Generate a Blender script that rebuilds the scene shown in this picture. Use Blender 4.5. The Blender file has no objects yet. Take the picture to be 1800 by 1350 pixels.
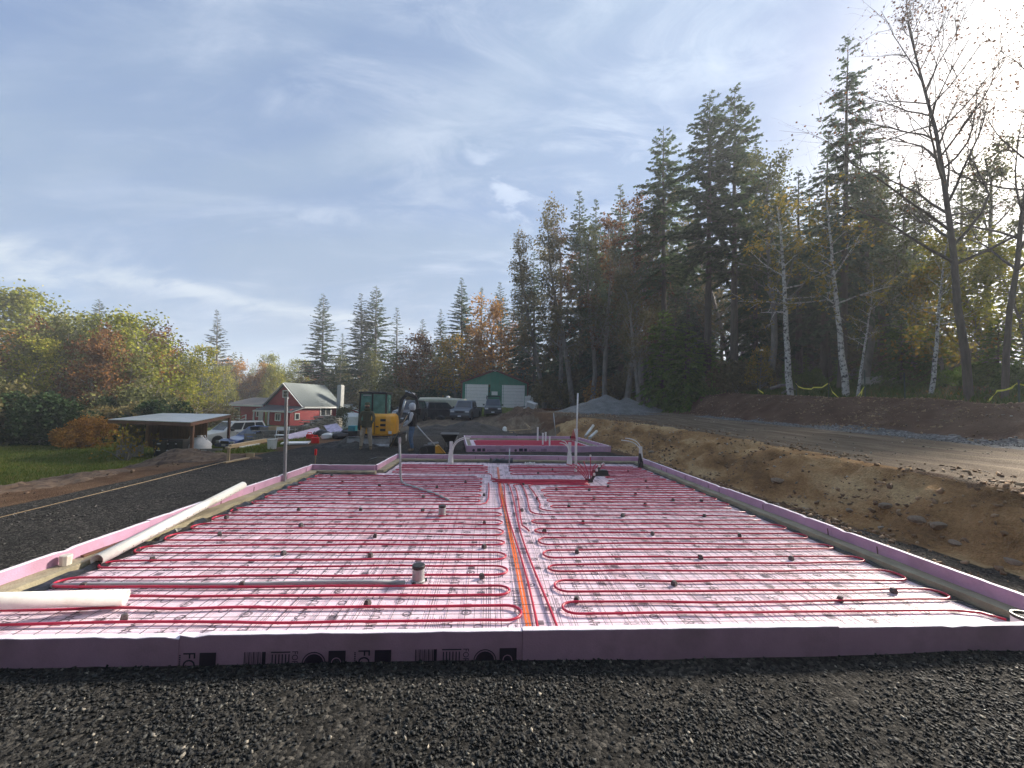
import bpy, bmesh, math, random
import numpy as np
from mathutils import Vector, Matrix, Euler

# ------------------------------------------------------------------ camera, sky, sun, exposure
SC = bpy.context.scene
COL = SC.collection
R = math.radians
EYE = 1.84
YAW, PITCH, ROLL, FPX = R(3.2257), R(2.932), R(1.119), 690.0
cf = Vector((math.sin(YAW) * math.cos(PITCH), math.cos(YAW) * math.cos(PITCH), math.sin(PITCH)))
r0 = Vector((math.cos(YAW), -math.sin(YAW), 0)); u0 = r0.cross(cf)
cr = r0 * math.cos(ROLL) + u0 * math.sin(ROLL); cu = -r0 * math.sin(ROLL) + u0 * math.cos(ROLL)
cam_d = bpy.data.cameras.new('camera'); cam = bpy.data.objects.new('camera', cam_d); COL.objects.link(cam)
cam_d.sensor_width = 36; cam_d.lens = FPX / 1800 * 36; cam_d.clip_start = .05; cam_d.clip_end = 3000
M3 = Matrix((cr, cu, -cf)).transposed()
cam.matrix_world = Matrix.Translation((0, 0, EYE)) @ M3.to_4x4()
SC.camera = cam
SUN_AZ, SUN_EL = R(60), R(26)          # azimuth clockwise from +Y
SUN_DIR = Vector((math.sin(SUN_AZ) * math.cos(SUN_EL), math.cos(SUN_AZ) * math.cos(SUN_EL), math.sin(SUN_EL)))
sl = bpy.data.lights.new('sun', 'SUN'); sl.energy = 5.0; sl.angle = R(10); sl.color = (1, .9, .77)
so = bpy.data.objects.new('sun', sl); COL.objects.link(so)
so.rotation_euler = SUN_DIR.to_track_quat('Z', 'Y').to_euler()
SC.view_settings.view_transform = 'Standard'; SC.view_settings.look = 'None'
SC.view_settings.exposure = 1.88; SC.view_settings.gamma = 1.0; SC.view_settings.use_curve_mapping = False
SC.cycles.use_denoising = True
SC.cycles.max_bounces = 6; SC.cycles.diffuse_bounces = 3; SC.cycles.transparent_max_bounces = 8

def ray(px, py): return cf + cr * ((px - 900) / FPX) - cu * ((py - 675) / FPX)
W = bpy.data.worlds.new('World'); SC.world = W; W.use_nodes = True
def build_world():
    nt = W.node_tree; N = nt.nodes; L = nt.links
    for n in list(N): N.remove(n)
    out = N.new('ShaderNodeOutputWorld'); bg = N.new('ShaderNodeBackground'); bg.inputs[1].default_value = 0.070
    L.new(bg.outputs[0], out.inputs[0])
    sky = N.new('ShaderNodeTexSky'); sky.sky_type = 'NISHITA'; sky.sun_disc = False
    sky.sun_elevation = SUN_EL; sky.sun_rotation = SUN_AZ; sky.altitude = 100
    tc = N.new('ShaderNodeTexCoord')
    def math_(op, a, b=None, clamp=False):
        n = N.new('ShaderNodeMath'); n.operation = op; n.use_clamp = clamp
        for i, v in enumerate((a, b)):
            if v is None: continue
            if isinstance(v, (int, float)): n.inputs[i].default_value = v
            else: L.new(v, n.inputs[i])
        return n.outputs[0]
    def mix(f, a, b):
        n = N.new('ShaderNodeMix'); n.data_type = 'RGBA'
        if isinstance(f, (int, float)): n.inputs[0].default_value = f
        else: L.new(f, n.inputs[0])
        for i, v in ((6, a), (7, b)):
            if isinstance(v, tuple): n.inputs[i].default_value = (*v, 1)
            else: L.new(v, n.inputs[i])
        return n.outputs[2]
    def ramp(v, a, b):
        n = N.new('ShaderNodeMapRange'); n.interpolation_type = 'SMOOTHSTEP'
        L.new(v, n.inputs[0]); n.inputs[1].default_value = a; n.inputs[2].default_value = b
        return n.outputs[0]
    sep = N.new('ShaderNodeSeparateXYZ'); L.new(tc.outputs['Generated'], sep.inputs[0])
    x, y, z = sep.outputs
    zz = math_('ADD', math_('MAXIMUM', z, 0.0), 0.30)
    # flat cloud layer: direction / height
    cmb = N.new('ShaderNodeCombineXYZ'); L.new(math_('DIVIDE', x, zz), cmb.inputs[0]); L.new(math_('DIVIDE', y, zz), cmb.inputs[1])
    def layer(rot, scale, sx, sy, detail, rough, dist, off=(0, 0, 0)):
        mp = N.new('ShaderNodeMapping'); mp.inputs['Rotation'].default_value = (0, 0, R(rot)); mp.inputs['Scale'].default_value = (sx, sy, 1)
        mp.inputs['Location'].default_value = off
        L.new(cmb.outputs[0], mp.inputs[0])
        n = N.new('ShaderNodeTexNoise'); n.inputs['Scale'].default_value = scale; n.inputs['Detail'].default_value = detail
        n.inputs['Roughness'].default_value = rough; n.inputs['Distortion'].default_value = dist
        L.new(mp.outputs[0], n.inputs[0]); return n.outputs[0]
    n1 = layer(30, .75, .7, 1.3, 5, .5, .8, (1.3, .2, 0))
    n2 = layer(34, 1.9, .55, 1.5, 9, .6, 1.0, (4.1, 3.3, 0))
    n3 = layer(20, 7.5, .8, 1.3, 6, .55, .5, (2.0, 8.0, 0))
    n4 = layer(-10, 1.0, 1, 1, 3, .5, .2, (7.0, 1.0, 0))
    def dot(v):
        d_ = N.new('ShaderNodeVectorMath'); d_.operation = 'DOT_PRODUCT'; L.new(tc.outputs['Generated'], d_.inputs[0]); d_.inputs[1].default_value = v; return d_.outputs['Value']
    sd = dot(SUN_DIR)
    near = math_('POWER', math_('MAXIMUM', sd, 0.0), 3.4)
    glow = math_('POWER', math_('MAXIMUM', sd, 0.0), 60.0)
    n5 = layer(24, 5.0, .6, 1.4, 9, .65, 1.2, (9.0, 2.0, 0))
    m1 = ramp(n1, .36, .60); m2 = ramp(n2, .42, .66)
    deep = mix(.22, (.80, 1.22, 2.15), sky.outputs[0])       # clear blue between clouds
    veil = mix(near, (1.26, 1.72, 2.45), (2.6, 3.25, 4.0))    # thin grey-lavender sheet
    pale = mix(near, (2.05, 2.45, 3.15), (3.6, 4.1, 4.7))
    c = mix(m1, deep, veil)
    c = mix(math_('MULTIPLY', math_('MULTIPLY', m2, ramp(n5, .30, .62)), .8), c, pale)
    # a long pale bar of cloud low over the red house, small puffs higher up
    def dirn(px, py): return ray(px, py).normalized()
    A_, B_ = dirn(80, 462), dirn(545, 552); nrm = A_.cross(B_).normalized(); mid_ = (A_ + B_).normalized()
    nz = math_('MULTIPLY', math_('SUBTRACT', n2, .5), .13)
    dist = math_('DIVIDE', math_('ADD', dot(nrm), nz), .022)
    bar = math_('MULTIPLY', math_('EXPONENT', math_('MULTIPLY', math_('MULTIPLY', dist, dist), -1.0)), ramp(dot(mid_), .86, .97))
    c = mix(math_('MULTIPLY', math_('MULTIPLY', bar, ramp(n5, .25, .6)), .62), c, (2.9, 3.2, 3.5))
    rag = ramp(n3, .50, .64)
    puff = math_('MULTIPLY', math_('MULTIPLY', rag, ramp(n4, .40, .6)), ramp(dot(dirn(1060, 130)), .93, .985))
    c = mix(math_('MULTIPLY', puff, .75), c, (4.4, 4.8, 5.3))
    add = N.new('ShaderNodeMix'); add.data_type = 'RGBA'; add.blend_type = 'ADD'; add.inputs[0].default_value = 1
    L.new(c, add.inputs[6])
    g = N.new('ShaderNodeVectorMath'); g.operation = 'SCALE'; g.inputs[0].default_value = (8.5, 7.4, 5.8); L.new(glow, g.inputs[3])
    L.new(g.outputs[0], add.inputs[7])
    L.new(add.outputs[2], bg.inputs[0])
build_world()

# ------------------------------------------------------------------ measuring helpers: a ray of the photograph met with a known height or distance
def at(px, py, z=0.0):
    d = ray(px, py); t = (z - EYE) / d.z
    return Vector((d.x * t, d.y * t, z))
def atY(px, py, Y):
    d = ray(px, py); t = Y / d.y
    return Vector((d.x * t, Y, EYE + d.z * t))
def sstep(v, a, b):
    t = np.clip((v - a) / (b - a), 0, 1); return t * t * (3 - 2 * t)
def _h(ix, iy, s):
    n = (ix.astype(np.int64) * 374761393 + iy.astype(np.int64) * 668265263 + s * 1274126177) & 0x7fffffff
    n = ((n ^ (n >> 13)) * 1274126177) & 0x7fffffff
    return ((n ^ (n >> 16)) & 0xffff) / 65535.0 * 2 - 1
def vnoise(x, y, s=0):
    x = np.asarray(x, float); y = np.asarray(y, float)
    ix = np.floor(x); iy = np.floor(y); fx = x - ix; fy = y - iy
    fx = fx * fx * (3 - 2 * fx); fy = fy * fy * (3 - 2 * fy)
    a = _h(ix, iy, s); b = _h(ix + 1, iy, s); c = _h(ix, iy + 1, s); d = _h(ix + 1, iy + 1, s)
    return (a * (1 - fx) + b * fx) * (1 - fy) + (c * (1 - fx) + d * fx) * fy
def fbm(x, y, s=0, o=4, g=.5):
    t = 0; a = 1
    for i in range(o):
        t = t + a * vnoise(x * 2 ** i + i * 7.3, y * 2 ** i - i * 3.1, s + i); a *= g
    return t
# foundation rectangle (outer faces of the foam boards)
XL, XR, YF, YB, XN, YN = -4.42, 4.80, 2.85, 12.40, -2.84, 10.19
SA, SAX, SAY = R(5.0), -.83, 15.07      # second, smaller foundation: front left corner and turn
SW, SD = 5.75, 4.7
def terrain(x, y):
    x = np.asarray(x, float); y = np.asarray(y, float)
    zl = np.interp(y, [22, 38, 54, 70, 400], [0, .25, 1.35, 2, 3]); zr = np.interp(y, [21, 30, 40, 54, 70], [0, .8, 1.15, 1.5, 2.2])
    w = sstep(x, -3, 8); z = zl * (1 - w) + zr * w
    d = sstep(-x + .5 * vnoise(x * .3, y * .3, 5), 7.9, 15.5)
    zf = np.interp(y, [0, 25, 60, 120], [-1.2, -1.35, -1.8, -2])
    z = z * (1 - d) + zf * d
    # lumpy brown spoil along the pad edge
    sp = sstep(-x, 8.2, 9.6) * (1 - sstep(-x, 14, 17)) * (1 - sstep(y, 14, 18))
    z = z + sp * (.10 * fbm(x * .8, y * .8, 21, 4) + .05)
    # cut bank
    wob = .28 * fbm(x * .35, y * .55, 31, 3)
    rim = np.interp(y, [0, 5, 9, 15, 20, 24, 30], [7.0, 7.2, 7.5, 7.8, 6.6, 5.4, 4.5]) + wob * 1.5
    toe = np.interp(y, [0, 5, 9, 15, 20, 24, 30], [6.1, 6.2, 6.0, 5.8, 5.2, 2.5, 0]) + wob * .6
    P = .87 + .03 * np.clip(x - 8, 0, 8) + .02 * np.clip(np.minimum(y, 30) - 8, 0, 22)
    b = np.clip((x - toe) / (rim - toe), 0, 1); b = b ** .85; b = np.where(b > .8, .8 + .2 * sstep(b, .8, 1.05), b)
    z = z * (1 - b) + P * b
    face = sstep(b, .05, .3) * (1 - sstep(b, .75, 1))
    z = z + face * (.045 * fbm(x * 4.5 + y, y * 5.5, 47, 3) + .16 * fbm(x * 1.3, y * .9, 41, 5, .55) + .10 * fbm((x - y * .5) * 1.2, y * 4.0, 42, 4))
    plat = sstep(b, .9, 1)
    z = z + plat * (.018 * fbm((x + .1 * y) * 3, y * .5, 43, 4))
    # ruts along the upper track
    z = z - plat * .03 * np.exp(-((x - 9.2 - .05 * y) / .3) ** 2) - plat * .03 * np.exp(-((x - 11 - .05 * y) / .3) ** 2)
    zc = np.interp(y, [0, 12, 18, 26, 33, 60], [2.1, 2.16, 2.5, 2.85, 2.75, 3.2]) + .06 * fbm(x * .3, y * .5, 51, 3)
    bm = sstep(x + .25 * fbm(x * .4, y * .4, 52, 2), 13.2 + .02 * y, 16.4) * (1 - .75 * sstep(y, 31, 37) * (1 - sstep(x, 16, 22)))
    z = z * (1 - bm) + zc * bm
    z = z + sstep(x, 12.6, 14) * (1 - sstep(x, 15.8, 16.6)) * (.08 * fbm(x * 1.2, y * 1.2, 53, 5, .6))
    z = z + sstep(x, 17, 19) * np.clip(.13 * (x - 17), 0, 2.4)
    # general relief
    z = z + .012 * fbm(x * 1.1, y * 1.1, 61, 4) * (1 - sstep(np.abs(x), 60, 90))
    z = z + .045 * (1 - sstep(y, 2.7, 4.5)) * (1 - sstep(np.abs(x), 5.0, 7))
    far = sstep(np.sqrt(x * x + y * y), 90, 200); z = z * (1 - far) + 0.5 * far
    # under the foundations
    ins = (x > XL + .12) & (x < XR - .12) & (y > YF + .06) & (y < YB - .12) & ~((x < XN + .12) & (y > YN - .12))
    z = np.where(ins, -.14, z)
    u = (x - SAX) * math.cos(SA) + (y - SAY) * math.sin(SA); v = -(x - SAX) * math.sin(SA) + (y - SAY) * math.cos(SA)
    z = np.where((u > .12) & (u < SW - .12) & (v > .12) & (v < SD - .12), -.14, z)
    # formed pit beyond
    z = z - .30 * ((x > 1.6) & (x < 4.9) & (y > 23.5) & (y < 28.5))
    return z
def gz(x, y): return float(terrain(x, y))
def on(px, py, dz=0.0):
    """first meeting of a ray with the terrain"""
    d = ray(px, py); ts = np.concatenate([np.arange(1.5, 60, .03), np.arange(60, 300, .3)])
    zs = EYE + d.z * ts; zt = terrain(d.x * ts, d.y * ts)
    k = np.argmax(zs <= zt + dz); t = ts[k]
    return Vector((d.x * t, d.y * t, zt[k]))

# ------------------------------------------------------------------ objects, names, labels
def tag(o, label=None, cat=None, group=None, kind=None):
    if label: o['label'] = label
    if cat: o['category'] = cat
    if group: o['group'] = group
    if kind: o['kind'] = kind
    return o
def empty(name, loc=(0, 0, 0), rz=0.0, label=None, cat=None, group=None):
    o = bpy.data.objects.new(name, None); COL.objects.link(o); o.empty_display_size = .2
    o.location = loc; o.rotation_euler = (0, 0, rz); return tag(o, label, cat, group)
def copy_tree(o, parent=None):
    c = o.copy(); COL.objects.link(c)
    if parent: c.parent = parent
    for ch in o.children: copy_tree(ch, c)
    return c
class MB:
    def __init__(s): s.v = []; s.f = []; s.m = []; s.cur = 0
    def add(s, vs, fs):
        b = len(s.v); s.v += [tuple(v) for v in vs]; s.f += [tuple(b + i for i in f) for f in fs]; s.m += [s.cur] * len(fs); return s
    def box(s, c, size, rot=None):
        hx, hy, hz = size[0] / 2, size[1] / 2, size[2] / 2
        vs = [Vector((a * hx, b * hy, d * hz)) for d in (-1, 1) for a, b in ((-1, -1), (1, -1), (1, 1), (-1, 1))]
        if rot is not None:
            m = rot if isinstance(rot, Matrix) else Euler(rot).to_matrix()
            vs = [m @ v for v in vs]
        c = Vector(c); return s.add([v + c for v in vs], [(3, 2, 1, 0), (4, 5, 6, 7), (0, 1, 5, 4), (1, 2, 6, 5), (2, 3, 7, 6), (3, 0, 4, 7)])
    def b2(s, x0, x1, y0, y1, z0, z1): return s.box(((x0 + x1) / 2, (y0 + y1) / 2, (z0 + z1) / 2), (x1 - x0, y1 - y0, z1 - z0))
    def bar(s, a, b, w, h, up=(0, 0, 1)):
        a = Vector(a); b = Vector(b); d = b - a; L_ = d.length; d.normalize(); u = Vector(up)
        sd = d.cross(u); sd = sd.normalized() if sd.length > 1e-4 else Vector((1, 0, 0)); u2 = sd.cross(d)
        return s.box((a + b) / 2, (L_, w, h), Matrix((d, -sd, u2)).transposed())
    def tube(s, pts, r, n=8, caps=True, flat=None):
        pts = [Vector(p) for p in pts]; k = len(pts); rr = r if isinstance(r, (list, tuple)) else [r] * k
        t0 = (pts[1] - pts[0]).normalized(); nn = t0.orthogonal().normalized(); vs = []
        for i, p in enumerate(pts):
            t = (pts[min(i + 1, k - 1)] - pts[max(i - 1, 0)]).normalized()
            nn = (nn - t * nn.dot(t)).normalized(); bb = t.cross(nn)
            for j in range(n):
                a = 2 * math.pi * j / n; vs.append(p + (nn * math.cos(a) + bb * math.sin(a)) * rr[i])
        fs = [(i * n + j, i * n + (j + 1) % n, (i + 1) * n + (j + 1) % n, (i + 1) * n + j) for i in range(k - 1) for j in range(n)]
        if caps: fs += [tuple(range(n - 1, -1, -1)), tuple((k - 1) * n + j for j in range(n))]
        return s.add(vs, fs)
    def pipe(s, a, b, ro, ri, n=20):
        a = Vector(a); b = Vector(b); t = (b - a).normalized(); u = t.orthogonal().normalized(); w = t.cross(u); vs = []
        for p, r in ((a, ro), (b, ro), (b, ri), (a, ri)):
            for j in range(n): an = 2 * math.pi * j / n; vs.append(p + (u * math.cos(an) + w * math.sin(an)) * r)
        fs = [(q * n + j, q * n + (j + 1) % n, ((q + 1) % 4) * n + (j + 1) % n, ((q + 1) % 4) * n + j) for q in range(4) for j in range(n)]
        return s.add(vs, fs)
    def lathe(s, prof, c=(0, 0, 0), n=16, axis='z'):
        vs = []
        for r, h in prof:
            for j in range(n):
                a = 2 * math.pi * j / n; p = (r * math.cos(a), r * math.sin(a), h)
                if axis == 'x': p = (h, r * math.cos(a), r * math.sin(a))
                if axis == 'y': p = (r * math.sin(a), h, r * math.cos(a))
                vs.append(Vector(p) + Vector(c))
        k = len(prof); fs = [(i * n + j, i * n + (j + 1) % n, (i + 1) * n + (j + 1) % n, (i + 1) * n + j) for i in range(k - 1) for j in range(n)]
        fs += [tuple(range(n - 1, -1, -1)), tuple((k - 1) * n + j for j in range(n))]
        return s.add(vs, fs)
    def prism(s, poly, a, b, axis='y'):
        """polygon in the plane across axis, pushed from a to b"""
        n = len(poly)
        def P(p, t): return (p[0], t, p[1]) if axis == 'y' else ((t, p[0], p[1]) if axis == 'x' else (p[0], p[1], t))
        vs = [P(p, a) for p in poly] + [P(p, b) for p in poly]
        fs = [tuple(range(n - 1, -1, -1)), tuple(range(n, 2 * n))] + [(i, (i + 1) % n, n + (i + 1) % n, n + i) for i in range(n)]
        return s.add(vs, fs)
    def loft(s, rings, caps=True):
        n = len(rings[0]); vs = [p for r in rings for p in r]; k = len(rings)
        fs = [(i * n + j, i * n + (j + 1) % n, (i + 1) * n + (j + 1) % n, (i + 1) * n + j) for i in range(k - 1) for j in range(n)]
        if caps: fs += [tuple(range(n - 1, -1, -1)), tuple((k - 1) * n + j for j in range(n))]
        return s.add(vs, fs)
    def mesh(s, name, mats, smooth=False, bevel=0):
        me = bpy.data.meshes.new(name); me.from_pydata(s.v, [], s.f); me.update()
        bm = bmesh.new(); bm.from_mesh(me); bmesh.ops.recalc_face_normals(bm, faces=bm.faces)
        if bevel: bmesh.ops.bevel(bm, geom=list(bm.edges), offset=bevel, segments=2, profile=.6, affect='EDGES', clamp_overlap=True)
        bm.to_mesh(me); bm.free()
        mats = mats if isinstance(mats, (list, tuple)) else [mats]
        for m in mats: me.materials.append(m)
        if len(mats) > 1 and not bevel: me.polygons.foreach_set('material_index', s.m)
        if smooth: me.polygons.foreach_set('use_smooth', [True] * len(me.polygons))
        return me
    def build(s, name, mats, parent=None, smooth=False, bevel=0, loc=None, rz=None, label=None, cat=None, group=None, kind=None):
        o = bpy.data.objects.new(name, s.mesh(name, mats, smooth, bevel)); COL.objects.link(o)
        if parent: o.parent = parent
        if loc is not None: o.location = loc
        if rz is not None: o.rotation_euler = (0, 0, rz)
        if smooth == 'auto' or (smooth and not parent is None): pass
        return tag(o, label, cat, group, kind)
def link(me, name, parent=None, loc=(0, 0, 0), rot=(0, 0, 0), scale=(1, 1, 1)):
    o = bpy.data.objects.new(name, me); COL.objects.link(o); o.parent = parent
    o.location = loc; o.rotation_euler = rot; o.scale = scale; return o
def np_mesh(name, V, F, mats, smooth=False, midx=None):
    """V (n,3) floats, F (m,k) ints, all faces the same size"""
    me = bpy.data.meshes.new(name); V = np.ascontiguousarray(V, np.float32); F = np.ascontiguousarray(F, np.int32)
    me.vertices.add(len(V)); me.vertices.foreach_set('co', V.ravel())
    k = F.shape[1]; me.loops.add(F.size); me.loops.foreach_set('vertex_index', F.ravel())
    me.polygons.add(len(F)); me.polygons.foreach_set('loop_start', np.arange(0, F.size, k, dtype=np.int32))
    me.polygons.foreach_set('loop_total', np.full(len(F), k, np.int32))
    for m in (mats if isinstance(mats, (list, tuple)) else [mats]): me.materials.append(m)
    if midx is not None: me.polygons.foreach_set('material_index', np.asarray(midx, np.int32))
    if smooth: me.polygons.foreach_set('use_smooth', np.ones(len(F), bool))
    me.update(calc_edges=True); me.validate(); return me

# ------------------------------------------------------------------ materials
def nodes(name):
    m = bpy.data.materials.new(name); m.use_nodes = True; nt = m.node_tree
    b = nt.nodes['Principled BSDF']; return m, nt, b
def mat(name, col, rough=.7, metal=0, var=.18, scale=6, bump=.15, bscale=40, dirt=None, dirtamt=.4, coat=0, spec=None, stretch=None):
    """colour with grain, worn patches and fine relief, in object space"""
    m, nt, b = nodes(name); N = nt.nodes; L = nt.links
    tc = N.new('ShaderNodeTexCoord'); mp = N.new('ShaderNodeMapping'); L.new(tc.outputs['Object'], mp.inputs[0])
    if stretch: mp.inputs['Scale'].default_value = stretch
    n = N.new('ShaderNodeTexNoise'); n.inputs['Scale'].default_value = scale; n.inputs['Detail'].default_value = 6; n.inputs['Roughness'].default_value = .6
    L.new(mp.outputs[0], n.inputs[0])
    cr_ = N.new('ShaderNodeMapRange'); L.new(n.outputs[0], cr_.inputs[0]); cr_.inputs[1].default_value = .3; cr_.inputs[2].default_value = .7
    cr_.inputs[3].default_value = 1 - var; cr_.inputs[4].default_value = 1 + var
    mul = N.new('ShaderNodeVectorMath'); mul.operation = 'SCALE'; mul.inputs[0].default_value = col[:3]; L.new(cr_.outputs[0], mul.inputs[3])
    c = mul.outputs[0]
    if dirt:
        n2 = N.new('ShaderNodeTexNoise'); n2.inputs['Scale'].default_value = scale * .45; n2.inputs['Detail'].default_value = 8; n2.inputs['Roughness'].default_value = .7
        L.new(mp.outputs[0], n2.inputs[0]); rr = N.new('ShaderNodeMapRange'); L.new(n2.outputs[0], rr.inputs[0])
        rr.inputs[1].default_value = .48; rr.inputs[2].default_value = .68; rr.inputs[3].default_value = 0; rr.inputs[4].default_value = dirtamt
        mx = N.new('ShaderNodeMix'); mx.data_type = 'RGBA'; L.new(rr.outputs[0], mx.inputs[0]); L.new(c, mx.inputs[6]); mx.inputs[7].default_value = (*dirt, 1); c = mx.outputs[2]
    L.new(c, b.inputs['Base Color'])
    b.inputs['Roughness'].default_value = rough; b.inputs['Metallic'].default_value = metal
    if coat: b.inputs['Coat Weight'].default_value = coat; b.inputs['Coat Roughness'].default_value = .08
    if spec is not None: b.inputs['Specular IOR Level'].default_value = spec
    if bump:
        n3 = N.new('ShaderNodeTexNoise'); n3.inputs['Scale'].default_value = bscale; n3.inputs['Detail'].default_value = 4; L.new(mp.outputs[0], n3.inputs[0])
        bp = N.new('ShaderNodeBump'); bp.inputs['Strength'].default_value = bump; bp.inputs['Distance'].default_value = .02
        L.new(n3.outputs[0], bp.inputs['Height']); L.new(bp.outputs[0], b.inputs['Normal'])
    return m
def leaf_mat(name, c1, c2, c3=None, trans=.35, clump=.5):
    """leaf to leaf and clump to clump colour change, light passing through"""
    m = bpy.data.materials.new(name); m.use_nodes = True; nt = m.node_tree; N = nt.nodes; L = nt.links
    for n in list(N): N.remove(n)
    out = N.new('ShaderNodeOutputMaterial'); geo = N.new('ShaderNodeNewGeometry'); tc = N.new('ShaderNodeTexCoord')
    ns = N.new('ShaderNodeTexNoise'); ns.inputs['Scale'].default_value = clump; ns.inputs['Detail'].default_value = 3; L.new(tc.outputs['Object'], ns.inputs[0])
    oi = N.new('ShaderNodeObjectInfo')
    s = N.new('ShaderNodeMath'); s.operation = 'ADD'; L.new(geo.outputs['Random Per Island'], s.inputs[0]); L.new(ns.outputs[0], s.inputs[1])
    s2 = N.new('ShaderNodeMath'); s2.operation = 'MULTIPLY_ADD'; L.new(oi.outputs['Random'], s2.inputs[0]); s2.inputs[1].default_value = .5; L.new(s.outputs[0], s2.inputs[2])
    cr_ = N.new('ShaderNodeValToRGB'); e = cr_.color_ramp.elements; e[0].position = .28; e[0].color = (*c1, 1); e[1].position = .72; e[1].color = (*c2, 1)
    if c3: x = e.new(.92); x.color = (*c3, 1)
    mr = N.new('ShaderNodeMath'); mr.operation = 'MULTIPLY'; mr.inputs[1].default_value = .5; L.new(s2.outputs[0], mr.inputs[0]); L.new(mr.outputs[0], cr_.inputs[0])
    d = N.new('ShaderNodeBsdfDiffuse'); t = N.new('ShaderNodeBsdfTranslucent'); mx = N.new('ShaderNodeMixShader'); mx.inputs[0].default_value = trans
    L.new(cr_.outputs[0], d.inputs[0]); L.new(cr_.outputs[0], t.inputs[0]); L.new(d.outputs[0], mx.inputs[1]); L.new(t.outputs[0], mx.inputs[2]); L.new(mx.outputs[0], out.inputs[0])
    return m
M = {}
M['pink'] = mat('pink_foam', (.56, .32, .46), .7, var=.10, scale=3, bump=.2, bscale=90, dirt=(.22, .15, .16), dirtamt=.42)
M['pink_cut'] = mat('cut_foam_edge', (.90, .80, .86), .7, var=.1, scale=20, bump=.3, bscale=150)
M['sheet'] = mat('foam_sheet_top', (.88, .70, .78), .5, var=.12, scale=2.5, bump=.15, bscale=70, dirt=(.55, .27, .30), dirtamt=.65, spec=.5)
M['ink'] = mat('printing_ink', (.17, .125, .15), .6, var=.4, scale=9, bump=0, dirt=(.62, .48, .55), dirtamt=.75)
M['ink_dark'] = mat('black_printing', (.035, .022, .045), .6, var=.25, scale=12, bump=0)
M['concrete'] = mat('green_concrete', (.34, .30, .20), .85, var=.22, scale=5, bump=.5, bscale=60, dirt=(.16, .12, .08), dirtamt=.5)
M['tube'] = mat('red_tube_plastic', (.50, .010, .050), .38, var=.1, scale=3, bump=0, spec=.6)
M['plastic_black'] = mat('black_film', (.012, .012, .014), .3, var=.3, scale=8, bump=.6, bscale=12)
M['steel_wire'] = mat('rusty_wire', (.07, .05, .045), .6, metal=.3, var=.4, scale=9, bump=0)
M['orange'] = mat('orange_paint', (.85, .16, .02), .5, var=.2, scale=8, bump=0)
M['pvc'] = mat('white_pvc', (.80, .79, .74), .35, var=.07, scale=5, bump=.05, dirt=(.46, .40, .32), dirtamt=.5)
M['pvc_in'] = mat('pvc_inside', (.62, .58, .5), .6, var=.1, bump=0)
M['grey_pvc'] = mat('grey_conduit', (.36, .37, .37), .45, var=.12, scale=5, bump=.05, dirt=(.25, .2, .15), dirtamt=.3)
M['galv'] = mat('galvanised_steel', (.42, .44, .46), .4, metal=.7, var=.15, scale=7, bump=.05)
M['cap'] = mat('black_rubber', (.015, .016, .017), .5, var=.2, bump=.05)
M['spacer'] = mat('spacer_block', (.10, .085, .085), .9, var=.3, scale=30, bump=.5, bscale=80)
M['rust'] = mat('rusty_rebar', (.13, .06, .035), .85, var=.3, scale=30, bump=.3)
M['lumber'] = mat('sawn_lumber', (.46, .33, .19), .75, var=.2, scale=3, bump=.2, bscale=30, stretch=(1, 8, 8), dirt=(.25, .2, .13), dirtamt=.4)
M['old_wood'] = mat('weathered_wood', (.25, .225, .19), .9, var=.35, scale=4, bump=.4, stretch=(1, 6, 6), dirt=(.10, .085, .07), dirtamt=.5)
M['cedar'] = mat('cedar_board', (.24, .125, .055), .8, var=.3, scale=3, bump=.3, stretch=(5, 5, .6), dirt=(.13, .08, .05), dirtamt=.5)
M['brown_paint'] = mat('brown_post', (.13, .06, .035), .7, var=.2, bump=.2)
M['roof_metal'] = mat('sheet_metal_roof', (.50, .53, .56), .35, metal=.6, var=.12, scale=2, bump=.1, bscale=6)
M['red_siding'] = mat('red_siding', (.38, .028, .034), .6, var=.15, scale=2, bump=.15, stretch=(1, 1, 6), dirt=(.14, .03, .03), dirtamt=.4)
M['white_trim'] = mat('white_trim', (.72, .72, .70), .55, var=.06, scale=4, bump=.06, dirt=(.5, .48, .42), dirtamt=.3)
M['shingle'] = mat('grey_green_shingle', (.13, .15, .15), .9, var=.22, scale=9, bump=.6, bscale=30, dirt=(.11, .13, .11), dirtamt=.5)
M['shingle_dark'] = mat('dark_shingle', (.075, .075, .08), .85, var=.25, scale=9, bump=.6, bscale=30)
M['glass'] = mat('window_glass', (.03, .035, .04), .08, var=.3, scale=1.5, bump=0, spec=.8)
M['glass_green'] = mat('green_cab_glass', (.12, .25, .21), .07, var=.35, scale=3, bump=0, spec=.9)
M['block'] = mat('chimney_block', (.36, .37, .36), .9, var=.15, scale=6, bump=.4)
M['green_steel'] = mat('green_steel_siding', (.035, .20, .13), .5, var=.1, scale=2, bump=.05, spec=.4)
M['red_trim'] = mat('dark_red_trim', (.13, .025, .02), .6, var=.15, bump=.1)
M['yellow'] = mat('excavator_yellow', (.78, .36, .012), .35, var=.08, scale=3, bump=.03, dirt=(.3, .2, .1), dirtamt=.3, coat=.3)
M['black_metal'] = mat('black_metal', (.02, .021, .023), .4, var=.3, scale=5, bump=.08, dirt=(.09, .07, .05), dirtamt=.4)
M['steel'] = mat('worn_steel', (.42, .42, .43), .42, metal=.35, var=.25, scale=5, bump=.1, dirt=(.16, .1, .07), dirtamt=.5)
M['tyre'] = mat('tyre_rubber', (.02, .02, .02), .8, var=.3, bump=.2)
M['red_plastic'] = mat('red_plastic', (.75, .02, .02), .35, var=.08, bump=.02)
M['skin'] = mat('skin', (.45, .25, .18), .55, var=.08, bump=.02)
M['rock'] = mat('field_stone', (.24, .185, .13), .85, var=.25, scale=8, bump=.5, bscale=30)
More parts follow.
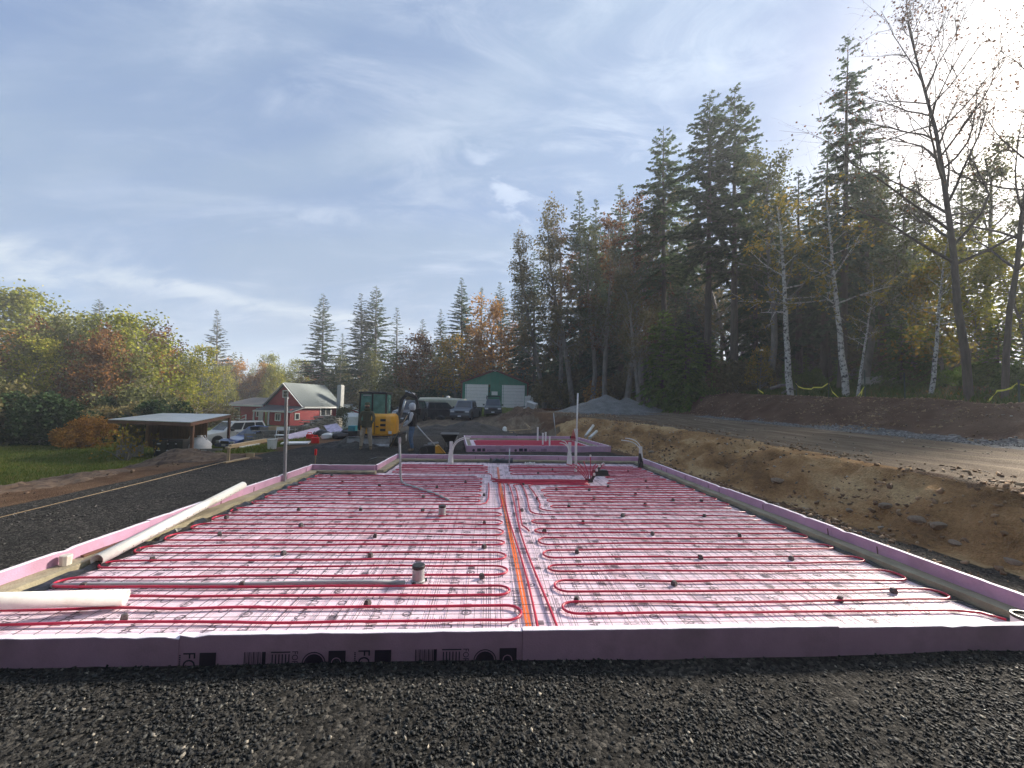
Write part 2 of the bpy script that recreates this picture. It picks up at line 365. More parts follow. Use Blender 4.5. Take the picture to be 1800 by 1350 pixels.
M['bark'] = mat('dark_bark', (.075, .06, .05), .95, var=.4, scale=3, bump=.8, bscale=9, stretch=(3, 3, .5), dirt=(.10, .11, .07), dirtamt=.4)
M['bark_grey'] = mat('grey_bark', (.17, .155, .14), .9, var=.35, scale=3, bump=.5, bscale=12, stretch=(2, 2, .7), dirt=(.06, .07, .04), dirtamt=.5)
# ------------------------------------------------------------------ the ground
def ground_material():
    m, nt, b = nodes('site_ground'); N = nt.nodes; L = nt.links
    tc = N.new('ShaderNodeTexCoord'); P = tc.outputs['Object']
    def noise(scale, detail=6, rough=.6, st=None, off=None):
        src = P
        if st or off:
            mp = N.new('ShaderNodeMapping'); L.new(P, mp.inputs[0])
            if st: mp.inputs['Scale'].default_value = st
            if off: mp.inputs['Location'].default_value = off
            src = mp.outputs[0]
        n = N.new('ShaderNodeTexNoise'); n.inputs['Scale'].default_value = scale; n.inputs['Detail'].default_value = detail; n.inputs['Roughness'].default_value = rough
        L.new(src, n.inputs[0]); return n.outputs[0]
    def voro(scale):
        n = N.new('ShaderNodeTexVoronoi'); n.inputs['Scale'].default_value = scale; L.new(P, n.inputs['Vector']); return n
    def ramp(v, *st):
        r = N.new('ShaderNodeValToRGB'); e = r.color_ramp.elements
        for i, (p, c) in enumerate(st):
            x = e[i] if i < 2 else e.new(p)
            x.position = p; x.color = (*c, 1)
        L.new(v, r.inputs[0]); return r.outputs[0]
    def mix(f, a, c):
        x = N.new('ShaderNodeMix'); x.data_type = 'RGBA'; L.new(f, x.inputs[0]); L.new(a, x.inputs[6]); L.new(c, x.inputs[7]); return x.outputs[2]
    def mul(f, a):
        x = N.new('ShaderNodeMix'); x.data_type = 'RGBA'; x.blend_type = 'MULTIPLY'; x.inputs[0].default_value = 1; L.new(a, x.inputs[6]); L.new(f, x.inputs[7]); return x.outputs[2]
    za = N.new('ShaderNodeAttribute'); za.attribute_name = 'zone_a'; sa = N.new('ShaderNodeSeparateColor'); L.new(za.outputs['Color'], sa.inputs[0])
    zb = N.new('ShaderNodeAttribute'); zb.attribute_name = 'zone_b'; sb = N.new('ShaderNodeSeparateColor'); L.new(zb.outputs['Color'], sb.inputs[0])
    edge = noise(3.5, 8, .7)
    def msk(v, k=.45):
        a = N.new('ShaderNodeMath'); a.operation = 'MULTIPLY_ADD'; L.new(edge, a.inputs[0]); a.inputs[1].default_value = k; L.new(v, a.inputs[2])
        r = N.new('ShaderNodeMapRange'); r.interpolation_type = 'SMOOTHSTEP'; L.new(a.outputs[0], r.inputs[0]); r.inputs[1].default_value = .5 + k * .5 - .18; r.inputs[2].default_value = .5 + k * .5 + .18; return r.outputs[0]
    v1 = voro(42); v2 = voro(16)
    stone = ramp(v1.outputs['Color'], (.15, (.018, .0178, .017)), (.6, (.048, .046, .043)), (.97, (.13, .122, .11)))
    gravel = mul(ramp(noise(1.1, 7, .65), (.3, (.75, .75, .75)), (.7, (1.35, 1.3, 1.22))), stone)
    brown = mul(ramp(noise(26, 5, .7), (.3, (.7, .7, .7)), (.75, (1.35, 1.33, 1.3))), ramp(noise(.9, 8, .65), (.3, (.075, .042, .026)), (.52, (.14, .084, .05)), (.75, (.23, .155, .095))))
    orange = mul(ramp(noise(20, 5, .7), (.3, (.68, .68, .68)), (.75, (1.3, 1.3, 1.3))), ramp(noise(1.2, 8, .6, (1, .5, 1)), (.34, (.17, .095, .042)), (.5, (.38, .22, .095)), (.64, (.56, .39, .20))))
    light = mul(ramp(noise(30, 5, .75), (.3, (.78, .78, .78)), (.75, (1.25, 1.25, 1.25))), ramp(noise(1.1, 8, .68, (2.2, .35, 1)), (.32, (.095, .068, .045)), (.55, (.19, .145, .10)), (.74, (.32, .26, .19))))
    berm = mul(ramp(noise(22, 6, .7), (.3, (.7, .7, .7)), (.75, (1.35, 1.3, 1.25))), ramp(noise(1.0, 8, .65), (.35, (.075, .04, .028)), (.6, (.145, .088, .06)), (.8, (.21, .15, .11))))
    grass = mul(ramp(noise(60, 4, .8), (.3, (.5, .55, .4)), (.75, (1.5, 1.45, 1.3))), ramp(noise(.8, 6, .6), (.3, (.07, .10, .015)), (.55, (.12, .15, .03)), (.78, (.19, .165, .055))))
    chips = ramp(v2.outputs['Color'], (.1, (.07, .073, .075)), (.6, (.15, .152, .155)), (.95, (.32, .33, .33)))
    litter = mul(ramp(v1.outputs['Color'], (.1, (.5, .5, .5)), (.9, (1.7, 1.6, 1.4))), ramp(noise(2, 7, .7), (.35, (.035, .03, .016)), (.6, (.06, .06, .02)), (.8, (.13, .07, .03))))
    c = mix(msk(sa.outputs[2]), brown, orange)
    c = mix(msk(sb.outputs[1]), c, light)
    c = mix(msk(sb.outputs[0]), c, berm)
    c = mix(msk(sb.outputs[2]), c, litter)
    c = mix(msk(za.outputs['Alpha']), c, chips)
    c = mix(msk(sa.outputs[1]), c, grass)
    c = mix(msk(sa.outputs[0]), c, gravel)
    L.new(c, b.inputs['Base Color']); b.inputs['Roughness'].default_value = .95; b.inputs['Specular IOR Level'].default_value = .08
    h = N.new('ShaderNodeMath'); h.operation = 'MULTIPLY_ADD'; L.new(v1.outputs['Distance'], h.inputs[0]); h.inputs[1].default_value = -.5; L.new(noise(9, 9, .75), h.inputs[2])
    bp = N.new('ShaderNodeBump'); bp.inputs['Strength'].default_value = .9; bp.inputs['Distance'].default_value = .05
    L.new(h.outputs[0], bp.inputs['Height']); L.new(bp.outputs[0], b.inputs['Normal'])
    return m
def spans(*segs):
    out = []
    for a, b, st in segs: out += list(np.arange(a, b - 1e-6, st))
    return np.array(out + [segs[-1][1]])
gx = spans((-330, -200, 30), (-200, -60, 10), (-60, -30, 1.2), (-30, -8, .3), (-8, 5, .26), (5, 17.5, .11), (17.5, 40, .5), (40, 120, 8), (120, 330, 30))
gy = spans((-50, -20, 10), (-20, 0, .8), (0, 4, .16), (4, 24, .13), (24, 34, .25), (34, 70, .7), (70, 200, 8), (200, 330, 26))
GX, GY = np.meshgrid(gx, gy); GZ = terrain(GX, GY); nx, ny = len(gx), len(gy)
ii = (np.arange(ny - 1)[:, None] * nx + np.arange(nx - 1)[None, :]).ravel()
gme = np_mesh('ground', np.stack([GX.ravel(), GY.ravel(), GZ.ravel()], 1), np.stack([ii, ii + 1, ii + nx + 1, ii + nx], 1), ground_material(), smooth=True)
def zones(x, y):
    n = .6 * fbm(x * .5, y * .5, 71, 3)
    rim = np.interp(y, [0, 5, 9, 15, 20, 24, 30], [7.0, 7.2, 7.5, 7.8, 6.6, 5.4, 4.5])
    toe = np.interp(y, [0, 5, 9, 15, 20, 24, 30], [6.1, 6.2, 6.0, 5.8, 5.2, 2.5, 0])
    # gravel pad: round the slab, bounded by the string on one side and the dirt track on the other
    padx = np.interp(y, [0, 13, 15, 21, 24], [-7.9, -7.9, -7.4, -6.4, -4]) + n * .15
    gr = (x > padx) & (x < 4.85 + .35 * n + np.interp(y, [0, 3, 6, 12, 14, 16, 24], [3, 1.4, .75, .35, .6, 0, -2])) & (y < 24 + n * 2)
    drive = (x > -9.5) & (x < 1.5 + .1 * y + 2.5 * n) & (y >= 22)          # compacted drive in front of the garage
    gbound = -9.3 + n
    grass = (x < np.interp(y, [0, 5, 10, 13.2, 14.2, 20, 28, 34, 60], [-21, -19, -15, -11.5, -7.9, -7.9, -9, -9.6, -8.6]) + n * .7) & ~gr
    grass |= (y > 41) & (x < 3) & (x > -12)
    moss = (x > 17.2 + .4 * n) & (x < 26) & (y < 24) & (y > 6)
    orange = (x > toe - .3) & (x < rim + .5 * n) & (y < 23 + 3 * n)
    plat = (x >= rim + .2 * n) & (x < 14) & (y < 34)
    berm = (x > 13.3 + .3 * n) & (x < 18.5) & (y < 34)
    forest = ((x > 17.8) | (y > 38 + .2 * x + n * 2)) & (x > 4)
    forest |= (x < -32 - 4 * n) | (y > 64) | (y < -6)
    strip = (np.abs(x - (13.2 + .3 * n + .0 * y)) < np.interp(y, [6, 14, 24, 34], [.7, .5, .5, .5])) & (y < 24)
    strip |= (x > 6.5) & (x < 12 + n) & (y > 26) & (y < 31)
    return gr, grass, orange, strip, berm & ~strip, plat | drive, forest
zz = zones(gx[None, :] + 0 * gy[:, None], gy[:, None] + 0 * gx[None, :])
f32 = lambda a: a.astype(np.float32).ravel()
for nm, ch in (('zone_a', (zz[0], zz[1], zz[2], zz[3])), ('zone_b', (zz[4], zz[5], zz[6], np.ones_like(zz[0])))):
    at_ = gme.color_attributes.new(nm, 'FLOAT_COLOR', 'POINT')
    at_.data.foreach_set('color', np.stack([f32(c) for c in ch], 1).ravel())
ground = bpy.data.objects.new('ground', gme); COL.objects.link(ground); tag(ground, 'building site ground of gravel, brown dirt and grass', kind='structure')

# loose stones: one heap of chips nobody could count, set on the ground
def stones(name, pts, smin, smax, mats, seed, flat=.6, label=None):
    rs = np.random.RandomState(seed); n = len(pts)
    base = np.array([(-1, -1, -1), (1, -1, -1), (1, 1, -1), (-1, 1, -1), (-1, -1, 1), (1, -1, 1), (1, 1, 1), (-1, 1, 1)], float)
    fc = np.array([(3, 2, 1, 0), (4, 5, 6, 7), (0, 1, 5, 4), (1, 2, 6, 5), (2, 3, 7, 6), (3, 0, 4, 7)])
    V = base[None] * rs.uniform(.35, 1.0, (n, 8, 1)) * np.array([1, .72, flat]) * rs.uniform(.75, 1.25, (n, 1, 3))
    s = smin + (smax - smin) * rs.rand(n) ** 2.2; V = V * (s / 2)[:, None, None]
    # random turn about random axes
    a, b_, c = rs.uniform(0, 6.28, n), rs.normal(0, .5, n), rs.normal(0, .5, n)
    ca, sa_ = np.cos(a), np.sin(a); cb, sb_ = np.cos(b_), np.sin(b_); cc, sc_ = np.cos(c), np.sin(c)
    Rz = np.zeros((n, 3, 3)); Rz[:, 0, 0] = ca; Rz[:, 0, 1] = -sa_; Rz[:, 1, 0] = sa_; Rz[:, 1, 1] = ca; Rz[:, 2, 2] = 1
    Rx = np.zeros((n, 3, 3)); Rx[:, 0, 0] = 1; Rx[:, 1, 1] = cb; Rx[:, 1, 2] = -sb_; Rx[:, 2, 1] = sb_; Rx[:, 2, 2] = cb
    Ry = np.zeros((n, 3, 3)); Ry[:, 1, 1] = 1; Ry[:, 0, 0] = cc; Ry[:, 0, 2] = sc_; Ry[:, 2, 0] = -sc_; Ry[:, 2, 2] = cc
    V = np.einsum('nij,nkj->nki', Rz @ Rx @ Ry, V)
    P = np.array(pts); V = V + P[:, None, :] + np.array([0, 0, 1]) * (s * flat * .28)[:, None, None]
    F = (fc[None] + (np.arange(n) * 8)[:, None, None]).reshape(-1, 4)
    me = np_mesh(name, V.reshape(-1, 3), F, mats)
    o = bpy.data.objects.new(name, me); COL.objects.link(o); return tag(o, label, kind='stuff')
def stone_mat(name, *cols):
    m, nt, b = nodes(name); N = nt.nodes; L = nt.links; g = N.new('ShaderNodeNewGeometry'); r = N.new('ShaderNodeValToRGB'); e = r.color_ramp.elements
    for i, (p, c) in enumerate(cols):
        x = e[i] if i < 2 else e.new(p)
        x.position = p; x.color = (*c, 1)
    L.new(g.outputs['Random Per Island'], r.inputs[0]); L.new(r.outputs[0], b.inputs['Base Color']); b.inputs['Roughness'].default_value = .85
    tc = N.new('ShaderNodeTexCoord'); n = N.new('ShaderNodeTexNoise'); n.inputs['Scale'].default_value = 90; L.new(tc.outputs['Object'], n.inputs[0])
    bp = N.new('ShaderNodeBump'); bp.inputs['Strength'].default_value = .5; bp.inputs['Distance'].default_value = .004; L.new(n.outputs[0], bp.inputs['Height']); L.new(bp.outputs[0], b.inputs['Normal'])
    return m
rs = np.random.RandomState(3)
def scatter(n, x0, x1, y0, y1, dens=None):
    x = rs.uniform(x0, x1, n); y = rs.uniform(y0, y1, n)
    if dens is not None:
        k = rs.rand(n) < dens(x, y); x, y = x[k], y[k]
    return np.stack([x, y, terrain(x, y)], 1)
dark_st = stone_mat('dark_crushed_stone', (0, (.006, .006, .0063)), (.5, (.015, .0152, .0148)), (.82, (.034, .034, .032)), (.975, (.085, .085, .077)), (1.0, (.36, .32, .26)))
clump = lambda x, y: np.clip(.62 + .75 * fbm(x * 1.4, y * 1.4, 81, 3), .1, 1)
p1 = scatter(95000, -4.6, 5.4, 1.45, 2.84, clump)
stones('gravel', p1, .005, .031, dark_st, 4, .5, label='dark crushed gravel heaped against the front foam board')
p2 = scatter(34000, -12, 9.5, 1.8, 13, lambda x, y: (((x < XL - .1) & (x > -7.7)) | ((x > XR + .1) & (x < XR + 1.3 - .06 * y))) * np.clip(.5 + .8 * fbm(x * .9, y * .9, 82, 3), .02, 1))
stones('gravel', p2, .010, .040, stone_mat('grey_crushed_stone', (0, (.014, .014, .014)), (.5, (.042, .041, .039)), (.9, (.09, .087, .08)), (1.0, (.25, .23, .2))), 5, label='dark gravel spread beside the foundation')
pale_st = stone_mat('pale_field_stone', (0, (.10, .08, .06)), (.5, (.20, .17, .13)), (.85, (.33, .29, .23)), (1.0, (.5, .46, .4)))
p3 = scatter(6500, 4.95, 16.5, 2.5, 30, lambda x, y: np.clip(.25 + .9 * fbm(x * .7, y * .7, 83, 3), .03, 1) * np.where(x < 8, 1, .6))
stones('pebbles', p3, .014, .085, pale_st, 6, label='pale stones strewn over the brown dirt bank')
p4 = scatter(5200, 12.2, 14.2, 6, 20, lambda x, y: np.exp(-((x - 13.2 - .25 * np.sin(y)) / .42) ** 2) * np.clip(.6 + .8 * fbm(x, y, 88, 3), 0, 1))
stones('gravel', p4, .02, .085, stone_mat('blue_grey_rock', (0, (.08, .083, .085)), (.6, (.15, .155, .16)), (1.0, (.34, .35, .36))), 7, label='blue grey crushed rock lying in the ditch before the brown berm')
p5 = scatter(2500, -16, -8, 4, 16, lambda x, y: np.clip(.2 + .8 * fbm(x * .9, y * .9, 84, 3), 0, 1))
stones('rubble', p5, .02, .10, stone_mat('brown_clod', (0, (.06, .035, .022)), (.6, (.13, .08, .05)), (1.0, (.25, .17, .11))), 8, label='brown dirt clods beyond the string line')
# clods on the banks
p6 = scatter(48000, 5.2, 17, 2.5, 32, lambda x, y: np.clip(.4 + .9 * fbm(x * .8, y * .8, 85, 3), .05, 1) * ((x < 8.4) | (x > 13.4)))
stones('rubble', p6, .012, .11, stone_mat('earth_clod', (0, (.12, .07, .038)), (.6, (.24, .15, .08)), (1.0, (.38, .27, .16))), 9, .5, label='earth clods on the cut bank and the berm')
def rock_mesh(seed, s=(1, .8, .55)):
    bm = bmesh.new(); bmesh.ops.create_icosphere(bm, subdivisions=2, radius=.5); r = random.Random(seed)
    k = [(Vector((r.uniform(-1, 1), r.uniform(-1, 1), r.uniform(-1, 1))).normalized(), r.uniform(.30, .44)) for _ in range(9)]
    for v in bm.verts:
        for d, h in k:
            e = v.co.dot(d) - h
            if e > 0: v.co -= d * e * .85
        v.co = Vector((v.co.x * s[0], v.co.y * s[1], v.co.z * s[2]))
    me = bpy.data.meshes.new('rock'); bm.to_mesh(me); bm.free(); me.materials.append(M['rock']); return me
RK = [rock_mesh(i) for i in range(3)]
for i, (px, py, s, lab) in enumerate(((1555, 890, .20, 'rounded grey stone resting on the low slope, roundest by the bank'), (1680, 957, .15, 'round pale stone near the foot of the bank, by the orange dirt'),
        (1366, 850, .24, 'angular brown rock at the foot of the orange cut bank'), (1493, 898, .14, 'small flat stone just above the foundation corner gravel'),
        (1145, 795, .24, 'white flat stone beside the far foundation corner'), (1650, 925, .22, 'brown rock half sunk beside scattered flat stones'),
        (1780, 990, .16, 'pale stone at the picture edge of the lower bank'), (1615, 915, .22, 'yellowish split rock on the lower bank'))):
    p = on(px, py); o = link(RK[i % 3], 'field_rock', loc=p + Vector((0, 0, s * .03)), rot=(0, 0, i * 1.3), scale=(s * 1.25, s, s)); tag(o, lab, 'rock', 'single rocks on the dirt bank')

# grass blades on the lawn behind the string and behind the berm
def grass_blades(name, pts, h0, h1, m, seed, label):
    rs = np.random.RandomState(seed); n = len(pts); P = np.array(pts); a = rs.uniform(0, 6.28, n); h = rs.uniform(h0, h1, n); w = h * .12
    d = np.stack([np.cos(a), np.sin(a), 0 * a], 1); ln = np.stack([rs.normal(0, .35, n), rs.normal(0, .35, n), np.ones(n)], 1) * h[:, None]
    V = np.stack([P - d * w[:, None], P + d * w[:, None], P + ln], 1).reshape(-1, 3)
    o = bpy.data.objects.new(name, np_mesh(name, V, np.arange(n * 3).reshape(-1, 3), m)); COL.objects.link(o); return tag(o, label, kind='stuff')
lawn_m = leaf_mat('lawn_green', (.06, .09, .014), (.13, .165, .03), (.22, .19, .06), .3, .8)
pg = scatter(110000, -30, -7.4, 12, 34, lambda x, y: zones(x, y)[1] * np.clip(1.4 - y / 34, .15, 1))
grass_blades('grass', pg, .05, .14, lawn_m, 10, 'mown green lawn round the open shed')
pg = scatter(40000, 16.9, 27, 7, 26, lambda x, y: np.clip(.55 + .6 * fbm(x * .6, y * .6, 91, 3), 0, 1))
grass_blades('grass', pg, .08, .26, leaf_mat('woodland_green', (.03, .06, .012), (.07, .115, .02), (.13, .12, .04), .3, .8), 11, 'woodland grass and moss behind the brown berm')

# ------------------------------------------------------------------ the main foundation
F = empty('foundation', (0, 0, 0), label='house foundation edged with pink foam boards round a rectangular bed with one notched corner', cat='foundation')
ZT, ZB, TH = .24, -.12, .05
LEDGE = .11; BED = .04
def board(parent, a, b, zt=ZT, zb=ZB, proud=0, th=TH, side=1):
    """one foam board from a to b, outer face on the line, cut edge paler on top"""
    a = Vector((*a, 0)); b = Vector((*b, 0)); d = (b - a); L_ = d.length; ang = math.atan2(d.y, d.x)
    r_ = random.Random(int(a.x * 131 + a.y * 17 + b.x * 7)); k = max(3, int(L_ / .09)); lo, hi = (-proud, th); rings, tops = [], []
    for i in range(k + 1):
        x = .0015 + (L_ - .003) * i / k; j = r_.uniform(0, .0025) + (r_.uniform(.006, .016) if r_.random() < .07 else 0); w1 = r_.uniform(-.0012, .0012); w2 = r_.uniform(0, .002) + (r_.uniform(.004, .011) if r_.random() < .06 else 0)
        rings.append([(x, lo + w1, zb), (x, hi, zb), (x, hi + w1, zt - .004 - j), (x, lo + w1 + w2, zt - .004 - j)])
        tops.append([(x, lo + w1 + w2 + .001, zt - .004 - j), (x, hi + w1 - .001, zt - .004 - j), (x, hi + w1 - .003, zt - j), (x, lo + w1 + w2 + .003, zt - j)])
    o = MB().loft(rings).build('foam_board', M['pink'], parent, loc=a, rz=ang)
    MB().loft(tops).build('cut_edge', M['pink_cut'], o)
    return o
fb = [XL, -2.05, .27, 2.62, XR]
for i in range(4): board(F, (fb[i], YF), (fb[i + 1], YF), ZT + (-.008, 0, .006, -.004)[i], proud=(.004, 0, .006, .001)[i])
ys = [YF + .05, 5.25, 7.65, 10.05, YB]
for i in range(4):
    board(F, (XR, ys[i]), (XR, ys[i + 1]), ZT + (.0, .006, -.004, .003)[i], proud=(0, .003, 0, .002)[i])
yl = [YN, 7.85, 5.45, YF + .05]
for i in range(3): board(F, (XL, yl[i]), (XL, yl[i + 1]), ZT + (.0, .005, -.005)[i], proud=(0, .003, 0)[i])
board(F, (XN, YN), (XL, YN)); board(F, (XN, YB), (XN, YN))
xb = [XR, 2.4, .05, XN]
for i in range(3): board(F, (xb[i], YB), (xb[i + 1], YB), ZT + (0, .004, -.003)[i])
# concrete stem wall inside the boards
def stem(x0, x1, y0, y1):
    mb = MB(); k = max(2, int(max(x1 - x0, y1 - y0) / .25)); rr = random.Random(int(x0 * 100 + y1 * 10)); lx = x1 - x0 > y1 - y0; rings = []
    for i in range(k + 1):
        t = i / k; j1, j2, j3 = (rr.uniform(-.006, .006) for _ in range(3))
        if lx: x = x0 + (x1 - x0) * t; rings.append([(x, y0 + j1, -.12), (x, y1, -.12), (x, y1, LEDGE + j2), (x, y0 + j1, LEDGE + j3)])
        else: y = y0 + (y1 - y0) * t; rings.append([(x0 + j1, y, -.12), (x1, y, -.12), (x1, y, LEDGE + j2), (x0 + j1, y, LEDGE + j3)])
    mb.loft(rings); return mb.build('stem_wall', M['concrete'], F)
stem(XR - .23, XR - TH, YF + .052, YB - TH - .002)
stem(XL + TH, XL + .23, YF + .052, YN - TH - .002)
stem(XL + .232, XN + TH - .0, YN - .22, YN - TH)
stem(XN + TH, XN + .21, YN - .0, YB - TH - .002)
stem(XN + .212, XR - .232, YB - .23, YB - TH)
# black film pulled up round the bed
def film(pts, w, seed, lift=.035, name='plastic_film'):
    rr = random.Random(seed); rings = []
    P = [Vector(p) for p in pts]; dense = []
    for a, b in zip(P, P[1:]):
        k = max(2, int((b - a).length / .12)); dense += [a.lerp(b, i / k) for i in range(k)]
    dense.append(P[-1]); mb = MB()
    for i, p in enumerate(dense):
        t = (dense[min(i + 1, len(dense) - 1)] - dense[max(i - 1, 0)]).normalized(); n = Vector((-t.y, t.x, 0))
        ww = w * rr.uniform(.55, 1.25)
        rings.append([p - n * .01 + Vector((0, 0, .004)), p + n * ww * .35 + Vector((0, 0, rr.uniform(.01, lift))), p + n * ww * .7 + Vector((0, 0, rr.uniform(.005, lift * .8))), p + n * ww + Vector((0, 0, .006)), p + n * ww * .5 + Vector((0, 0, .002))])
    mb.loft(rings); return mb.build(name, M['plastic_black'], F)
film([(XR - .235, YF + .06, BED), (XR - .235, YB - .25, BED)], .085, 1)
film([(XR - .25, YB - .235, BED), (XN + .25, YB - .235, BED)], .10, 2)
film([(XN + .22, YB - .25, BED), (XN + .22, YN + .0, BED)], .06, 3)
film([(XN + .1, YN - .225, BED), (XL + .25, YN - .225, BED)], .05, 4)
film([(XL + .235, YN - .25, BED), (XL + .235, YF + .06, BED)], .16, 5, .06)
# rebar pins through the boards
rr = random.Random(8)
pins = [(XR - TH - .004, y, .14) for y in (4.6, 5.3, 6.6, 7.9, 8.3, 9.3, 10.3, 10.6)] + [(XL + TH + .004, y, .14) for y in (4.4, 5.8, 6.5, 6.8, 7.7, 8.9, 9.8)]
for x, y, z in pins:
    MB().tube([(x, y, z - .03), (x, y + .01, z + .055)], .005, 5).build('rebar_pin', M['rust'], F)
for x in (-2.2, -1.4, -.4, .5, 1.3, 2.2, 2.6, 3.1, 3.6):
    MB().tube([(x, YB - TH - .004, .11), (x + .01, YB - TH - .004, .19)], .005, 5).build('rebar_pin', M['rust'], F)
for px in (757, 817, 979, 1032):
    p = at(px, 1099, .1); MB().tube([(p.x, 2.97, .03), (p.x, 2.965, .15)], .006, 5).build('rebar_pin', M['rust'], F)

# printing: flat letters and marks
_txt = {}
def text_data(s, size):
    if (s, size) in _txt: return _txt[(s, size)]
    cu_ = bpy.data.curves.new('print', 'FONT'); cu_.body = s; cu_.size = size; cu_.resolution_u = 3
    o = bpy.data.objects.new('print', cu_); COL.objects.link(o); dg = bpy.context.evaluated_depsgraph_get(); me = bpy.data.meshes.new_from_object(o.evaluated_get(dg))
    v = [tuple(x.co) for x in me.vertices]; f = [tuple(p.vertices) for p in me.polygons]
    bpy.data.objects.remove(o); bpy.data.curves.remove(cu_); bpy.data.meshes.remove(me)
    if v:
        mx = min(a[0] for a in v); my = min(a[1] for a in v); v = [(a[0] - mx, a[1] - my) for a in v]
    _txt[(s, size)] = (v, f, max(a[0] for a in v), max(a[1] for a in v)); return _txt[(s, size)]
class Print:
    def __init__(s): s.mb = MB()
    def quad(s, x0, y0, x1, y1): s.mb.add([(x0, y0, 0), (x1, y0, 0), (x1, y1, 0), (x0, y1, 0)], [(0, 1, 2, 3)])
    def ring(s, cx, cy, r1, r2, a0=0, a1=360, n=20):
        vs = []; 
        for i in range(n + 1):
            a = R(a0 + (a1 - a0) * i / n); vs += [(cx + r1 * math.cos(a), cy + r1 * math.sin(a), 0), (cx + r2 * math.cos(a), cy + r2 * math.sin(a), 0)]
        s.mb.add(vs, [(2 * i, 2 * i + 1, 2 * i + 3, 2 * i + 2) for i in range(n)])
    def disc(s, cx, cy, r, n=20): s.ring(cx, cy, 0.0001, r, n=n)
    def text(s, t, x, y, size, rot=0, sx=1, sy=1):
        v, f, w, h = text_data(t, size); c, q = math.cos(R(rot)), math.sin(R(rot))
        s.mb.add([(x + c * a * sx - q * b * sy, y + q * a * sx + c * b * sy, 0) for a, b in v], f); return w * sx
# top print of a 0.61 x 2.44 m sheet, lettering running along the sheet
def sheet_print(seed):
    P = Print(); r = random.Random(seed); sh = r.uniform(-.3, .3)
    for x in (.045, .065, .085, .18, .30, .312, .43, .53, .55, .565): 
        y = 0.02
        while y < 2.40:
            l_ = r.uniform(.5, 1.4); P.quad(x, y, x + r.choice((.0025, .003, .005)), min(y + l_, 2.42)); y += l_ + r.uniform(.05, .5)
    for k in range(3):
        y = .12 + k * .8 + sh * .3
        P.text('FOAMULAR', .26, y, .115, 90, .72, 1.2)
        P.ring(.36, y + .52, .030, .048); P.disc(.36, y + .52, .018)
        P.ring(.47, y + .30, .026, .040); P.text('R', .485, y + .285, .05, 90)
        P.text('C', .17, y + .55, .10, 90, 1, 1.1); P.text('250', .50, y + .05, .07, 90)
        for j in range(5): P.quad(.10 + .014 * j, y + .28, .104 + .014 * j, y + .28 + r.uniform(.10, .2))
        P.quad(.33, y + .60, .40, y + .67)
        for j in range(7): P.quad(.44, y + .02 + j * .011, .52, y + .0265 + j * .011)
        P.text('INSULATION', .585, y + .02, .04, 90)
    for j in range(16): # scuffs and scribbles
        x, y = r.uniform(.02, .55), r.uniform(.05, 2.3); P.quad(x, y, x + r.uniform(.004, .05), y + r.uniform(.002, .012))
    return P.mb.mesh('sheet_print', M['ink'])
SP = [sheet_print(s) for s in range(4)]
B = empty('insulation_bed', (0, 0, 0), label='bed of printed pink foam sheets inside the near foundation', cat='insulation')
rr = random.Random(12); x = XL + .24; col = 0
_sheetme = {}
while x < XR - .3:
    w = min(.61, XR - .235 - x); y = YF + .052 - [0, 1.2, .6][col % 3]; top = (YN - .225 if x + w < XN + .25 else YB - .235)
    while y < top:
        y0 = max(y, YF + .052); y1 = min(y + 2.44, top)
        if y1 - y0 > .05:
            key = (round(w, 3), round(y1 - y0, 3))
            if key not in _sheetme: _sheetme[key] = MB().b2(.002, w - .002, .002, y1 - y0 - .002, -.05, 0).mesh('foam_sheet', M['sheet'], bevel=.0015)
            zo = BED + rr.uniform(-.0015, .0015)
            sh = link(_sheetme[key], 'foam_sheet', B, (x, y0, zo))
            if y1 - y0 > 2.4 and w > .6:
                link(SP[rr.randrange(4)], 'sheet_print', sh, (0, 0, .0012)) if rr.random() < .5 else link(SP[rr.randrange(4)], 'sheet_print', sh, (w, 2.44, .0012), (0, 0, math.pi))
            else:
                # a cut sheet carries the part of the print that falls on it
                src = SP[rr.randrange(4)]; lim = y1 - y0; off = 0 if y > YF else 2.44 - lim
                bm = bmesh.new(); bm.from_mesh(src)
                bmesh.ops.translate(bm, vec=(0, -off, 0), verts=bm.verts)
                kill = [f for f in bm.faces if any(v.co.y < .004 or v.co.y > lim - .004 or v.co.x > w - .004 for v in f.verts)]
                bmesh.ops.delete(bm, geom=kill, context='FACES'); me = bpy.data.meshes.new('sheet_print'); bm.to_mesh(me); bm.free(); me.materials.clear(); me.materials.append(M['ink'])
                link(me, 'sheet_print', sh, (0, 0, .0012))
        y += 2.44
    x += .61; col += 1
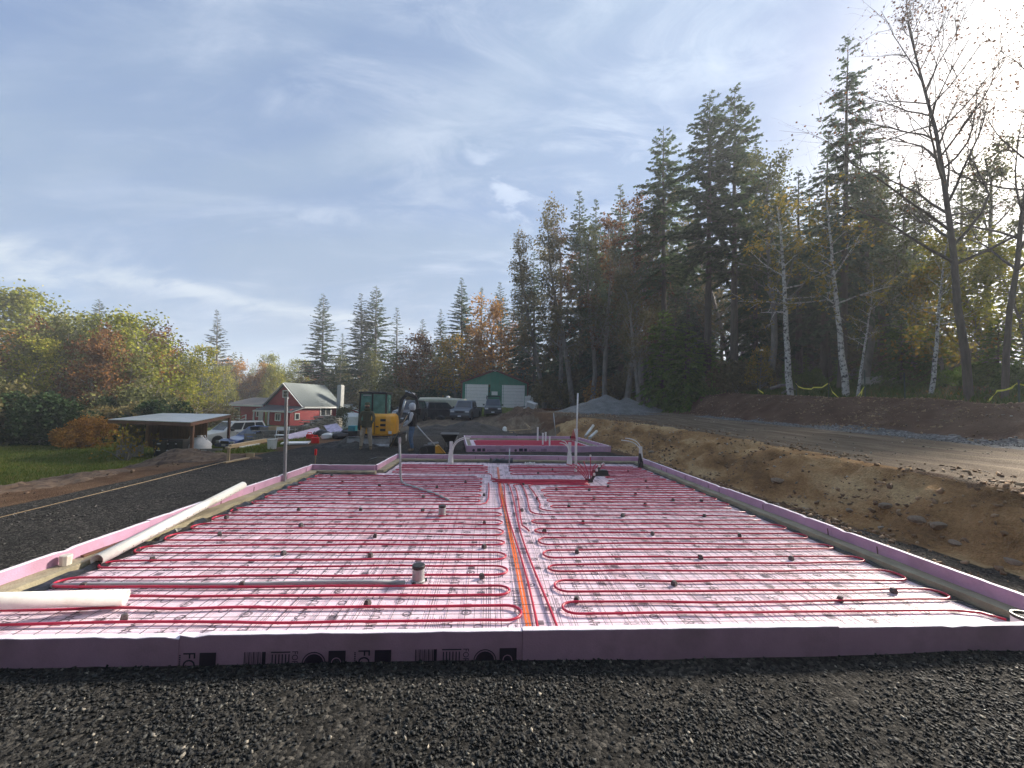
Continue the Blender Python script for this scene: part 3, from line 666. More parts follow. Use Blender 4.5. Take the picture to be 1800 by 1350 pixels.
# front board printing, standing just proud of the foam face
P = Print(); fy = lambda px: atY(px, 1150, YF).x
def fprint(px0, px1): return fy(px0), fy(px1)
zt = .128
def upright(t, px, size=.085):  # lettering turned on its side, as printed along the cut board
    P.text(t, fy(px), zt, size, -90, 1.0, 1.15)
for o_ in (0, 1):
    s = (0, 307)[o_]
    upright('FO', 323 + s, .10); x0, x1 = fprint(352 + s, 381 + s); P.quad(x0, .03, x1, zt)
    for k in range(6): a, b_ = fprint(316 + s, 319 + s); P.quad(a, zt - .02 - .012 * k, b_, zt - .012 * k - .012)
    s = (0, 300)[o_]
    for k in range(14):
        a = fy(430 + s) + k * .0098; P.quad(a, .02, a + (.003, .006)[k % 3 == 0], zt)
    a, b_ = fprint(463 + s, 468 + s); P.quad(a, .02, b_, zt)
    a, b_ = fprint(477 + s, 511 + s); P.quad(a, zt - .008, b_, zt)
    for k in range(6): P.quad(a + .006 + k * .022, .02, a + .014 + k * .022, zt - .018)
    upright('FORM', 514 + s, .05)
    a, b_ = fprint(535 + s, 570 + s); c_ = (a + b_) / 2; P.disc(c_, .042, .066); P.ring(c_, .042, .074, .081, n=28)
    a, b_ = fprint(578 + s, 608 + s); P.quad(a, .01, b_, zt)
    a, b_ = fprint(612 + s, 616 + s)
pm = P.mb.mesh('board_print', M['ink_dark'])
tag(link(pm, 'board_print', F, (0, YF - .0062, 0), (R(90), 0, 0)), kind='stuff')
P = Print()
for k in range(2): P.ring(fy(592 + 300 * k), .05, .028, .034)
tag(link(P.mb.mesh('board_print', M['pink']), 'board_print', F, (0, YF - .0075, 0), (R(90), 0, 0)), kind='stuff')

# welded wire mesh over the foam
WM = MB(); zw = BED + .010
def wire(a, b):
    a = Vector(a); b = Vector(b); k = max(2, int((b - a).length / .9)); rr_ = random.Random(int(a.x * 91 + a.y * 37)); pts = []
    for i in range(k + 1):
        p = a.lerp(b, i / k) + Vector((rr_.uniform(-.004, .004), rr_.uniform(-.004, .004), rr_.uniform(0, .008))); pts.append(p)
    WM.tube(pts, .0023, 3, False)
x = XL + .30
while x < XR - .27:
    wire((x, YF + .08, zw), (x, (YN - .26 if x < XN + .28 else YB - .27), zw)); x += .152
y = YF + .12
while y < YB - .27:
    wire((XL + .27 if y < YN - .25 else XN + .28, y, zw + .005), (XR - .27, y, zw + .005)); y += .152
wmo = WM.build('wire_mesh', M['steel_wire'], label='thin welded wire mesh laid flat over the printed pink foam', cat='wire mesh', kind='stuff')

# ------------------------------------------------------------------ red heating tubes
TR = .0116; ZTU = BED + .024
def wavy(x, y, row):
    return y + .035 * float(fbm(np.array(x * .55 + row * 3.7), np.array(row * 5.1), 101, 2)) + .012 * float(vnoise(np.array(x * 1.9), np.array(row * 2.3), 103))
def row_pts(x0, x1, y, row):
    n = max(2, int(abs(x1 - x0) / .16)); return [(x0 + (x1 - x0) * i / n, wavy(x0 + (x1 - x0) * i / n, y, row)) for i in range(n + 1)]
def uturn(p, q, bulge):
    """half loop between row ends p and q, pushed out along x"""
    out = []; cy = (p[1] + q[1]) / 2; h = (q[1] - p[1]) / 2; 
    for i in range(1, 12):
        a = math.pi * i / 12; out.append((p[0] + (q[0] - p[0]) * i / 12 + bulge * math.sin(a), cy - h * math.cos(a)))
    return out
def serpentine(ys, xl, xr, first_right=True, xr_of=None, xl_of=None):
    pts = []; goright = first_right; n = len(ys)
    for i, y in enumerate(ys):
        L0 = xl_of(y) if xl_of else xl; R0 = xr_of(i, y) if xr_of else xr
        rw = row_pts(L0 + .16, R0 - .16, y, int(y * 100) % 97)
        if not goright: rw = rw[::-1]
        if pts: pts += uturn(pts[-1], rw[0], (.13 if not goright else -.13))
        pts += rw; goright = not goright
    return pts
def tube_obj(pts, label, z=ZTU, r=TR, m=None, name='heating_tube', cat='tube', group='red heating tubes on the foam bed', n=6):
    P3 = [(p[0], p[1], p[2] if len(p) > 2 else z + .004 * float(vnoise(np.array(p[0] * 2), np.array(p[1] * 2), 7))) for p in pts]
    return MB().tube(P3, r, n).build(name, m or M['tube'], smooth=True, label=label, cat=cat, group=group)
ys1 = [3.33 + .2125 * k for k in range(16)]
p = serpentine(ys1, -4.1, .24, False, xr_of=lambda i, y: .34 if i < 2 else .26)   # starts at the centre, going out
p = [(.30, 3.36)] + p if False else p
# the last row swings up beside the orange line
e = p[-1]; 
ys1b = ys1
def close_up(pts, xr_, y_to, x_to):
    a = pts[-1]; k = 8; out = []
    for i in range(1, k + 1):
        t = i / k * math.pi / 2; out.append((a[0] + (x_to - a[0]) * math.sin(t), a[1] + (x_to - a[0]) * (1 - math.cos(t)) * .8))
    y = out[-1][1]; yy = y
    while yy < y_to: yy += .25; out.append((x_to + .03 * float(vnoise(np.array(yy), np.array(x_to * 9), 3)), yy))
    return pts + out
p = serpentine([3.33 + .2125 * k for k in range(17)], -4.1, .24, True, xr_of=lambda i, y: .34 if i < 2 else .26)
# orientation: rows 0-1 joined at the centre, so row 0 runs right
p = close_up(p, .26, 9.0, .24)
tube_obj([(-4.12, 3.20), (-4.02, 3.28)] + p, 'long red tube looping over the near half of the bed, under both white drain pipes')
ysu = [7.02 + .205 * k for k in range(14)]
p = serpentine(ysu, -4.1, -.10, False, xl_of=lambda y: -4.08)
tube_obj([(.02, 8.9), (.03, 8.2), (.02, 7.5), (-.02, 7.15), (-.12, 7.03)] + p + [(-4.0, p[-1][1])], 'red tube looping over the far half of the bed, in front of the notch')
p = serpentine([10.12 + .19 * k for k in range(8)], -2.45, .02, False)
tube_obj([(.10, 9.4), (.09, 9.9), (.04, 10.08)] + p, 'red tube looping in the far corner between the notch and the thin steel pipe')
p = serpentine([3.39 + .2125 * k for k in range(14)], .65, 4.52, False, xr_of=lambda i, y: 4.54)
p = p[::-1]
tube_obj(p[:-1] + [(4.42, 3.36), (4.50, 3.24)], 'long red tube looping over the near half of the bed, beside the dirt bank side')
# two rows that turn up and run back to the manifold
def corner(y0, x_up, ytop, xend=4.4, lab=''):
    pts = row_pts(xend, x_up + .22, y0, int(y0 * 10)); k = 8
    for i in range(1, k + 1):
        t = i / k * math.pi / 2; pts.append((x_up + .22 - .22 * math.sin(t), y0 + .22 * (1 - math.cos(t)) + .02))
    y = pts[-1][1]
    while y < ytop - .2: y += .2; pts.append((x_up + .05 * math.sin(y * 1.3 + x_up * 5), y))
    for i in range(1, k + 1):
        t = i / k * math.pi / 2; pts.append((x_up + .2 * (1 - math.cos(t)), ytop - .2 + .2 * math.sin(t)))
    pts += row_pts(x_up + .35, 2.3, ytop, int(ytop * 20)); tube_obj(pts, lab)
corner(6.40, .72, 8.95, 4.45, 'red tube turning round the outer side of the far loops toward the manifold')
corner(6.62, .90, 8.80, 4.45, 'red tube turning round just inside another toward the manifold')
tube_obj(serpentine([6.84 + .205 * k for k in range(13)], 1.08, 4.50, False, xl_of=lambda y: 1.08 if y < 8.6 else 2.72), 'red tube in tight loops between the manifold and the bank side ledge')
tube_obj(serpentine([9.45 + .20 * k for k in range(11)], .55, 4.42, True, xl_of=lambda y: .55 if y > 9.9 else 2.9), 'red tube looping in the far bank side corner behind the manifold')
def vert(x0, x1, y0, y1, bend, lab):
    pts = [(x0 + bend, y0 + .0), (x0 + bend * .4, y0 + .12)]; y = y0 + .25
    while y < y1 - .1:
        t = (y - y0) / (y1 - y0); pts.append((x0 + (x1 - x0) * t + .035 * math.sin(y * 1.1 + x0 * 9), y)); y += .25
    k = 8
    for i in range(1, k + 1):
        t = i / k * math.pi / 2; pts.append((x1 + .22 * (1 - math.cos(t)), y1 + .2 * math.sin(t)))
    pts += row_pts(x1 + .4, 2.3, y1 + .2, int(x1 * 100)); tube_obj(pts, lab)
vert(.40, .34, 2.93, 8.95, .0, 'red tube running straight beside the orange line from the front edge')
vert(.56, .44, 2.93, 8.80, .12, 'red tube with a bent end running from the front edge to the manifold')
vert(.55, .56, 5.6, 8.65, .05, 'short red tube running up the middle aisle to the manifold')
# dense bundle feeding the manifold
for k in range(9):
    y = 8.98 + .032 * k; a = [(.22 - .02 * k, y + (.2 if k % 2 else -.1)), (.3, y)] + [(x_, y + .012 * math.sin(x_ * 4 + k)) for x_ in np.arange(.5, 2.3, .2)] + [(2.33, 9.12 + .01 * k)]
    tube_obj(a, 'red tube in the tight bundle running to the manifold', z=ZTU + .012 * (k % 3))
# orange line down the middle
OM = MB()
for dx in (0, .028):
    pts = [(.275 + dx + .03 * math.sin(y * .5) + (.05 * (1 - y / 12)), y, BED + .014) for y in np.arange(2.92, 11.4, .25)]
    rings = [[(p[0] - .009, p[1], p[2]), (p[0] + .009, p[1], p[2]), (p[0] + .009, p[1], p[2] + .004), (p[0] - .009, p[1], p[2] + .004)] for p in pts]
    OM.loft(rings)
OM.build('marking_tape', M['orange'], label='orange marking line running down the middle of the foam bed', cat='tape')
# concrete spacer blocks
rb = random.Random(5); SPX = [(425, 1028), (218, 1087), (268, 983), (498, 972), (386, 938), (529, 922), (525, 894), (398, 908), (526, 860), (146, 1030), (646, 1061), (847, 1013), (651, 976), (851, 960), (851, 918), (659, 941), (634, 894),
    (743, 895), (917, 895), (851, 868), (744, 871), (768, 854), (667, 851), (614, 866), (818, 845), (957, 932), (944, 874), (920, 849), (1095, 905), (1238, 905), (1025, 917), (1300, 940), (1147, 937), (1014, 969), (1231, 979), (1391, 981),
    (1185, 1026), (1013, 1055), (1477, 1054), (1571, 1039), (978, 858), (1036, 859), (1069, 853), (1138, 855), (1135, 843), (1117, 867), (1044, 875), (1183, 877), (1233, 878), (1134, 885), (1000, 888), (1094, 905), (1104, 826), (971, 823), (946, 829), (583, 834), (602, 845), (784, 820), (825, 823)]
spm = MB().loft([[(-.021, -.021, 0), (.021, -.021, 0), (.021, .021, 0), (-.021, .021, 0)], [(-.025, -.025, .02), (.025, -.025, .02), (.025, .025, .02), (-.025, .025, .02)], [(-.017, -.017, .05), (.017, -.017, .05), (.017, .017, .05), (-.017, .017, .05)]]).mesh('spacer_block', M['spacer'], bevel=.003)
for px, py in SPX:
    q = at(px, py + 4, BED); o = link(spm, 'spacer_block', loc=(q.x, q.y, BED + .002), rot=(0, 0, rb.uniform(0, 3)))
    tag(o, 'small dark concrete spacer block standing among the red tubes', 'spacer', 'spacer blocks on the foam bed')
# ------------------------------------------------------------------ pipes and fittings on and round the bed
def pipe_thing(a, b, ro, label, name='pvc_pipe', m=None, group=None, holes=True):
    e = MB().pipe(a, b, ro, ro * .9, 24).build(name, [m or M['pvc']], smooth=False, label=label, cat='pipe', group=group)
    for p in e.data.polygons: p.use_smooth = len(p.vertices) == 4 and abs(p.normal.dot((Vector(b) - Vector(a)).normalized())) < .5
    if holes:
        a = Vector(a); b = Vector(b); t = (b - a).normalized(); s = t.cross(Vector((0, 0, 1))).normalized(); s = s if s.x * -1 < 0 else -s
        h = MB(); k = int((b - a).length / .13); d = (s * .82 - Vector((0, 0, 1)) * .25).normalized()
        for side in (d,):
            for i in range(2, k):
                c = a + t * (i * .13) + side * (ro + .0006); u = side.orthogonal().normalized(); w = side.cross(u)
                h.add([c + (u * math.cos(j * math.pi / 4) + w * math.sin(j * math.pi / 4)) * .008 for j in range(8)], [tuple(range(8))])
        h.build('drain_hole', M['rust'], e, kind='stuff')
    return e
q0 = at(170, 985, .11); q1 = at(427, 853, .315)
pipe_thing(q0, q1, .062, 'long white perforated drain pipe leaning from the foam bed up onto the foam wall')
q0 = at(222, 1050, .125); q1 = at(-420, 1068, .36)
pipe_thing(q0, q1, .062, 'white drain pipe with its open end over the red tubes near the front edge', holes=False)
def cleanout(px, py, h, r, label, band=True, tilt=(0, 0)):
    p = at(px, py, BED); e = empty('cleanout', (p.x, p.y, BED), label=label, cat='drain cleanout'); e.rotation_euler = (*tilt, .3)
    MB().lathe([(r * .98, 0), (r, .01), (r, h - .035), (r * .95, h - .03)], n=24).build('riser', M['grey_pvc'] if band else M['pvc'], e, smooth=False)
    MB().lathe([(r * 1.16, .0), (r * 1.16, .02), (r * 1.02, .028)], n=24).build('collar', M['grey_pvc'], e)
    MB().lathe([(r * 1.0, h - .034), (r * 1.06, h - .030), (r * 1.06, h - .004), (r * .98, h)], n=24).build('cap', M['cap'], e, bevel=0)
    for a in (0, 2, 4):
        MB().box((r * 1.2 * math.cos(a), r * 1.2 * math.sin(a), .012), (.03, .03, .024), (0, 0, a)).build('clamp', M['black_metal'], e)
    return e
cleanout(735, 1023, .17, .060, 'grey drain cleanout with black cap, the nearer of two on the foam bed')
cleanout(777, 907, .17, .056, 'grey drain cleanout with black cap, the farther of two on the foam bed')
p = at(1750, 1088, BED); e = empty('sleeve', (4.455, 3.06, BED), label='short white pipe sleeve with black rim in the near corner of the foundation', cat='pipe')
MB().pipe((0, 0, 0), (0, 0, .125), .10, .09, 28).build('wall', M['pvc'], e); MB().pipe((0, 0, .125), (0, 0, .15), .102, .088, 28).build('rim', M['cap'], e)
# grey conduit lying under the tubes and one standing with its sweep
a = at(92, 1028, .07); b = at(712, 1022, .07)
pts = [Vector((a.x + (b.x - a.x) * i / 10, a.y + (b.y - a.y) * i / 10 + .015 * math.sin(i), .062)) for i in range(11)]
MB().tube(pts, .021, 10).build('conduit', M['grey_pvc'], smooth=True, label='grey conduit lying flat under the red tubes, leading to the nearer cleanout', cat='conduit')
p = at(703, 849, BED); q = at(790, 882, BED)
pts = [Vector((p.x - .04, p.y, 1.02)), Vector((p.x, p.y, .35)), Vector((p.x + .01, p.y, .18)), Vector((p.x + .05, p.y - .06, .09)), Vector((p.x + .16, p.y - .25, .07)), Vector((q.x - .3, q.y + .5, .062)), Vector((q.x, q.y, .06))]
e = MB().tube(pts, .024, 10).build('conduit', M['grey_pvc'], smooth=True, label='grey conduit standing up from the bed and bending down onto the foam', cat='conduit')
MB().tube([pts[0] + Vector((0, 0, .02)), pts[0] - Vector((0, 0, .10))], .030, 10).build('coupling', M['galv'], e)
a = atY(507, 832, 8.95); x = XL + .10
e = empty('steel_post', (x, 8.72, .1), label='square grey steel post standing in the edge of the foam wall before the red house', cat='post')
e.rotation_euler = (0, R(-1.5), 0)
MB().b2(-.026, .026, -.026, .026, 0, 1.76).build('shaft', M['galv'], e, bevel=.004)
MB().b2(-.032, .032, -.032, .032, 1.76, 1.79).build('end_cap', M['grey_pvc'], e)
p = at(895, 829, BED)
MB().tube([(p.x, p.y, .03), (p.x, p.y, .66)], .013, 8).build('steel_pipe', M['galv'], smooth=True, label='thin steel pipe standing in the middle aisle of the foam bed', cat='pipe')
p = at(1012, 831, BED)
MB().pipe((p.x, p.y, .03), (p.x, p.y, .86), .034, .030, 16).build('pvc_riser', M['pvc'], label='white pipe standing just behind the red manifold', cat='pipe')
def stub(px, py, h, arcs, label, black):
    p = at(px, py, BED); e = empty('pipe_stub', (p.x, p.y, BED), label=label, cat='pipe riser')
    MB().b2(-.045, .045, -.02, .02, .0, h).build('backer', M['white_trim'], e, bevel=.003)
    MB().lathe([(.085, 0), (.08, .1), (.062, .34), (.055, .42)], n=12).build('wrap', M['cap'] if black else M['pvc'], e)
    MB().box((0, -.03, .36), (.10, .02, .05)).build('tape_band', M['cap'], e)
    for dx, hh, reach in arcs:
        s = 1 if reach > 0 else -1; pts = []
        for i in range(11):
            t = i / 10; pts.append((dx + reach * t ** 2.2, -.05, .2 + hh * (1 - (1 - t) ** 2.0)))
        MB().tube(pts, .014, 8).build('water_line', M['pvc'], e, smooth=True)
    return e
stub(792, 815, .66, ((.05, .55, .50), (.02, .60, .56)), 'white taped pipe riser with two white lines curving off, before the wheelbarrow', False)
stub(1001, 819, .70, ((-.03, .55, -.22), (-.01, .48, -.30)), 'white taped pipe riser beside the tall thin pipe, lines curving toward the far foundation', False)
stub(1126, 822, .62, ((.02, .60, -.62), (.04, .66, -.52)), 'white pipe riser with black foot in the far corner by the dirt bank', True)
# manifold
p = at(1036, 848, BED); e = empty('manifold', (p.x, p.y, BED), label='red tube manifold with tubes rising in a V beside a black tray', cat='manifold')
rm = random.Random(4)
MB().box((0, .0, .045), (.16, .07, .07)).build('body', M['black_metal'], e, bevel=.01)
for k in range(7):
    x0 = -.07 + k * .022; lean = -.42 + .10 * k if k < 4 else .05 + .07 * (k - 3)
    pts = [(x0, rm.uniform(-.03, .03), .04), (x0 + lean * .25, 0, .2), (x0 + lean * .75, .02 * (k % 2), .38), (x0 + lean * 1.15, .0, .46 + rm.uniform(-.05, .05))]
    MB().tube(pts, .011, 7).build('riser_tube', M['tube'], e, smooth=True)
MB().bar((.02, -.04, .03), (.26, -.04, .42), .05, .05).build('valve_bar', M['black_metal'], e)
for k in range(3): MB().lathe([(.028, 0), (.03, .05), (.02, .06)], (.10 + .06 * k, -.05, .17 + .10 * k), 10).build('valve', M['pvc'], e)
MB().tube([(.24, -.04, .40), (.33, -.03, .47), (.36, -.02, .42)], .013, 7).build('hose_end', M['pvc'], e)
MB().box((.02, .0, .62), (.035, .02, .05)).build('pressure_gauge', M['pvc'], e); MB().tube([(.03, 0, .1), (.02, 0, .6)], .009, 6).build('test_stem', M['tube'], e)
p = at(1058, 837, BED); e = empty('tray', (p.x, p.y + .15, BED), label='black plastic tray upside down beside the red manifold', cat='tray')
MB().loft([[(-.20, -.14, 0), (.20, -.14, 0), (.20, .14, 0), (-.20, .14, 0)], [(-.17, -.11, .13), (.17, -.11, .13), (.17, .11, .13), (-.17, .11, .13)]]).build('tub', M['cap'], e, bevel=.01)
MB().b2(-.215, .215, -.155, .155, .0, .02).build('rim', M['cap'], e)
# scraps on the ledge
p = at(97, 993, LEDGE); MB().lathe([(.045, 0), (.05, .09), (.046, .10)], n=10).build('plastic_cup', M['pvc_in'], loc=(XL + .13, p.y, LEDGE), label='small cream plastic cup standing on the concrete ledge', cat='cup')
MB().bar((XL + .10, 4.55, LEDGE + .012), (XL + .14, 5.0, LEDGE + .02), .04, .02).build('wood_scrap', M['brown_paint'], label='splintered wood scrap on the concrete ledge beyond the cream cup', cat='wood scrap')
# film crumpled at the far ledge
for px, s in ((887, .5), ):
    p = at(px, 815, BED); mb = MB(); rr = random.Random(2); rings = [[(x_, -.1, .01), (x_, -.05, .06 + .07 * rr.random()), (x_, .04, .10 + .06 * rr.random()), (x_, .1, .02)] for x_ in np.arange(-.35, .36, .1)]
    mb.loft(rings).build('plastic_film', M['plastic_black'], loc=(p.x - .1, YB - .32, BED), label='bunched black plastic film against the far ledge', cat='plastic film')
for px in (928, 935):
    p = at(px, 818, BED); mb = MB(); mb.tube([(.09 * math.cos(a), .05 * math.sin(a), .05 + .04 * math.sin(a * 3)) for a in np.arange(0, 6, .5)], .012, 6)
    mb.build('line_offcut', M['pvc'], loc=(p.x, p.y, BED), smooth=True, label='white coiled plastic offcut by the far ledge' + (', the one toward the red manifold' if px == 935 else ''), cat='plastic offcut')

# ------------------------------------------------------------------ the second foundation
F2 = empty('foundation', (SAX, SAY, 0), SA, label='smaller far foundation edged with pink foam boards, full of dense red tubes', cat='foundation')
def fb2(a, b): return board(F2, a, b)
for a, b in (((0, 0), (2.44, 0)), ((2.44, 0), (4.88, 0)), ((4.88, 0), (SW, 0)), ((SW, TH), (SW, 2.4)), ((SW, 2.4), (SW, SD)), ((SW, SD), (3.3, SD)), ((3.3, SD), (.9, SD)), ((.9, SD), (0, SD)), ((0, SD), (0, 2.3)), ((0, 2.3), (0, TH))):
    fb2(a, b)
def stem2(x0, x1, y0, y1): MB().b2(x0, x1, y0, y1, -.12, LEDGE).build('stem_wall', M['concrete'], F2)
stem2(TH, .25, TH, SD - TH); stem2(SW - .20, SW - TH, TH, SD - TH); stem2(.252, SW - .202, SD - .2, SD - TH)
MB().b2(.25, SW - .2, TH, SD - .2, -.02, BED).build('foam_sheet', M['sheet'], F2)
P = Print()
for k in range(2):
    o_ = .15 + k * 1.62; P.text('FORM', o_ + .65, .02, .10); P.disc(o_ + .12, .06, .05); P.quad(o_ + .25, .02, o_ + .40, .13); P.quad(o_ + .45, .02, o_ + .56, .13)
    for j in range(9): P.quad(o_ + 1.12 + j * .026, .03, o_ + 1.13 + j * .026, .12)
tag(link(P.mb.mesh('board_print', M['ink_dark']), 'board_print', F2, (0, -.004, 0), (R(90), 0, 0)), kind='stuff')
def t2(u, v, z=0): return Vector((SAX + u * math.cos(SA) - v * math.sin(SA), SAY + u * math.sin(SA) + v * math.cos(SA), z))
for k, (v0, n) in enumerate(((.25, 12), (2.1, 12))):
    pts = serpentine([v0 + .17 * i for i in range(n)], .42, SW - .4, bool(k))
    pts = [tuple(t2(a, b)) for a, b in pts]; tube_obj([(x_, y_, BED + .03) for x_, y_, _ in pts], 'red tube in tight loops over the ' + ('farther' if k else 'nearer') + ' part of the smaller foundation', r=.014)
for k in range(6):
    pts = [t2(u, .55 + .05 * k + .1 * math.sin(u * .8)) for u in np.arange(.5, 4.0, .3)]; tube_obj([(p_.x, p_.y, BED + .05) for p_ in pts], 'red tube in the bundle lying across the smaller foundation', r=.013)
def riser(u, v, h, r, lab, name='pvc_riser', m='pvc', z=BED):
    p = t2(u, v, 0); return MB().lathe([(r, 0), (r, h * .93), (r * 1.25, h * .931), (r * 1.25, h)], n=12).build(name, M[m], loc=(p.x, p.y, z), smooth=False, label=lab, cat='pipe')
pos = lambda px, py: at(px, py, BED)
for px, py, h, r, lab in ((945, 776, .70, .038, 'white riser in the smaller foundation, the one farthest from the tall pipe'), (954, 783, .55, .034, 'white riser in the smaller foundation, front one of a close pair'),
        (959, 777, .48, .040, 'stubby white riser, rear one of a close pair in the smaller foundation'), (966, 784, .42, .036, 'short white riser alone in the smaller foundation, before the grey stake')):
    p = pos(px, py); MB().lathe([(r, 0), (r, h * .93), (r * 1.2, h * .931), (r * 1.2, h)], n=12).build('pvc_riser', M['pvc'], loc=p, label=lab, cat='pipe')
p = pos(1013, 780); MB().tube([(p.x, p.y, BED), (p.x + .05, p.y, 2.42)], .036, 12).build('vent_pipe', M['pvc'], smooth=True, label='tall thin white vent pipe rising above the smaller foundation', cat='pipe')
e = empty('pipe_stub', pos(1015, 781), label='white lines and red ends fanned round the foot of the tall vent pipe', cat='pipe riser')
for dx in (-.16, -.10, .0): MB().tube([(dx * .3, 0, 0), (dx * .5, 0, .4), (dx, 0, .72)], .014, 6).build('water_line', M['pvc'], e, smooth=True)
p = t2(5.1, 3.4); e = empty('manifold', (p.x, p.y, BED), label='small red manifold at the far end of the smaller foundation', cat='manifold')
for k in range(5): MB().tube([(k * .05, 0, 0), (k * .05 + .05, 0, .3), (k * .06 + .15, 0, .62)], .014, 6).build('riser_tube', M['tube'], e, smooth=True)
MB().box((.1, .05, .25), (.25, .06, .12)).build('body', M['black_metal'], e)
a, b = atY(1029, 767, 19.6), atY(1043, 748, 20.4); pipe_thing(a, b, .07, 'white pipe leaning upward behind the smaller foundation, the upper of two', holes=False)
a, b = atY(1036, 770, 19.0), atY(1049, 758, 19.8); pipe_thing(a, b, .07, 'white pipe leaning upward behind the smaller foundation, the lower of two', holes=False)
a, b = atY(977, 768, 22), atY(973, 726, 22); MB().tube([a, b], .022, 8).build('steel_stake', M['galv'], smooth=True, label='thin grey stake standing between the smaller foundation and the wooden form', cat='stake')

# ------------------------------------------------------------------ string line, stakes, planks at the pad edge
def segs(pts, r, name, m, label, cat, n=5, **k): return MB().tube(pts, r, n).build(name, m, smooth=True, label=label, cat=cat, **k)
a = at(-60, 924, .10); b = at(398, 811, .10)
segs([a, a.lerp(b, .5) - Vector((0, 0, .01)), b], .006, 'string_line', M['lumber'], 'pale mason string stretched along the edge of the gravel pad', 'string')
def stake(px, py, h, w, label, m='lumber', cat='stake'):
    p = on(px, py); return MB().loft([[(-w, -w * .5, -.2), (w, -w * .5, -.2), (w, w * .5, -.2), (-w, w * .5, -.2)], [(-w, -w * .5, h), (w, -w * .5, h), (w, w * .5, h), (-w, w * .5, h)]]).build('wood_stake', M[m], loc=p, label=label, cat=cat)
stake(401, 813, .42, .035, 'orange wooden stake at the end of the string line')
p = on(395, 815); q = on(440, 806); MB().bar(p + Vector((0, 0, .03)), q + Vector((0, 0, .03)), .09, .04).build('plank', M['lumber'], label='pale plank lying flat from the string stake along the grass edge', cat='plank')
p = on(440, 806); MB().box((0, 0, .08), (.22, .05, .18)).build('wood_block', M['lumber'], loc=p, label='short wood block standing at the grass edge', cat='wood block')
p = on(554, 815); e = empty('flagged_stake', p, label='thin stake with bright red flag tape beyond the notch of the foundation', cat='stake')
MB().b2(-.012, .012, -.006, .006, -.1, .42).build('shaft', M['lumber'], e); MB().b2(-.03, .03, -.02, .02, .24, .42).build('flag_tape', M['red_plastic'], e, bevel=.006)
p = on(655, 812); e = empty('shovel', (p.x, p.y, p.z + .03), R(8), label='shovel lying on the dark gravel beyond the notch', cat='shovel')
MB().loft([[(-.14, -.02, .0), (-.14, .02, .0), (-.14, .02, .01), (-.14, -.02, .01)], [(-.06, -.11, .05), (-.06, .11, .05), (-.06, .11, .06), (-.06, -.11, .06)], [(.12, -.11, .10), (.12, .11, .10), (.12, .11, .11), (.12, -.11, .11)]]).build('blade', M['black_metal'], e)
MB().tube([(.10, 0, .10), (.40, 0, .10), (1.1, .1, .02)], .017, 8).build('handle', M['old_wood'], e, smooth=True)
p = on(680, 812);
mbh = MB(); hr = random.Random(3)

def mound(name, c, rx, ry, h, m, label, seed, cat='pile', rough=.12, peaks=((0, 0, 1),), kind=None, rz=0):
    n = 56; xs = np.linspace(-1.25, 1.25, n); X_, Y_ = np.meshgrid(xs, xs); H = np.zeros_like(X_)
    for px_, py_, s in peaks:
        d = np.sqrt((X_ - px_) ** 2 + (Y_ - py_) ** 2); H = np.maximum(H, s * np.clip(1 - d / (1.0 * s + .15), 0, 1) ** 1.12)
    H = H * h * (1 + rough * fbm(X_ * 4, Y_ * 4, seed, 4)) + .04 * fbm(X_ * 9, Y_ * 9, seed + 3, 3) * (H > .01)
    H = np.where(H > .12 * h, H, H) ; wx = c[0] + X_ * rx * math.cos(rz) - Y_ * ry * math.sin(rz); wy = c[1] + X_ * rx * math.sin(rz) + Y_ * ry * math.cos(rz)
    edge = np.maximum(np.abs(X_), np.abs(Y_)); Z = terrain(wx, wy) + H - .05 - .3 * sstep(edge, 1.1, 1.25)
    i_ = (np.arange(n - 1)[:, None] * n + np.arange(n - 1)[None]).ravel()
    me = np_mesh(name, np.stack([(wx - c[0]).ravel(), (wy - c[1]).ravel(), Z.ravel()], 1), np.stack([i_, i_ + 1, i_ + n + 1, i_ + n], 1), m, smooth=True)
    o = bpy.data.objects.new(name, me); COL.objects.link(o); o.location = (c[0], c[1], 0); return tag(o, label, cat, kind=kind)
def pile_mat(name, a, b_, sc=26):
    m, nt, b = nodes(name); N = nt.nodes; L = nt.links; tc = N.new('ShaderNodeTexCoord'); v = N.new('ShaderNodeTexVoronoi'); v.inputs['Scale'].default_value = sc; L.new(tc.outputs['Object'], v.inputs['Vector'])
    n = N.new('ShaderNodeTexNoise'); n.inputs['Scale'].default_value = 1.5; n.inputs['Detail'].default_value = 8; L.new(tc.outputs['Object'], n.inputs[0])
    r = N.new('ShaderNodeValToRGB'); e = r.color_ramp.elements; e[0].color = (*a, 1); e[1].color = (*b_, 1); e[0].position = .2; e[1].position = .95
    s = N.new('ShaderNodeMath'); s.operation = 'MULTIPLY_ADD'; L.new(v.outputs['Color'], s.inputs[0]); s.inputs[1].default_value = .6; L.new(n.outputs[0], s.inputs[2])
    s2 = N.new('ShaderNodeMath'); s2.operation = 'SUBTRACT'; L.new(s.outputs[0], s2.inputs[0]); s2.inputs[1].default_value = .25; L.new(s2.outputs[0], r.inputs[0])
    L.new(r.outputs[0], b.inputs['Base Color']); b.inputs['Roughness'].default_value = .95
    bp = N.new('ShaderNodeBump'); bp.inputs['Distance'].default_value = .06; bp.inputs['Strength'].default_value = .9; L.new(s.outputs[0], bp.inputs['Height']); L.new(bp.outputs[0], b.inputs['Normal']); return m
PM_D = pile_mat('dark_pile', (.018, .017, .016), (.085, .08, .07)); PM_G = pile_mat('grey_pile', (.10, .105, .10), (.27, .275, .265)); PM_B = pile_mat('brown_pile', (.05, .03, .02), (.20, .13, .08), 12)
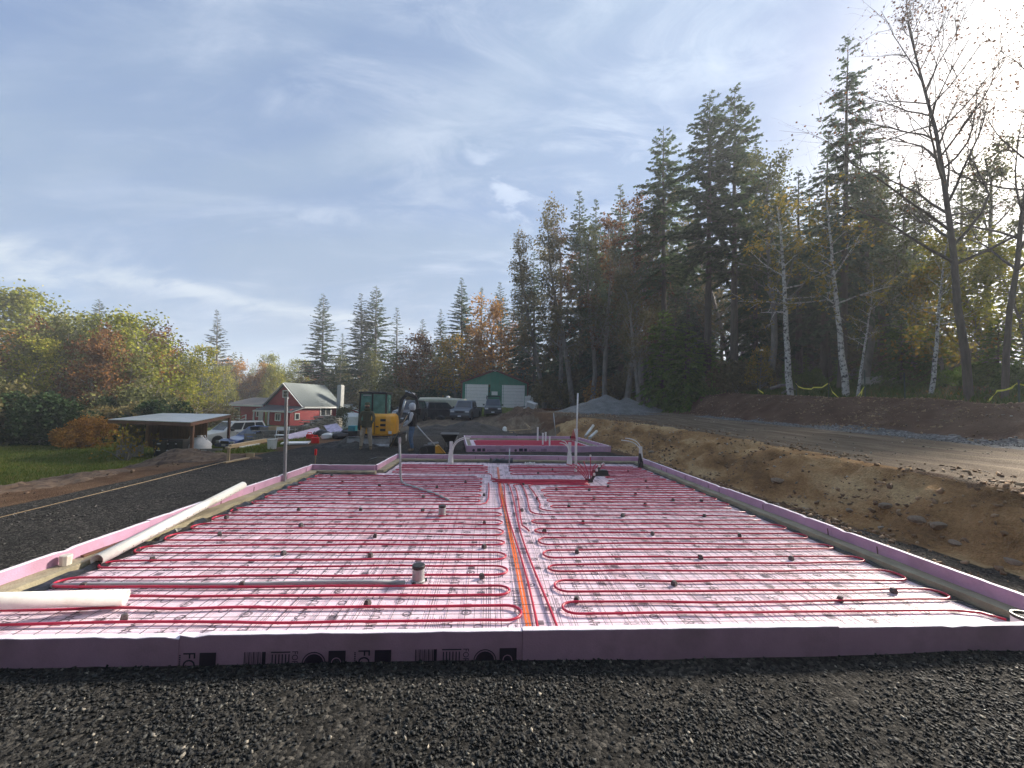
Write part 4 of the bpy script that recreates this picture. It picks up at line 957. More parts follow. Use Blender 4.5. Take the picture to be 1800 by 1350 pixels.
mound('gravel_pile', (-1.7, 23.6), 3.0, 2.0, .92, PM_D, 'low dark gravel pile behind the wheelbarrow', 5, peaks=((.15, 0, .95), (-.45, -.1, .7)))
mound('gravel_pile', (9.4, 31.0), 3.7, 2.6, 1.45, PM_G, 'light grey gravel pile at the edge of the woods', 6, peaks=((-.05, 0, 1), (.45, .1, .85), (-.45, -.1, .45)), rough=.06)
mound('dirt_pile', (2.6, 30.5), 1.9, 1.0, .8, PM_B, 'brown dirt heap behind the wooden form', 7, peaks=((-.2, 0, 1), (.4, 0, .6)))
mound('dirt_pile', (-.1, 25.6), .8, .6, .42, PM_B, 'small brown dirt heap between the dark gravel pile and the form', 8)
c_ = on(322, 811); mound('dirt_pile', (c_.x - .3, c_.y + .6), 2.0, .9, .42, PM_B, 'reddish dirt heap on the lawn in front of the open shed', 9, peaks=((-.2, 0, 1), (.45, 0, .6)))
c_ = on(95, 856); mound('dirt_pile', (c_.x - .8, c_.y + .6), 1.5, 1.4, .26, PM_B, 'low brown dirt ridge beyond the string line', 13, peaks=((0, .2, .9), (0, -.5, .7)))
c_ = on(606, 787); mound('gravel_pile', (c_.x, c_.y + .6), 1.5, .9, .45, PM_D, 'small dark soil heap beside the excavator blade', 10, peaks=((.1, 0, 1), (-.5, 0, .5)))
# wood form boards in the pit
def plank(a, b, w=.2, t=.045, m='lumber', label='', name='plank', up=(0, 0, 1), group=None, parent=None, cat='plank'):
    return MB().bar(a, b, t, w, up).build(name, M[m], parent, label=label or None, cat=cat if label else None, group=group)
c1, c2, c3, c4 = atY(918, 743, 30), atY(932, 755, 25.3), atY(979, 743, 30), atY(1007, 752, 25.5)
e = empty('wooden_form', (c2.x, c2.y, gz(c2.x, c2.y)), label='open wooden form of upright boards beyond the smaller foundation', cat='form')
def locb(a, b, w, m='lumber'):
    o = e.location; MB().bar(Vector(a) - o, Vector(b) - o, .05, w).build('board', M[m], e)
locb(c1, c2, .30); locb(c3, c4, .28); locb(c1, c3, .24, 'old_wood'); locb((c2.x, c2.y, .0), (c4.x, c4.y, .0), .2, 'old_wood')
for k in range(5):
    a = atY(985 + 4 * k, 754 - 3 * (k % 3), 26.2); b = atY(1003 + 2 * k, 744 + 3 * (k % 2), 26.8)
    plank(a, b, .05, .04, label='pale wood offcut on the corner of the wooden form', group='wood offcuts heaped on the form', name='wood_offcut', cat='wood offcut')
a, b = on(815, 766), on(933, 757); plank(a + Vector((0, 0, .06)), b + Vector((0, 0, .1)), .05, .15, label='long pale board lying on the ground before the dark gravel pile')
a, b = on(866, 759), on(900, 763); plank(a + Vector((0, 0, .06)), b + Vector((0, 0, .08)), .05, .12, label='shorter board lying partly under the long pale board')
p = on(887, 762); MB().lathe([(.16, 0), (.17, .05), (.12, .34), (.04, .42)], n=12).build('white_sack', M['pvc'], loc=p, label='small white sack on the boards by the smaller foundation', cat='sack')
p = on(774, 738); mb = MB(); r_ = random.Random(6); bm_me = rock_mesh(9, (1, .8, .7)); bm_me.materials.clear(); bm_me.materials.append(M['cap'])
o = link(bm_me, 'rubbish_bag', loc=p + Vector((0, 0, .2)), scale=(.95, .9, .75)); tag(o, 'black rubbish bag on the drive between the two parked dark cars', 'bag')
a, b = atY(1158, 703, 33), atY(1162, 715, 32.5); pipe_thing(b, a, .13, 'short white pipe sticking out of the ground by the grey gravel pile', holes=False)
# ------------------------------------------------------------------ vehicles
M['chrome'] = mat('chrome', (.6, .6, .62), .2, metal=.9, var=.1, bump=0)
M['lamp'] = mat('lamp_lens', (.62, .64, .66), .1, var=.15, scale=20, bump=0, spec=.8)
M['tail'] = mat('tail_lens', (.45, .01, .012), .15, var=.1, bump=0)
M['plate'] = mat('licence_plate', (.65, .68, .72), .5, var=.1, bump=0)
def paint(name, c): return mat(name, c, .28, var=.05, scale=1.5, bump=0, dirt=(.16, .14, .11), dirtamt=.25, coat=.6)
def wheel(parent, x, y, r, side):
    w = MB().lathe([(r * .62, -.09), (r * .93, -.10), (r, -.06), (r, .06), (r * .93, .10), (r * .62, .09)], n=20, axis='y').build('wheel', M['tyre'], parent, smooth=False, loc=(x, y, r))
    mb = MB().lathe([(r * .62, -.02), (r * .60, .055), (r * .2, .075)] if side > 0 else [(r * .62, .02), (r * .60, -.055), (r * .2, -.075)], n=20, axis='y'); mb.build('rim', M['chrome'], w)
    sp = MB()
    for k in range(5):
        a = k * 2 * math.pi / 5; sp.box((math.sin(a) * r * .38, side * .082, math.cos(a) * r * .38), (r * .12, .02, r * .42), Euler((0, a, 0)).to_matrix())
    sp.build('spoke', M['black_metal'], w)
    return w
def car(loc, heading, kind, body, label, cat, L_=4.5, W_=1.8, H_=1.65, wr=.34, black_trim=False, rack=False, name='parked_car', group=None):
    e = empty(name, loc, heading, label, cat, group); h = L_ / 2; w = W_ / 2; belt = H_ * .60; hood = H_ * .55; gc = wr * .62
    fx, rx = h - L_ * .18, -h + L_ * .19
    if kind == 'pickup':
        prof = [(-h, gc + .1), (-h + .02, belt), (h - 1.35, belt), (h - 1.25, hood + .07), (h - .15, hood), (h, hood - .12), (h + .02, gc + .05), (h - .2, gc), (-h + .2, gc)]
    elif kind == 'sedan':
        prof = [(-h, gc + .15), (-h + .03, belt - .06), (-h + .7, belt), (h - 1.3, belt), (h - .35, hood - .08), (h, hood - .25), (h + .03, gc + .08), (h - .15, gc), (-h + .2, gc)]
    else:
        prof = [(-h, gc + .12), (-h - .02, belt * .8), (-h + .06, belt), (h - 1.25, belt), (h - .25, hood - .06), (h - .02, hood - .2), (h + .03, gc + .1), (h - .2, gc), (-h + .2, gc)]
    mb = MB().loft([[(px_, -w * .96, pz) for px_, pz in prof], [(px_ * .998, -w, pz * .94) for px_, pz in prof], [(px_ * .998, w, pz * .94) for px_, pz in prof], [(px_, w * .96, pz) for px_, pz in prof]])
    mb = MB().prism(prof, -w, w); mb.build('body', body, e, bevel=.055, smooth=False)
    # cabin
    if kind == 'pickup': xb0, xb1, xt0, xt1 = -h + L_ * .36, h - 1.15, -h + L_ * .38, h - 1.85
    elif kind == 'sedan': xb0, xb1, xt0, xt1 = -h + .55, h - 1.15, -h + 1.15, h - 1.95
    else: xb0, xb1, xt0, xt1 = -h + .08, h - 1.15, -h + .38, h - 1.9
    wb, wt = w * .95, w * .76
    A = [Vector((xb0, -wb, belt - .03)), Vector((xb1, -wb, belt - .03)), Vector((xb1, wb, belt - .03)), Vector((xb0, wb, belt - .03))]
    T = [Vector((xt0, -wt, H_)), Vector((xt1, -wt, H_)), Vector((xt1, wt, H_)), Vector((xt0, wt, H_))]
    mid = [T[i].lerp(A[i], .06) + Vector((0, 0, .02)) for i in range(4)]
    MB().loft([A, T]).build('cabin', body, e, bevel=.04)
    def pane(i, j, u0, u1, v0, v1, nm):
        a, b, c, d = A[i], A[j], T[j], T[i]; nrm = (b - a).cross(d - a).normalized(); ctr = sum(A, Vector()) / 4
        if nrm.dot(a + b - ctr * 2) < 0: nrm = -nrm
        P = lambda u, v: (a.lerp(b, u)).lerp(d.lerp(c, u), v) + nrm * .008
        q = [P(u0, v0), P(u1, v0), P(u1, v1), P(u0, v1)]
        MB().loft([[p_ - nrm * .02 for p_ in q], q]).build(nm, M['glass'], e)
    pane(1, 2, .07, .93, .12, .90, 'windshield'); pane(3, 0, .10, .90, .2, .88, 'rear_window')
    cuts = ((.05, .44), (.48, .94)) if kind == 'pickup' else ((.05, .28), (.31, .60), (.63, .93))
    for i, j in ((0, 1), (3, 2)):
        for u0_, u1_ in cuts: pane(i, j, u0_, u1_, .14, .86, 'side_window')
    for sx in (fx, rx):
        for s in (-1, 1):
            mb = MB().lathe([(wr * 1.16, 0), (wr * 1.16, .012)], n=20, axis='y'); mb.build('wheel_arch', M['cap'], e, loc=(sx, s * (w + .002) - (.012 if s > 0 else 0), wr))
            wheel(e, sx, s * (w - .06), wr, s)
    # front
    zf = hood - .22
    MB().b2(h + .015, h + .06, -w * .42, w * .42, zf - .12, zf + .06).build('grille', M['black_metal'], e, bevel=.01)
    for s in (-1, 1):
        MB().b2(h - .02, h + .055, min(s * w * .55, s * w * .93), max(s * w * .55, s * w * .93), zf - .07, zf + .07).build('headlight', M['lamp'], e, bevel=.02)
        MB().b2(-h - .035, -h + .08, min(s * w * .72, s * w * .97), max(s * w * .72, s * w * .97), belt - .32, belt - .06).build('tail_light', M['tail'], e, bevel=.02)
        MB().b2(xb1 - .62, xb1 - .45, min(s * (w + .02), s * (w + .2)), max(s * (w + .02), s * (w + .2)), belt, belt + .16).build('mirror', M['black_metal'] if black_trim else body, e, bevel=.03)
        for dx in ((.0,) if kind == 'pickup' else (.05, -.85)):
            MB().b2(dx, dx + .16, s * (w + .012) - .012, s * (w + .012) + .012, belt - .17, belt - .13).build('door_handle', M['chrome'], e)
    MB().b2(h + .0, h + .10, -w * .96, w * .96, gc + .02, gc + .22).build('bumper', M['black_metal'] if black_trim else body, e, bevel=.04)
    MB().b2(-h - .10, -h, -w * .94, w * .94, gc + .06, gc + .26).build('bumper', M['black_metal'] if black_trim else body, e, bevel=.04)
    MB().b2(h + .10, h + .115, -.16, .16, gc + .08, gc + .2).build('licence_plate', M['plate'], e); MB().b2(-h - .06, -h - .04, -.16, .16, belt - .42, belt - .28).build('licence_plate', M['plate'], e)
    if kind == 'pickup':
        MB().b2(-h + .08, xb0 - .04, -w * .86, w * .86, belt - .01, belt + .006).build('bed', M['cap'], e)
    if kind == 'suv':
        for s in (-1, 1): MB().bar((xt0 + .1, s * wt * .9, H_ + .05), (xt1 - .2, s * wt * .9, H_ + .05), .03, .03).build('roof_rail', M['black_metal'], e)
    if rack:
        for x_ in (xt1 - .1, xb0 - .1, -h + .3):
            for s in (-1, 1): MB().bar((x_, s * w * .82, belt if x_ < xb0 else H_), (x_, s * w * .82, H_ + .32), .05, .05).build('rack_post', M['black_metal'], e)
            MB().bar((x_, -w * .86, H_ + .32), (x_, w * .86, H_ + .32), .05, .05).build('rack_crossbar', M['black_metal'], e)
        for s in (-1, 1): MB().bar((xt1 - .1, s * w * .82, H_ + .34), (-h + .3, s * w * .82, H_ + .34), .05, .05).build('rack_rail', M['black_metal'], e)
    return e
def gp(px, py): p = on(px, py); return p
# heading: direction the bonnet points, counter-clockwise from +x
DARK = paint('black_paint', (.030, .032, .038)); SLV = paint('silver_white_paint', (.55, .56, .55)); BLUE = paint('blue_paint', (.012, .055, .22)); GREY = paint('slate_paint', (.10, .12, .15)); NAVY = paint('dark_teal_paint', (.012, .035, .045))
p = atY(818, 730, 37.0); p.z = gz(p.x, p.y); car((p.x, p.y + 2.2, p.z), R(-101), 'pickup', GREY, 'dark grey lifted pickup truck facing forward between the black car and the green barn', 'pickup truck', 5.3, 1.9, 1.86, .40, True, name='pickup_truck')
p = atY(867, 728, 39.5); p.z = gz(p.x, p.y); car((p.x, p.y + 2.0, p.z + .05), R(-91), 'pickup', NAVY, 'old dark teal pickup truck with a ladder rack, parked before the two white barn doors', 'pickup truck', 4.8, 1.72, 1.68, .36, True, True, name='pickup_truck')
p = atY(768, 730, 38.0); p.z = gz(p.x, p.y); car((p.x + .1, p.y + 1.2, p.z), R(47), 'suv', DARK, 'black estate car seen from behind at an angle, beside the cream covered trailer', 'car', 4.6, 1.85, 1.62, .36)
p = atY(713, 735, 32.0); p.z = gz(p.x, p.y); e = car((p.x, p.y + 2, p.z), R(-97), 'suv', DARK, 'black off-road car facing forward behind the raised excavator arm', 'car', 4.3, 1.8, 1.85, .40, True)
p = atY(386, 782, 28.5); car((p.x - .1, p.y + 1.4, gz(p.x, p.y + 1.4)), R(-118), 'suv', SLV, 'silver white estate car parked beyond the open shed', 'car', 4.4, 1.74, 1.62, .33, True)
p = atY(424, 778, 26.0); car((p.x + .1, p.y + 1.5, gz(p.x, p.y + 1)), R(-112), 'sedan', BLUE, 'bright blue car half hidden behind the old pallets', 'car', 4.2, 1.68, 1.35, .30)
# cream covered trailer
p = atY(778, 716, 46); e = empty('camper_trailer', (p.x, p.y, gz(p.x, p.y)), R(-4), 'long cream covered trailer behind the black estate car', 'trailer')
mb = MB(); rings = []
for x_, s in ((-2.7, .7), (-2.5, .95), (-1, 1), (1, .97), (2.6, .9), (2.9, .6)):
    rings.append([(x_, -1, .55), (x_, 1, .55), (x_, 1.0, .55 + .85 * s), (x_, .7, .55 + 1.1 * s), (x_, -.7, .55 + 1.1 * s), (x_, -1.0, .55 + .85 * s)])
mb.loft(rings).build('cover', mat('cream_cover', (.42, .42, .34), .7, var=.12, scale=2, bump=.3, bscale=5), e, bevel=.03)
for s in (-1, 1): wheel(e, .2, s * .95, .33, s)
MB().b2(-2.8, 2.9, -.9, .9, .42, .56).build('chassis', M['black_metal'], e); MB().lathe([(.22, 0), (.25, .12), (.1, .25)], (.6, 0, 1.6), 12).build('roof_vent', M['white_trim'], e)

# ------------------------------------------------------------------ mini excavator
p = on(663, 784); EX = empty('mini_excavator', (p.x, p.y + .75, p.z), R(3), 'yellow mini excavator with black cab, seen from behind, beside the man in the olive jacket', 'excavator')
def ex(mb, name, m, **k): return mb.build(name, M[m], EX, **k)
for s in (-1, 1):
    prof = [(-.95, .16), (-.80, .0), (.85, .0), (1.0, .18), (.92, .40), (.75, .46), (-.72, .46), (-.92, .36)]
    x0 = s * .58; t = MB().prism([(y_, z_) for y_, z_ in prof], x0 - .14 + .15, x0 + .14 + .15, axis='x').build('track', M['cap'], EX, bevel=.03)
    tm = MB()
    for k in range(17): tm.box((x0 + .15, -.8 + k * .1, .005), (.30, .04, .03)); tm.box((x0 + .15, -.74 + k * .09, .465), (.30, .04, .03))
    tm.build('tread', M['tyre'], t, kind='stuff')
    for y_ in (-.74, .78): MB().lathe([(.17, 0), (.15, .02)], (x0 + .15 + (.15 if s > 0 else -.17), y_, .22), 14, 'x').build('sprocket', M['steel'], EX)
MB().loft([[(-1.15, -1.22, .03), (.52, -1.22, .03), (.52, -1.18, .03), (-1.15, -1.18, .03)], [(-1.15, -1.12, .12), (.52, -1.12, .12), (.52, -1.06, .12), (-1.15, -1.06, .12)], [(-1.13, -1.10, .34), (.50, -1.10, .34), (.50, -1.05, .34), (-1.13, -1.05, .34)], [(-1.10, -1.16, .40), (.48, -1.16, .40), (.48, -1.08, .40), (-1.10, -1.08, .40)]]).build('dozer_blade', M['steel'], EX)
for x_ in (-.6, .2): MB().bar((x_, -1.08, .2), (x_, -.2, .3), .12, .14).build('blade_arm', M['black_metal'], EX)
MB().b2(-1.17, .54, -1.235, -1.205, .005, .06).build('cutting_edge', M['galv'], EX)
MB().lathe([(.52, .44), (.52, .56)], n=20).build('slew_ring', M['black_metal'], EX)
MB().b2(-.80, .60, -.45, .8, .46, .56).build('deck', M['yellow'], EX, bevel=.02)
# counterweight and engine cover
rings = []
for z_, f in ((.42, .90), (.50, 1.0), (1.02, 1.0), (1.22, .93), (1.32, .74)):
    ring = []
    for k in range(9):
        a = math.pi * (1 + k / 8); ring.append((.10 + .53 * f * math.cos(a), -.42 + .48 * f * math.sin(a), z_))
    ring += [(.10 + .53 * f, .25, z_), (.10 - .53 * f, .25, z_)]; rings.append(ring)
MB().loft(rings).build('engine_cover', M['yellow'], EX, bevel=.012)
MB().b2(-.80, -.43, -.5, .2, .45, .95).build('side_cover', M['yellow'], EX, bevel=.04)
for k in range(3):
    MB().b2(.08, .30, -.912, -.88, .62 + k * .2, .72 + k * .2).build('vent', M['cap'], EX, bevel=.015)
MB().b2(-.16, -.145, -.895, -.85, .50, 1.22).build('panel_gap', M['cap'], EX)
MB().b2(.40, .53, -.83, -.78, .50, .62).build('work_light', M['lamp'], EX, bevel=.01)
MB().b2(-.10, .02, -.912, -.87, .78, .83).build('badge', M['cap'], EX, bevel=.003)
# cab
cx0, cx1, cy0, cy1, cz0, cz1 = -.92, .18, -.35, .75, .98, 2.16
for x_ in (cx0, cx1):
    for y_ in (cy0, cy1): MB().bar((x_, y_, cz0 - .3), (x_ * .96, y_ * .97, cz1), .07, .07).build('cab_pillar', M['black_metal'], EX, bevel=.01)
MB().bar((-.38, cy0, cz0), (-.38, cy0, cz1), .06, .06).build('cab_pillar', M['black_metal'], EX)
MB().b2(cx0 - .04, cx1 + .04, cy0 - .03, cy1 + .05, cz1, cz1 + .08).build('cab_roof', M['black_metal'], EX, bevel=.03)
MB().b2(cx0, cx1, cy0, cy1, cz0 - .38, cz0).build('cab_base', M['black_metal'], EX, bevel=.02)
MB().b2(cx0 + .04, -.41, cy0 - .006, cy0 + .006, cz0 + .02, cz1 - .02).build('window', M['glass_green'], EX)
MB().b2(-.35, cx1 - .04, cy0 - .006, cy0 + .006, cz0 + .02, cz1 - .02).build('window', M['glass_green'], EX)
MB().b2(cx0 - .006, cx0 + .006, cy0 + .04, cy1 - .04, cz0 + .02, cz1 - .02).build('window', M['glass_green'], EX); MB().b2(cx1 - .006, cx1 + .006, cy0 + .04, cy1 - .04, cz0 + .02, cz1 - .02).build('window', M['glass_green'], EX)
MB().b2(-.6, -.15, .05, .45, cz0, cz0 + .55).build('seat', M['cap'], EX, bevel=.05)
MB().b2(-.78, -.44, cy0 - .02, cy0 - .008, cz1 - .10, cz1 - .05).build('grab_bar', M['galv'], EX)
# arm raised behind
bo = [(.45, .9, .8), (.50, 1.25, 1.45), (.56, 1.35, 1.95), (.80, 1.35, 2.22)]
for a, b in zip(bo, bo[1:]): MB().bar(a, b, .15, .17, (0, 1, 0)).build('boom', M['black_metal'], EX, bevel=.02)
MB().bar((.72, 1.3, 2.24), (1.22, 1.2, 2.05), .16, .18, (0, 1, 0)).build('dipper_arm', M['black_metal'], EX, bevel=.02)
MB().bar((1.22, 1.2, 2.05), (1.32, 1.15, 1.55), .13, .13, (0, 1, 0)).build('bucket_link', M['black_metal'], EX)
MB().tube([(.55, 1.1, 1.1), (.72, 1.2, 1.95)], .05, 10).build('hydraulic_ram', M['galv'], EX, smooth=True); MB().tube([(.7, 1.3, 2.34), (1.15, 1.2, 2.2)], .045, 10).build('hydraulic_ram', M['galv'], EX, smooth=True)
MB().loft([[(1.12, .95, 1.55), (1.5, .95, 1.55), (1.5, 1.4, 1.55), (1.12, 1.4, 1.55)], [(1.15, .95, 1.25), (1.45, .95, 1.25), (1.45, 1.3, 1.3), (1.15, 1.3, 1.3)]]).build('bucket', M['black_metal'], EX, bevel=.02)
MB().tube([(.5, .95, 1.3), (.62, .98, 2.0), (.9, 1.1, 2.36), (1.2, 1.1, 2.1)], .02, 6).build('hose', M['cap'], EX, smooth=True)

# ------------------------------------------------------------------ people
def person(loc, rz, label, joints, radii, edges, region, mats, extras=None):
    """one continuous skinned body; region(v) picks the cloth at a point"""
    e = empty('person', loc, rz, label, 'person')
    me = bpy.data.meshes.new('body'); me.from_pydata(joints, edges, []); o = bpy.data.objects.new('body', me); COL.objects.link(o)
    sk = o.modifiers.new('skin', 'SKIN'); sk.use_smooth_shade = True; sk.branch_smoothing = .4
    for i, r in enumerate(radii): me.skin_vertices[0].data[i].radius = r if isinstance(r, tuple) else (r, r)
    me.skin_vertices[0].data[0].use_root = True
    sb = o.modifiers.new('sub', 'SUBSURF'); sb.levels = 2; sb.render_levels = 2
    dg = bpy.context.evaluated_depsgraph_get(); dg.update(); nm = bpy.data.meshes.new_from_object(o.evaluated_get(dg)); bpy.data.objects.remove(o)
    nm.materials.clear(); [nm.materials.append(m) for m in mats]
    for p_ in nm.polygons: p_.material_index = region(p_.center); p_.use_smooth = True
    b = bpy.data.objects.new('body', nm); COL.objects.link(b); b.parent = e; b.name = 'body'; return e
OLIVE = mat('olive_jacket', (.085, .085, .052), .9, var=.25, scale=8, bump=.6, bscale=18); KHAKI = mat('khaki_trousers', (.42, .35, .26), .9, var=.2, scale=9, bump=.6, bscale=18, dirt=(.14, .10, .07), dirtamt=.5)
HOOD = mat('grey_hoodie', (.50, .52, .55), .9, var=.12, scale=9, bump=.6, bscale=20); JEAN = mat('blue_jeans', (.08, .14, .23), .9, var=.3, scale=9, bump=.6, bscale=20, dirt=(.13, .16, .2), dirtamt=.5); VEST = mat('black_vest', (.012, .012, .016), .7, var=.3, bump=.5, bscale=14)
BOOT = mat('tan_boots', (.22, .16, .10), .85, var=.3, bump=.4); CAPG = mat('green_cap', (.10, .12, .07), .9, var=.2, bump=.4); BEARD = mat('dark_beard', (.05, .03, .02), .9, var=.3, bump=.5)
def body_joints(arms, legs, lean=(0, 0), head=(0, 0, 1.62)):
    J = [(0, 0, .98), (lean[0] * .4, lean[1] * .4, 1.15), (lean[0] * .8, lean[1] * .8, 1.34), (lean[0], lean[1], 1.47), (lean[0] + .0, lean[1] - .01, 1.54), (head[0], head[1], head[2]), (head[0], head[1] - .01, head[2] + .11)]
    Rr = [(.155, .115), (.15, .11), (.175, .12), (.10, .09), .058, (.082, .098), (.07, .085)]
    E_ = [(0, 1), (1, 2), (2, 3), (3, 4), (4, 5), (5, 6)]
    for s, A in zip((-1, 1), arms):
        b = len(J); J += [(lean[0] + s * .19, lean[1], 1.42)] + A; Rr += [.078, .058, .040, .034]; E_ += [(2, b)] + [(b + i, b + i + 1) for i in range(len(A))]
        # fingers and thumb
        w = Vector(A[-1]); d = (w - Vector(A[-2])).normalized()
        for k in range(4):
            f0 = len(J); c_ = d.cross(Vector((1, 0, 0))).normalized() if abs(d.x) < .9 else Vector((0, 1, 0))
            o_ = c_ * (.012 * (k - 1.5)); J += [tuple(w + o_ * 1.4 + d * .035), tuple(w + o_ * 1.6 + d * (.065 + .006 * (k in (1, 2))) + Vector((0, -.012, 0)))]; Rr += [.011, .009]; E_ += [(b + len(A), f0), (f0, f0 + 1)]
        f0 = len(J); J += [tuple(w + Vector((-s * .03, -.02, .01)))]; Rr += [.011]; E_ += [(b + len(A), f0)]
    for s, Lg in zip((-1, 1), legs):
        b = len(J); J += [(s * .10, 0, .88)] + Lg; Rr += [.115, .082, .066, (.052, .052), (.045, .04), (.042, .03)][:len(Lg) + 1]; E_ += [(0, b)] + [(b + i, b + i + 1) for i in range(len(Lg))]
    return J, Rr, E_
def head_parts(e, hx, hy, hz, face_dir, cap=None, hood=None, beard=True):
    f = Vector(face_dir).normalized(); s = Vector((-f.y, f.x, 0)); c = Vector((hx, hy, hz + .03))
    MB().loft([[c + f * .085 + s * a + Vector((0, 0, b)) for a, b in ((-.012, .01), (.012, .01), (.006, .03), (-.006, .03))], [c + f * .118 + s * a + Vector((0, 0, b)) for a, b in ((-.012, -.005), (.012, -.005), (.005, .0), (-.005, .0))]]).build('nose', M['skin'], e)
    for k in (-1, 1):
        MB().lathe([(.004, -.006), (.011, 0), (.004, .006)], c + f * .090 + s * k * .032 + Vector((0, 0, .03)), 8).build('eye', M['cap'], e)
        MB().lathe([(.008, -.028), (.02, 0), (.008, .028)], c + s * k * .085 + Vector((0, 0, .01)), 8).build('ear', M['skin'], e)
    MB().box(c + f * .094 + Vector((0, 0, -.035)), (.045, .045, .008)).build('mouth', M['tail'] if False else BEARD, e)
    if beard: MB().lathe([(.03, -.085), (.065, -.06), (.078, -.02), (.07, .0)], c + f * .025 + Vector((0, 0, -.01)), 12).build('beard', BEARD, e)
    if cap:
        MB().lathe([(.098, .045), (.104, .07), (.098, .12), (.07, .15), (.01, .16)], c, 16).build('cap', cap, e, smooth=False)
        MB().loft([[c + f * .07 + s * a + Vector((0, 0, .055)) for a in (-.08, .08)] + [c + f * .07 + s * a + Vector((0, 0, .065)) for a in (.08, -.08)], [c + f * .17 + s * a + Vector((0, 0, .035)) for a in (-.05, .05)] + [c + f * .17 + s * a + Vector((0, 0, .043)) for a in (.05, -.05)]]).build('cap_peak', cap, e)
    if hood:
        MB().lathe([(.10, -.12), (.125, -.06), (.128, .02), (.12, .09), (.085, .14), (.02, .165)], c - f * .035, 16).build('hood', hood, e, smooth=False)
# man in the olive jacket, hands in pockets, facing the camera
p = on(643, 790)
arms = [[(-.27, -.02, 1.18), (-.20, -.10, 1.0), (-.165, -.12, .93)], [(.27, -.02, 1.18), (.20, -.10, 1.0), (.165, -.12, .93)]]
legs = [[(-.15, -.02, .48), (-.19, .0, .10), (-.19, .0, .05), (-.20, -.13, .035)], [(.14, -.02, .48), (.17, .0, .10), (.17, .0, .05), (.20, -.13, .035)]]
J, Rr, E_ = body_joints(arms, legs)
def reg1(c): return 3 if c.z < .13 else (1 if c.z < .90 and abs(c.x) < .30 and not (abs(c.x) > .13 and c.y < -.09 and c.z > .86) else (2 if c.z > 1.55 and True else 0))
e = person(p, R(4), 'bearded man in olive hooded jacket, green cap and khaki trousers, hands in pockets', J, Rr, E_, reg1, [OLIVE, KHAKI, M['skin'], BOOT])
head_parts(e, 0, 0, 1.62, (0, -1, 0), cap=CAPG)
MB().lathe([(.195, .84), (.205, .92), (.20, 1.1)], n=20).build('jacket_hem', OLIVE, e).scale = (1, .75, 1)
MB().lathe([(.10, 1.47), (.135, 1.51), (.12, 1.57), (.09, 1.58)], (0, .03, 0), 14).build('hood', OLIVE, e)
MB().b2(-.005, .005, -.155, -.14, .95, 1.45).build('zip', M['cap'], e)
# man in the black vest, in profile, holding a long pole
p = on(723, 793)
arms = [[(-.20, -.10, 1.16), (-.14, -.28, 1.04), (-.13, -.36, 1.02)], [(.22, -.06, 1.15), (.16, -.22, .98), (.14, -.31, .95)]]
legs = [[(-.11, -.06, .50), (-.10, .02, .11), (-.10, .02, .05), (-.10, -.14, .035)], [(.11, -.03, .49), (.11, .04, .11), (.11, .04, .05), (.11, -.12, .035)]]
J, Rr, E_ = body_joints(arms, legs, lean=(0, -.02), head=(0, -.05, 1.62))
def reg2(c):
    if c.z < .13: return 3
    if c.z < .93 and c.y > -.2: return 1
    if c.y < -.33: return 2
    if c.z > 1.56: return 2
    if abs(c.x) > .165 or c.y < -.16: return 4
    return 0
e = person(p, R(-82), 'man in grey hood, black vest and blue jeans holding a long pole, near the compactor', J, Rr, E_, reg2, [VEST, JEAN, M['skin'], BOOT, HOOD])
head_parts(e, 0, -.05, 1.62, (0, -1, 0), hood=HOOD)
MB().lathe([(.20, .93), (.205, 1.0), (.21, 1.3), (.18, 1.42)], n=20).build('vest_panel', VEST, e).scale = (.92, .78, 1)
a = atY(741, 716, p.y - .1); b = on(688, 786); 
MB().tube([atY(716, 730, p.y - .25), atY(701, 758, p.y - .25), on(686, 787) + Vector((0, 0, .02))], .017, 8).build('pole', M['lumber'], smooth=True, label='long pale pole held by the man in the black vest, slanting to the ground', cat='pole')

# wheelbarrow seen from the front
p = on(790, 793); WB = empty('wheelbarrow', (p.x, p.y, p.z), R(4), 'black wheelbarrow standing between the man in the vest and the smaller foundation', 'wheelbarrow')
MB().loft([[(-.16, -.2, .36), (.16, -.2, .36), (.20, .35, .34), (-.20, .35, .34)], [(-.28, -.42, .60), (.28, -.42, .60), (.30, .55, .60), (-.30, .55, .60)], [(-.32, -.48, .66), (.32, -.48, .66), (.34, .60, .66), (-.34, .60, .66)]]).build('tray', M['cap'], WB, bevel=.012)
MB().b2(-.35, .35, -.51, .63, .652, .675).build('tray_rim', M['cap'], WB)
MB().lathe([(.10, -.045), (.19, -.05), (.20, 0), (.19, .05), (.10, .045)], (0, -.38, .20), 18, 'x').build('wheel', M['tyre'], WB)
for s in (-1, 1):
    MB().tube([(s * .08, -.45, .22), (s * .15, 0, .34), (s * .26, .7, .40), (s * .28, 1.1, .55)], .02, 8).build('handle', M['old_wood'], WB, smooth=True)
    MB().tube([(s * .18, .2, .34), (s * .2, .35, 0), (s * .2, .5, 0), (s * .2, .55, .36)], .014, 6).build('leg', M['black_metal'], WB)
